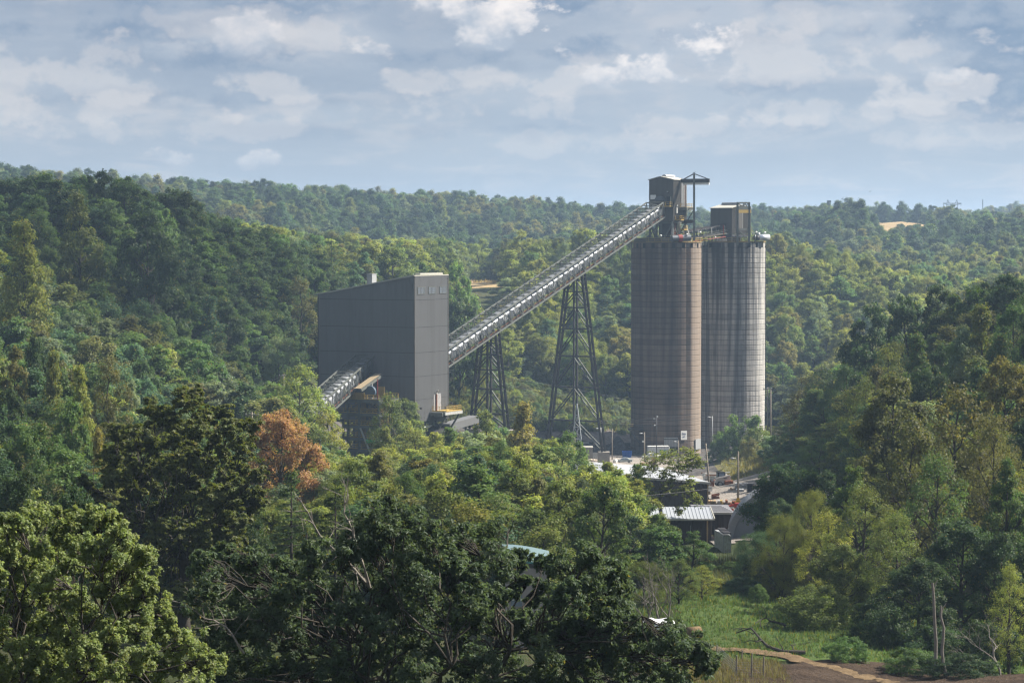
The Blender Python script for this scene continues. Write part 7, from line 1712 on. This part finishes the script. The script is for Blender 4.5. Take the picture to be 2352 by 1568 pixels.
for i, (u, vt, vb, lab) in enumerate(((1666, 1168, 1182, 'yellow bollard left of the red lift'), (1672, 1167, 1180, 'yellow bollard behind the red lift'), (1665, 1199, 1206, 'short yellow bollard near the white pickup'))):
    p = ground_pt(u, vb); T = tag(MB().lathe([(.0, 0), (.16, 0), (.16, (vb-vt)/FPX*p.y), (.1, (vb-vt)/FPX*p.y+.1), (0, (vb-vt)/FPX*p.y+.12)], 10).build('bollard', mat('bollard_yellow', (.62, .42, .03), .5)), lab, 'bollard', 'yellow bollards'); T.location = p
def container():
    Y = 316; c = px(1666, 1262, Y); g = gz(c.x, Y); T = thing('container', 'pale grey ribbed container with dark slatted top behind the saplings', 'container', (c.x, Y, g), R_(6)); s = Y/FPX; w = 17*s; H = px(1659, 1228, Y).z-g
    corr(T, 'side_panel', (-w/2, -1), (w/2, -1), 0, H, H, STEEL_LT, .3, .05); corr(T, 'side_panel', (w/2, -1), (w/2, 5), 0, H, H, STEEL_LT, .3, .05); corr(T, 'side_panel', (-w/2, 5), (-w/2, -1), 0, H, H, STEEL_LT, .3, .05)
    MB().box((0, 2, H+.05), (w, 6, .1)).build('lid', GREYP, T)
    for k in range(4): MB().box((0, -.9+k*1.2, H+.35+k*.05), (w*1.02, .9, .18)).build('slat', STEEL_DK, T)
    for x in (-w/2, w/2): MB().box((x, -1.06, H/2), (.16, .14, H)).build('corner_post', GREYP, T)
container()
p = ground_pt(1413, 1064); T = thing('water_tank', 'white drum tank left of the silver-green sedan', 'tank', tuple(p)); MB().lathe([(0, 0), (.55, 0), (.6, .1), (.6, .9), (.5, 1.05), (0, 1.1)], 14).build('shell', WHITE, T, True); MB().lathe([(0, 1.1), (.15, 1.1), (.15, 1.2), (0, 1.2)], 8).build('cap', GREYP, T)
for i in range(5):
    p = ground_pt(1357+i*5.5, 1062-i % 2); o = MB().blob((0, 0, .3), (.75+.1*(i % 3), .6, .5), 60+i, 2, .2).build('boulder', mat('pale_rock', (.50, .43, .35), .9, 0, .2, 2, bump=.5), None, False); o.location = p; tag(o, f'pale boulder at the roof edge by the concrete hut, {ORD[i]} from left', 'boulder', 'boulders by the concrete hut')
# ------------------------------------------------------------------ pasture things
def tent():
    Y = 216; c = px(1514, 1424, Y); s = Y/FPX; g = gz(c.x, Y); T = thing('tent', 'white canopy tent peeking over the oak at the pasture edge', 'tent', (c.x, Y, g)); H = px(1514, 1411, Y).z-g; w = 72*s/2; n = 8; V = []; F = []
    pk = [0, .75, 1.0, .62, .55, .7, .95, .8, .1]; rg = random.Random(4)
    for j, dy in enumerate((-1.4, 0, 1.4)):
        for i in range(n+1): V.append((-w+2*w*i/n, dy, H-.75+.5*pk[i]*(1 if dy == 0 else .55)))
    for j in range(2):
        for i in range(n): a = j*(n+1)+i; F.append((a, a+1, a+n+2, a+n+1))
    wm = mat('tent_white', (.80, .81, .84), .7, 0, .04, 1); MB().add(V, F).build('canopy', wm, T)
    MB().add([V[i] for i in range(n+1)]+[(V[i][0], -1.42, H-1.25) for i in range(n+1)], [(i, i+1, n+2+i, n+1+i) for i in range(n)]).build('valance', wm, T)
    for x in (-w+.05, w-.05):
        for y in (-1.35, 1.35): bar(T, 'leg', (x, y, 0), (x, y, H-.8), .06, .06, STEEL_LT)
tent()
p = ground_pt(1593, 1470); o = MB().tube([(-.65, 0, .62), (.65, 0, .62)], [.62, .62], 18).tube([(-.68, 0, .62), (.68, 0, .62)], .5, 14).build('hay_bale', STRAW, None, True); o.location = p; o.rotation_euler = (0, 0, R_(25)); tag(o, 'round tan hay bale on the pasture beside the oak', 'hay bale')
def fence():
    pts = [ground_pt(u, v) for u, v in ((1646, 1517), (1691, 1561), (1704, 1520), (1726, 1562), (1753, 1563))]; tops = [1482, 1507, 1494, 1502, 1511]
    b = pts[1]; T = thing('wire_fence', 'weathered post and wire mesh fence at the soil edge', 'fence', tuple(b)); inv = T.matrix_basis.inverted()
    for p, vt, vb in zip(pts, tops, (1517, 1561, 1520, 1562, 1563)):
        h = (vb-vt)/FPX*p.y; q = inv @ p; MB().tube([(q.x, q.y, q.z-.3), (q.x+.03, q.y, q.z+h)], [.075, .06], 7).build('post', POLE, T)
    mb = MB(); A = [inv @ p for p in (pts[0], pts[1], pts[3], pts[4])]
    for a, c in zip(A[:-1], A[1:]):
        for k in range(7): mb.bar(a+Vector((0, 0, .12+.2*k)), c+Vector((0, 0, .12+.2*k)), .009)
        n = int((c-a).length/.22)
        for k in range(n): q = a.lerp(c, k/n); mb.bar(q+Vector((0, 0, .05)), q+Vector((0, 0, 1.35)), .007)
    o = mb.build('mesh_wire', GREYP, T); o['kind'] = 'stuff'
fence()
def log(label, pts, r, seed):
    P = [ground_pt(u, v) for u, v, _ in pts]; b = P[-1]; T = thing('fallen_branch', label, 'fallen branch', tuple(b), 0, 'fallen branches on the pasture'); t = TreeMesh(seed); Q = [np.array(p-b)+np.array([0, 0, h+r]) for p, (_, _, h) in zip(P, pts)]
    fine = [Q[0]]
    for a, c in zip(Q[:-1], Q[1:]): fine += [a+(c-a)*.5+t.rg.normal(0, .08, 3), c]
    t.limb(fine[::-1], r, r*.25, 7)
    for k in range(1, len(fine)-1):
        d = nrm(t.rg.normal(size=3)+np.array([-.6, 0, .7])); e = fine[k]+d*t.rg.uniform(.8, 2.2); t.limb(t.curve(fine[k], e, 0, .08, 5), r*.35, r*.08, 5)
    obj('bough', t.trunk_mesh('bough', BARK), T)
log('long curved fallen branch lying across the pasture', [(1690, 1470, .3), (1725, 1472, .9), (1745, 1484, .5), (1765, 1498, .2), (1800, 1505, .1), (1850, 1508, .1)], .20, 71); log('shorter fallen branch farther back near the wood', [(1735, 1447, .5), (1760, 1441, .8), (1785, 1443, .4), (1805, 1445, .1)], .15, 72)
def snag(label, u, vt, vb, Y, r, seed):
    b = Vector((px(u, vb, Y).x, Y, gz(px(u, vb, Y).x, Y))); H = px(u, vt, Y).z-b.z; T = thing('dead_trunk', label, 'dead tree', tuple(b), 0, 'dead trunks at the right wood edge'); t = TreeMesh(seed)
    t.limb(t.curve((0, 0, -.5), (-.4, 0, H), 0, .01, 8), r, r*.62, 9); t.limb([np.array([-.35, 0, H*.9]), np.array([-.2, .1, H*.97]), np.array([.05, .1, H*1.03])], r*.5, r*.2, 6); obj('trunk', t.trunk_mesh('trunk', BARK_DEAD), T)
snag('taller pale broken dead trunk in front of the dark right wood', 2152, 1338, 1445, 196, .17, 81); snag('shorter pale broken dead trunk right of the taller one', 2172, 1390, 1445, 195, .15, 82)
# ------------------------------------------------------------------ person by the small shed
def person():
    p = ground_pt(1643.5, 1249); s = 34/FPX*p.y/1.78; T = thing('person', 'person in dark clothes and cap standing by the small brown shed', 'person', tuple(p), R_(10))
    V = [(0, 0, .93), (0, 0, 1.12), (0, 0, 1.36), (0, -.01, 1.50), (0, -.02, 1.62), (0, -.03, 1.74), (.10, 0, .86), (.11, -.03, .48), (.11, 0, .08), (.12, -.14, .03), (-.10, 0, .86), (-.11, .02, .48), (-.11, .04, .08), (-.12, -.10, .03), (.20, 0, 1.42), (.25, .02, 1.14), (.24, -.08, .90), (.24, -.10, .82), (-.20, 0, 1.42), (-.25, .02, 1.14), (-.24, -.06, .90), (-.24, -.08, .82)]
    E = [(0, 1), (1, 2), (2, 3), (3, 4), (4, 5), (0, 6), (6, 7), (7, 8), (8, 9), (0, 10), (10, 11), (11, 12), (12, 13), (2, 14), (14, 15), (15, 16), (16, 17), (2, 18), (18, 19), (19, 20), (20, 21)]
    Rr = [.15, .15, .17, .065, .095, .085, .10, .07, .05, .045, .10, .07, .05, .045, .07, .05, .04, .045, .07, .05, .04, .045]
    me = bpy.data.meshes.new('body'); me.from_pydata([tuple(k*s for k in v) for v in V], E, []); cl = mat('dark_clothes', (.020, .022, .030), .85, 0, .15, 5); me.materials.append(cl)
    o = obj('body', me, T); sk = o.modifiers.new('skin', 'SKIN'); sb = o.modifiers.new('smooth', 'SUBSURF'); sb.levels = sb.render_levels = 1
    for i, r in enumerate(Rr): me.skin_vertices[0].data[i].radius = (r*s, r*s*.85)
    me.skin_vertices[0].data[0].use_root = True
    sk_ = mat('skin', (.35, .20, .14), .6); MB().blob((0, -.045*s, 1.655*s), (.082*s, .085*s, .10*s), 1, 2, .0).build('face', sk_, T, True)
    MB().blob((0, -.01*s, 1.73*s), (.10*s, .115*s, .075*s), 2, 2, .0).box((0, -.13*s, 1.70*s), (.15*s, .12*s, .02*s)).build('cap', BLACK, T, True)
    for x in (-.24, .24): MB().blob((x*s, -.10*s, .80*s), (.04*s, .05*s, .08*s), 3, 1, .05).build('hand', sk_, T, True)
person()
# ------------------------------------------------------------------ birds
def bird(label, p, s, rz, flying):
    o = MB(); m = mat('bird_dark', (.02, .02, .022), .7)
    T = thing('bird', label, 'bird', tuple(p), rz, 'birds')
    o.tube([(-.5*s, 0, .25*s), (-.25*s, 0, .30*s), (0, 0, .33*s), (.3*s, 0, .36*s), (.42*s, 0, .5*s), (.52*s, 0, .52*s), (.62*s, 0, .50*s)], [.03*s, .09*s, .14*s, .13*s, .085*s, .08*s, .015*s], 8)
    if flying:
        for k in (-1, 1): o.add([(.15*s, 0, .4*s), (-.2*s, 0, .4*s), (-.15*s, k*.5*s, .6*s), (-.3*s, k*1.1*s, .5*s), (.05*s, k*.6*s, .62*s)], [(0, 1, 2, 4), (2, 3, 4)] if k > 0 else [(0, 4, 2, 1), (2, 4, 3)])
    else:
        for k in (-1, 1): o.tube([(0, k*.06*s, .22*s), (.02*s, k*.06*s, 0)], .025*s, 5)
    o.build('body', m, T, True)
bird('dark bird perched on top of the hoist mast', px(1594.2, 399.2, 703)+Vector((0, 0, .05)), .8, R_(10), False); bird('dark bird flying in the sky right of the silos', px(1998, 442, 700), .7, R_(70), True)
# ------------------------------------------------------------------ air and clouds
def build_haze(dens=0.00014):
    m = bpy.data.materials.new('haze'); m.use_nodes = True; nt = m.node_tree; nt.nodes.clear()
    out = N(nt, 'ShaderNodeOutputMaterial'); v = N(nt, 'ShaderNodeVolumePrincipled')
    v.inputs['Color'].default_value = (.52, .73, 1.0, 1); v.inputs['Density'].default_value = dens; v.inputs['Anisotropy'].default_value = 0.2
    nt.links.new(v.outputs[0], out.inputs['Volume'])
    zlo = float(GZ.min())-2; zhi = float(max(GZ[:, :].max(), 110))+30
    x = float(GX.max())+60; y0 = float(GY.min())-60; y1 = float(GY.max())+60
    o = MB().box((0, (y0+y1)/2, (zlo+zhi)/2), (2*x, y1-y0, zhi-zlo)).build('haze', m)
    tag(o, 'thin blue summer haze filling the valley air', kind='stuff')
def build_shade_cloud(patch, h, seed, alpha):
    """a real cloud up along the sun's direction; its shade falls on the given ground patch"""
    P = [Vector((x, y, gz(x, y))) for x, y in patch]
    c = sum(P, Vector())/len(P); k = (h-c.z)/SUN.z
    Q = [(p.x+SUN.x*k, p.y+SUN.y*k) for p in P]
    mb = MB(); rg = random.Random(seed)
    us = [q[0] for q in Q]; vs_ = [q[1] for q in Q]; s = 16
    i = min(us)
    import bmesh
    while i <= max(us):
        j = min(vs_)
        while j <= max(vs_):
            a, b = i+rg.uniform(-6, 6), j+rg.uniform(-6, 6)
            if in_poly(a, b, Q): mb.blob((a, b, h+rg.uniform(0, 26)), (rg.uniform(11, 19), rg.uniform(11, 19), rg.uniform(7, 20)), rg.random(), 1, .12)
            j += s
        i += s
    m = mat(f'cloud_{seed}', (.86, .86, .87), 1.0, var=.03, scale=.02, spec=0)
    b_ = m.node_tree.nodes['Principled BSDF']; b_.inputs['Alpha'].default_value = alpha
    o = mb.build('cloud', m, None, True); tag(o, 'grey-white cumulus cloud high over the valley', kind='stuff')  # out of view, added for the shade it throws
build_haze()
build_shade_cloud([(-170, -40), (170, -40), (170, 300), (60, 330), (34, 300), (10, 320), (-30, 330), (-70, 350), (-170, 360)], 900, 1, .05)
build_shade_cloud([(-220, 430), (-110, 440), (-62, 480), (-45, 560), (-50, 640), (-60, 720), (-80, 800), (-220, 800)], 950, 2, .11)
build_shade_cloud([(66, 300), (170, 290), (180, 560), (120, 560), (78, 500), (62, 400)], 880, 3, .11)
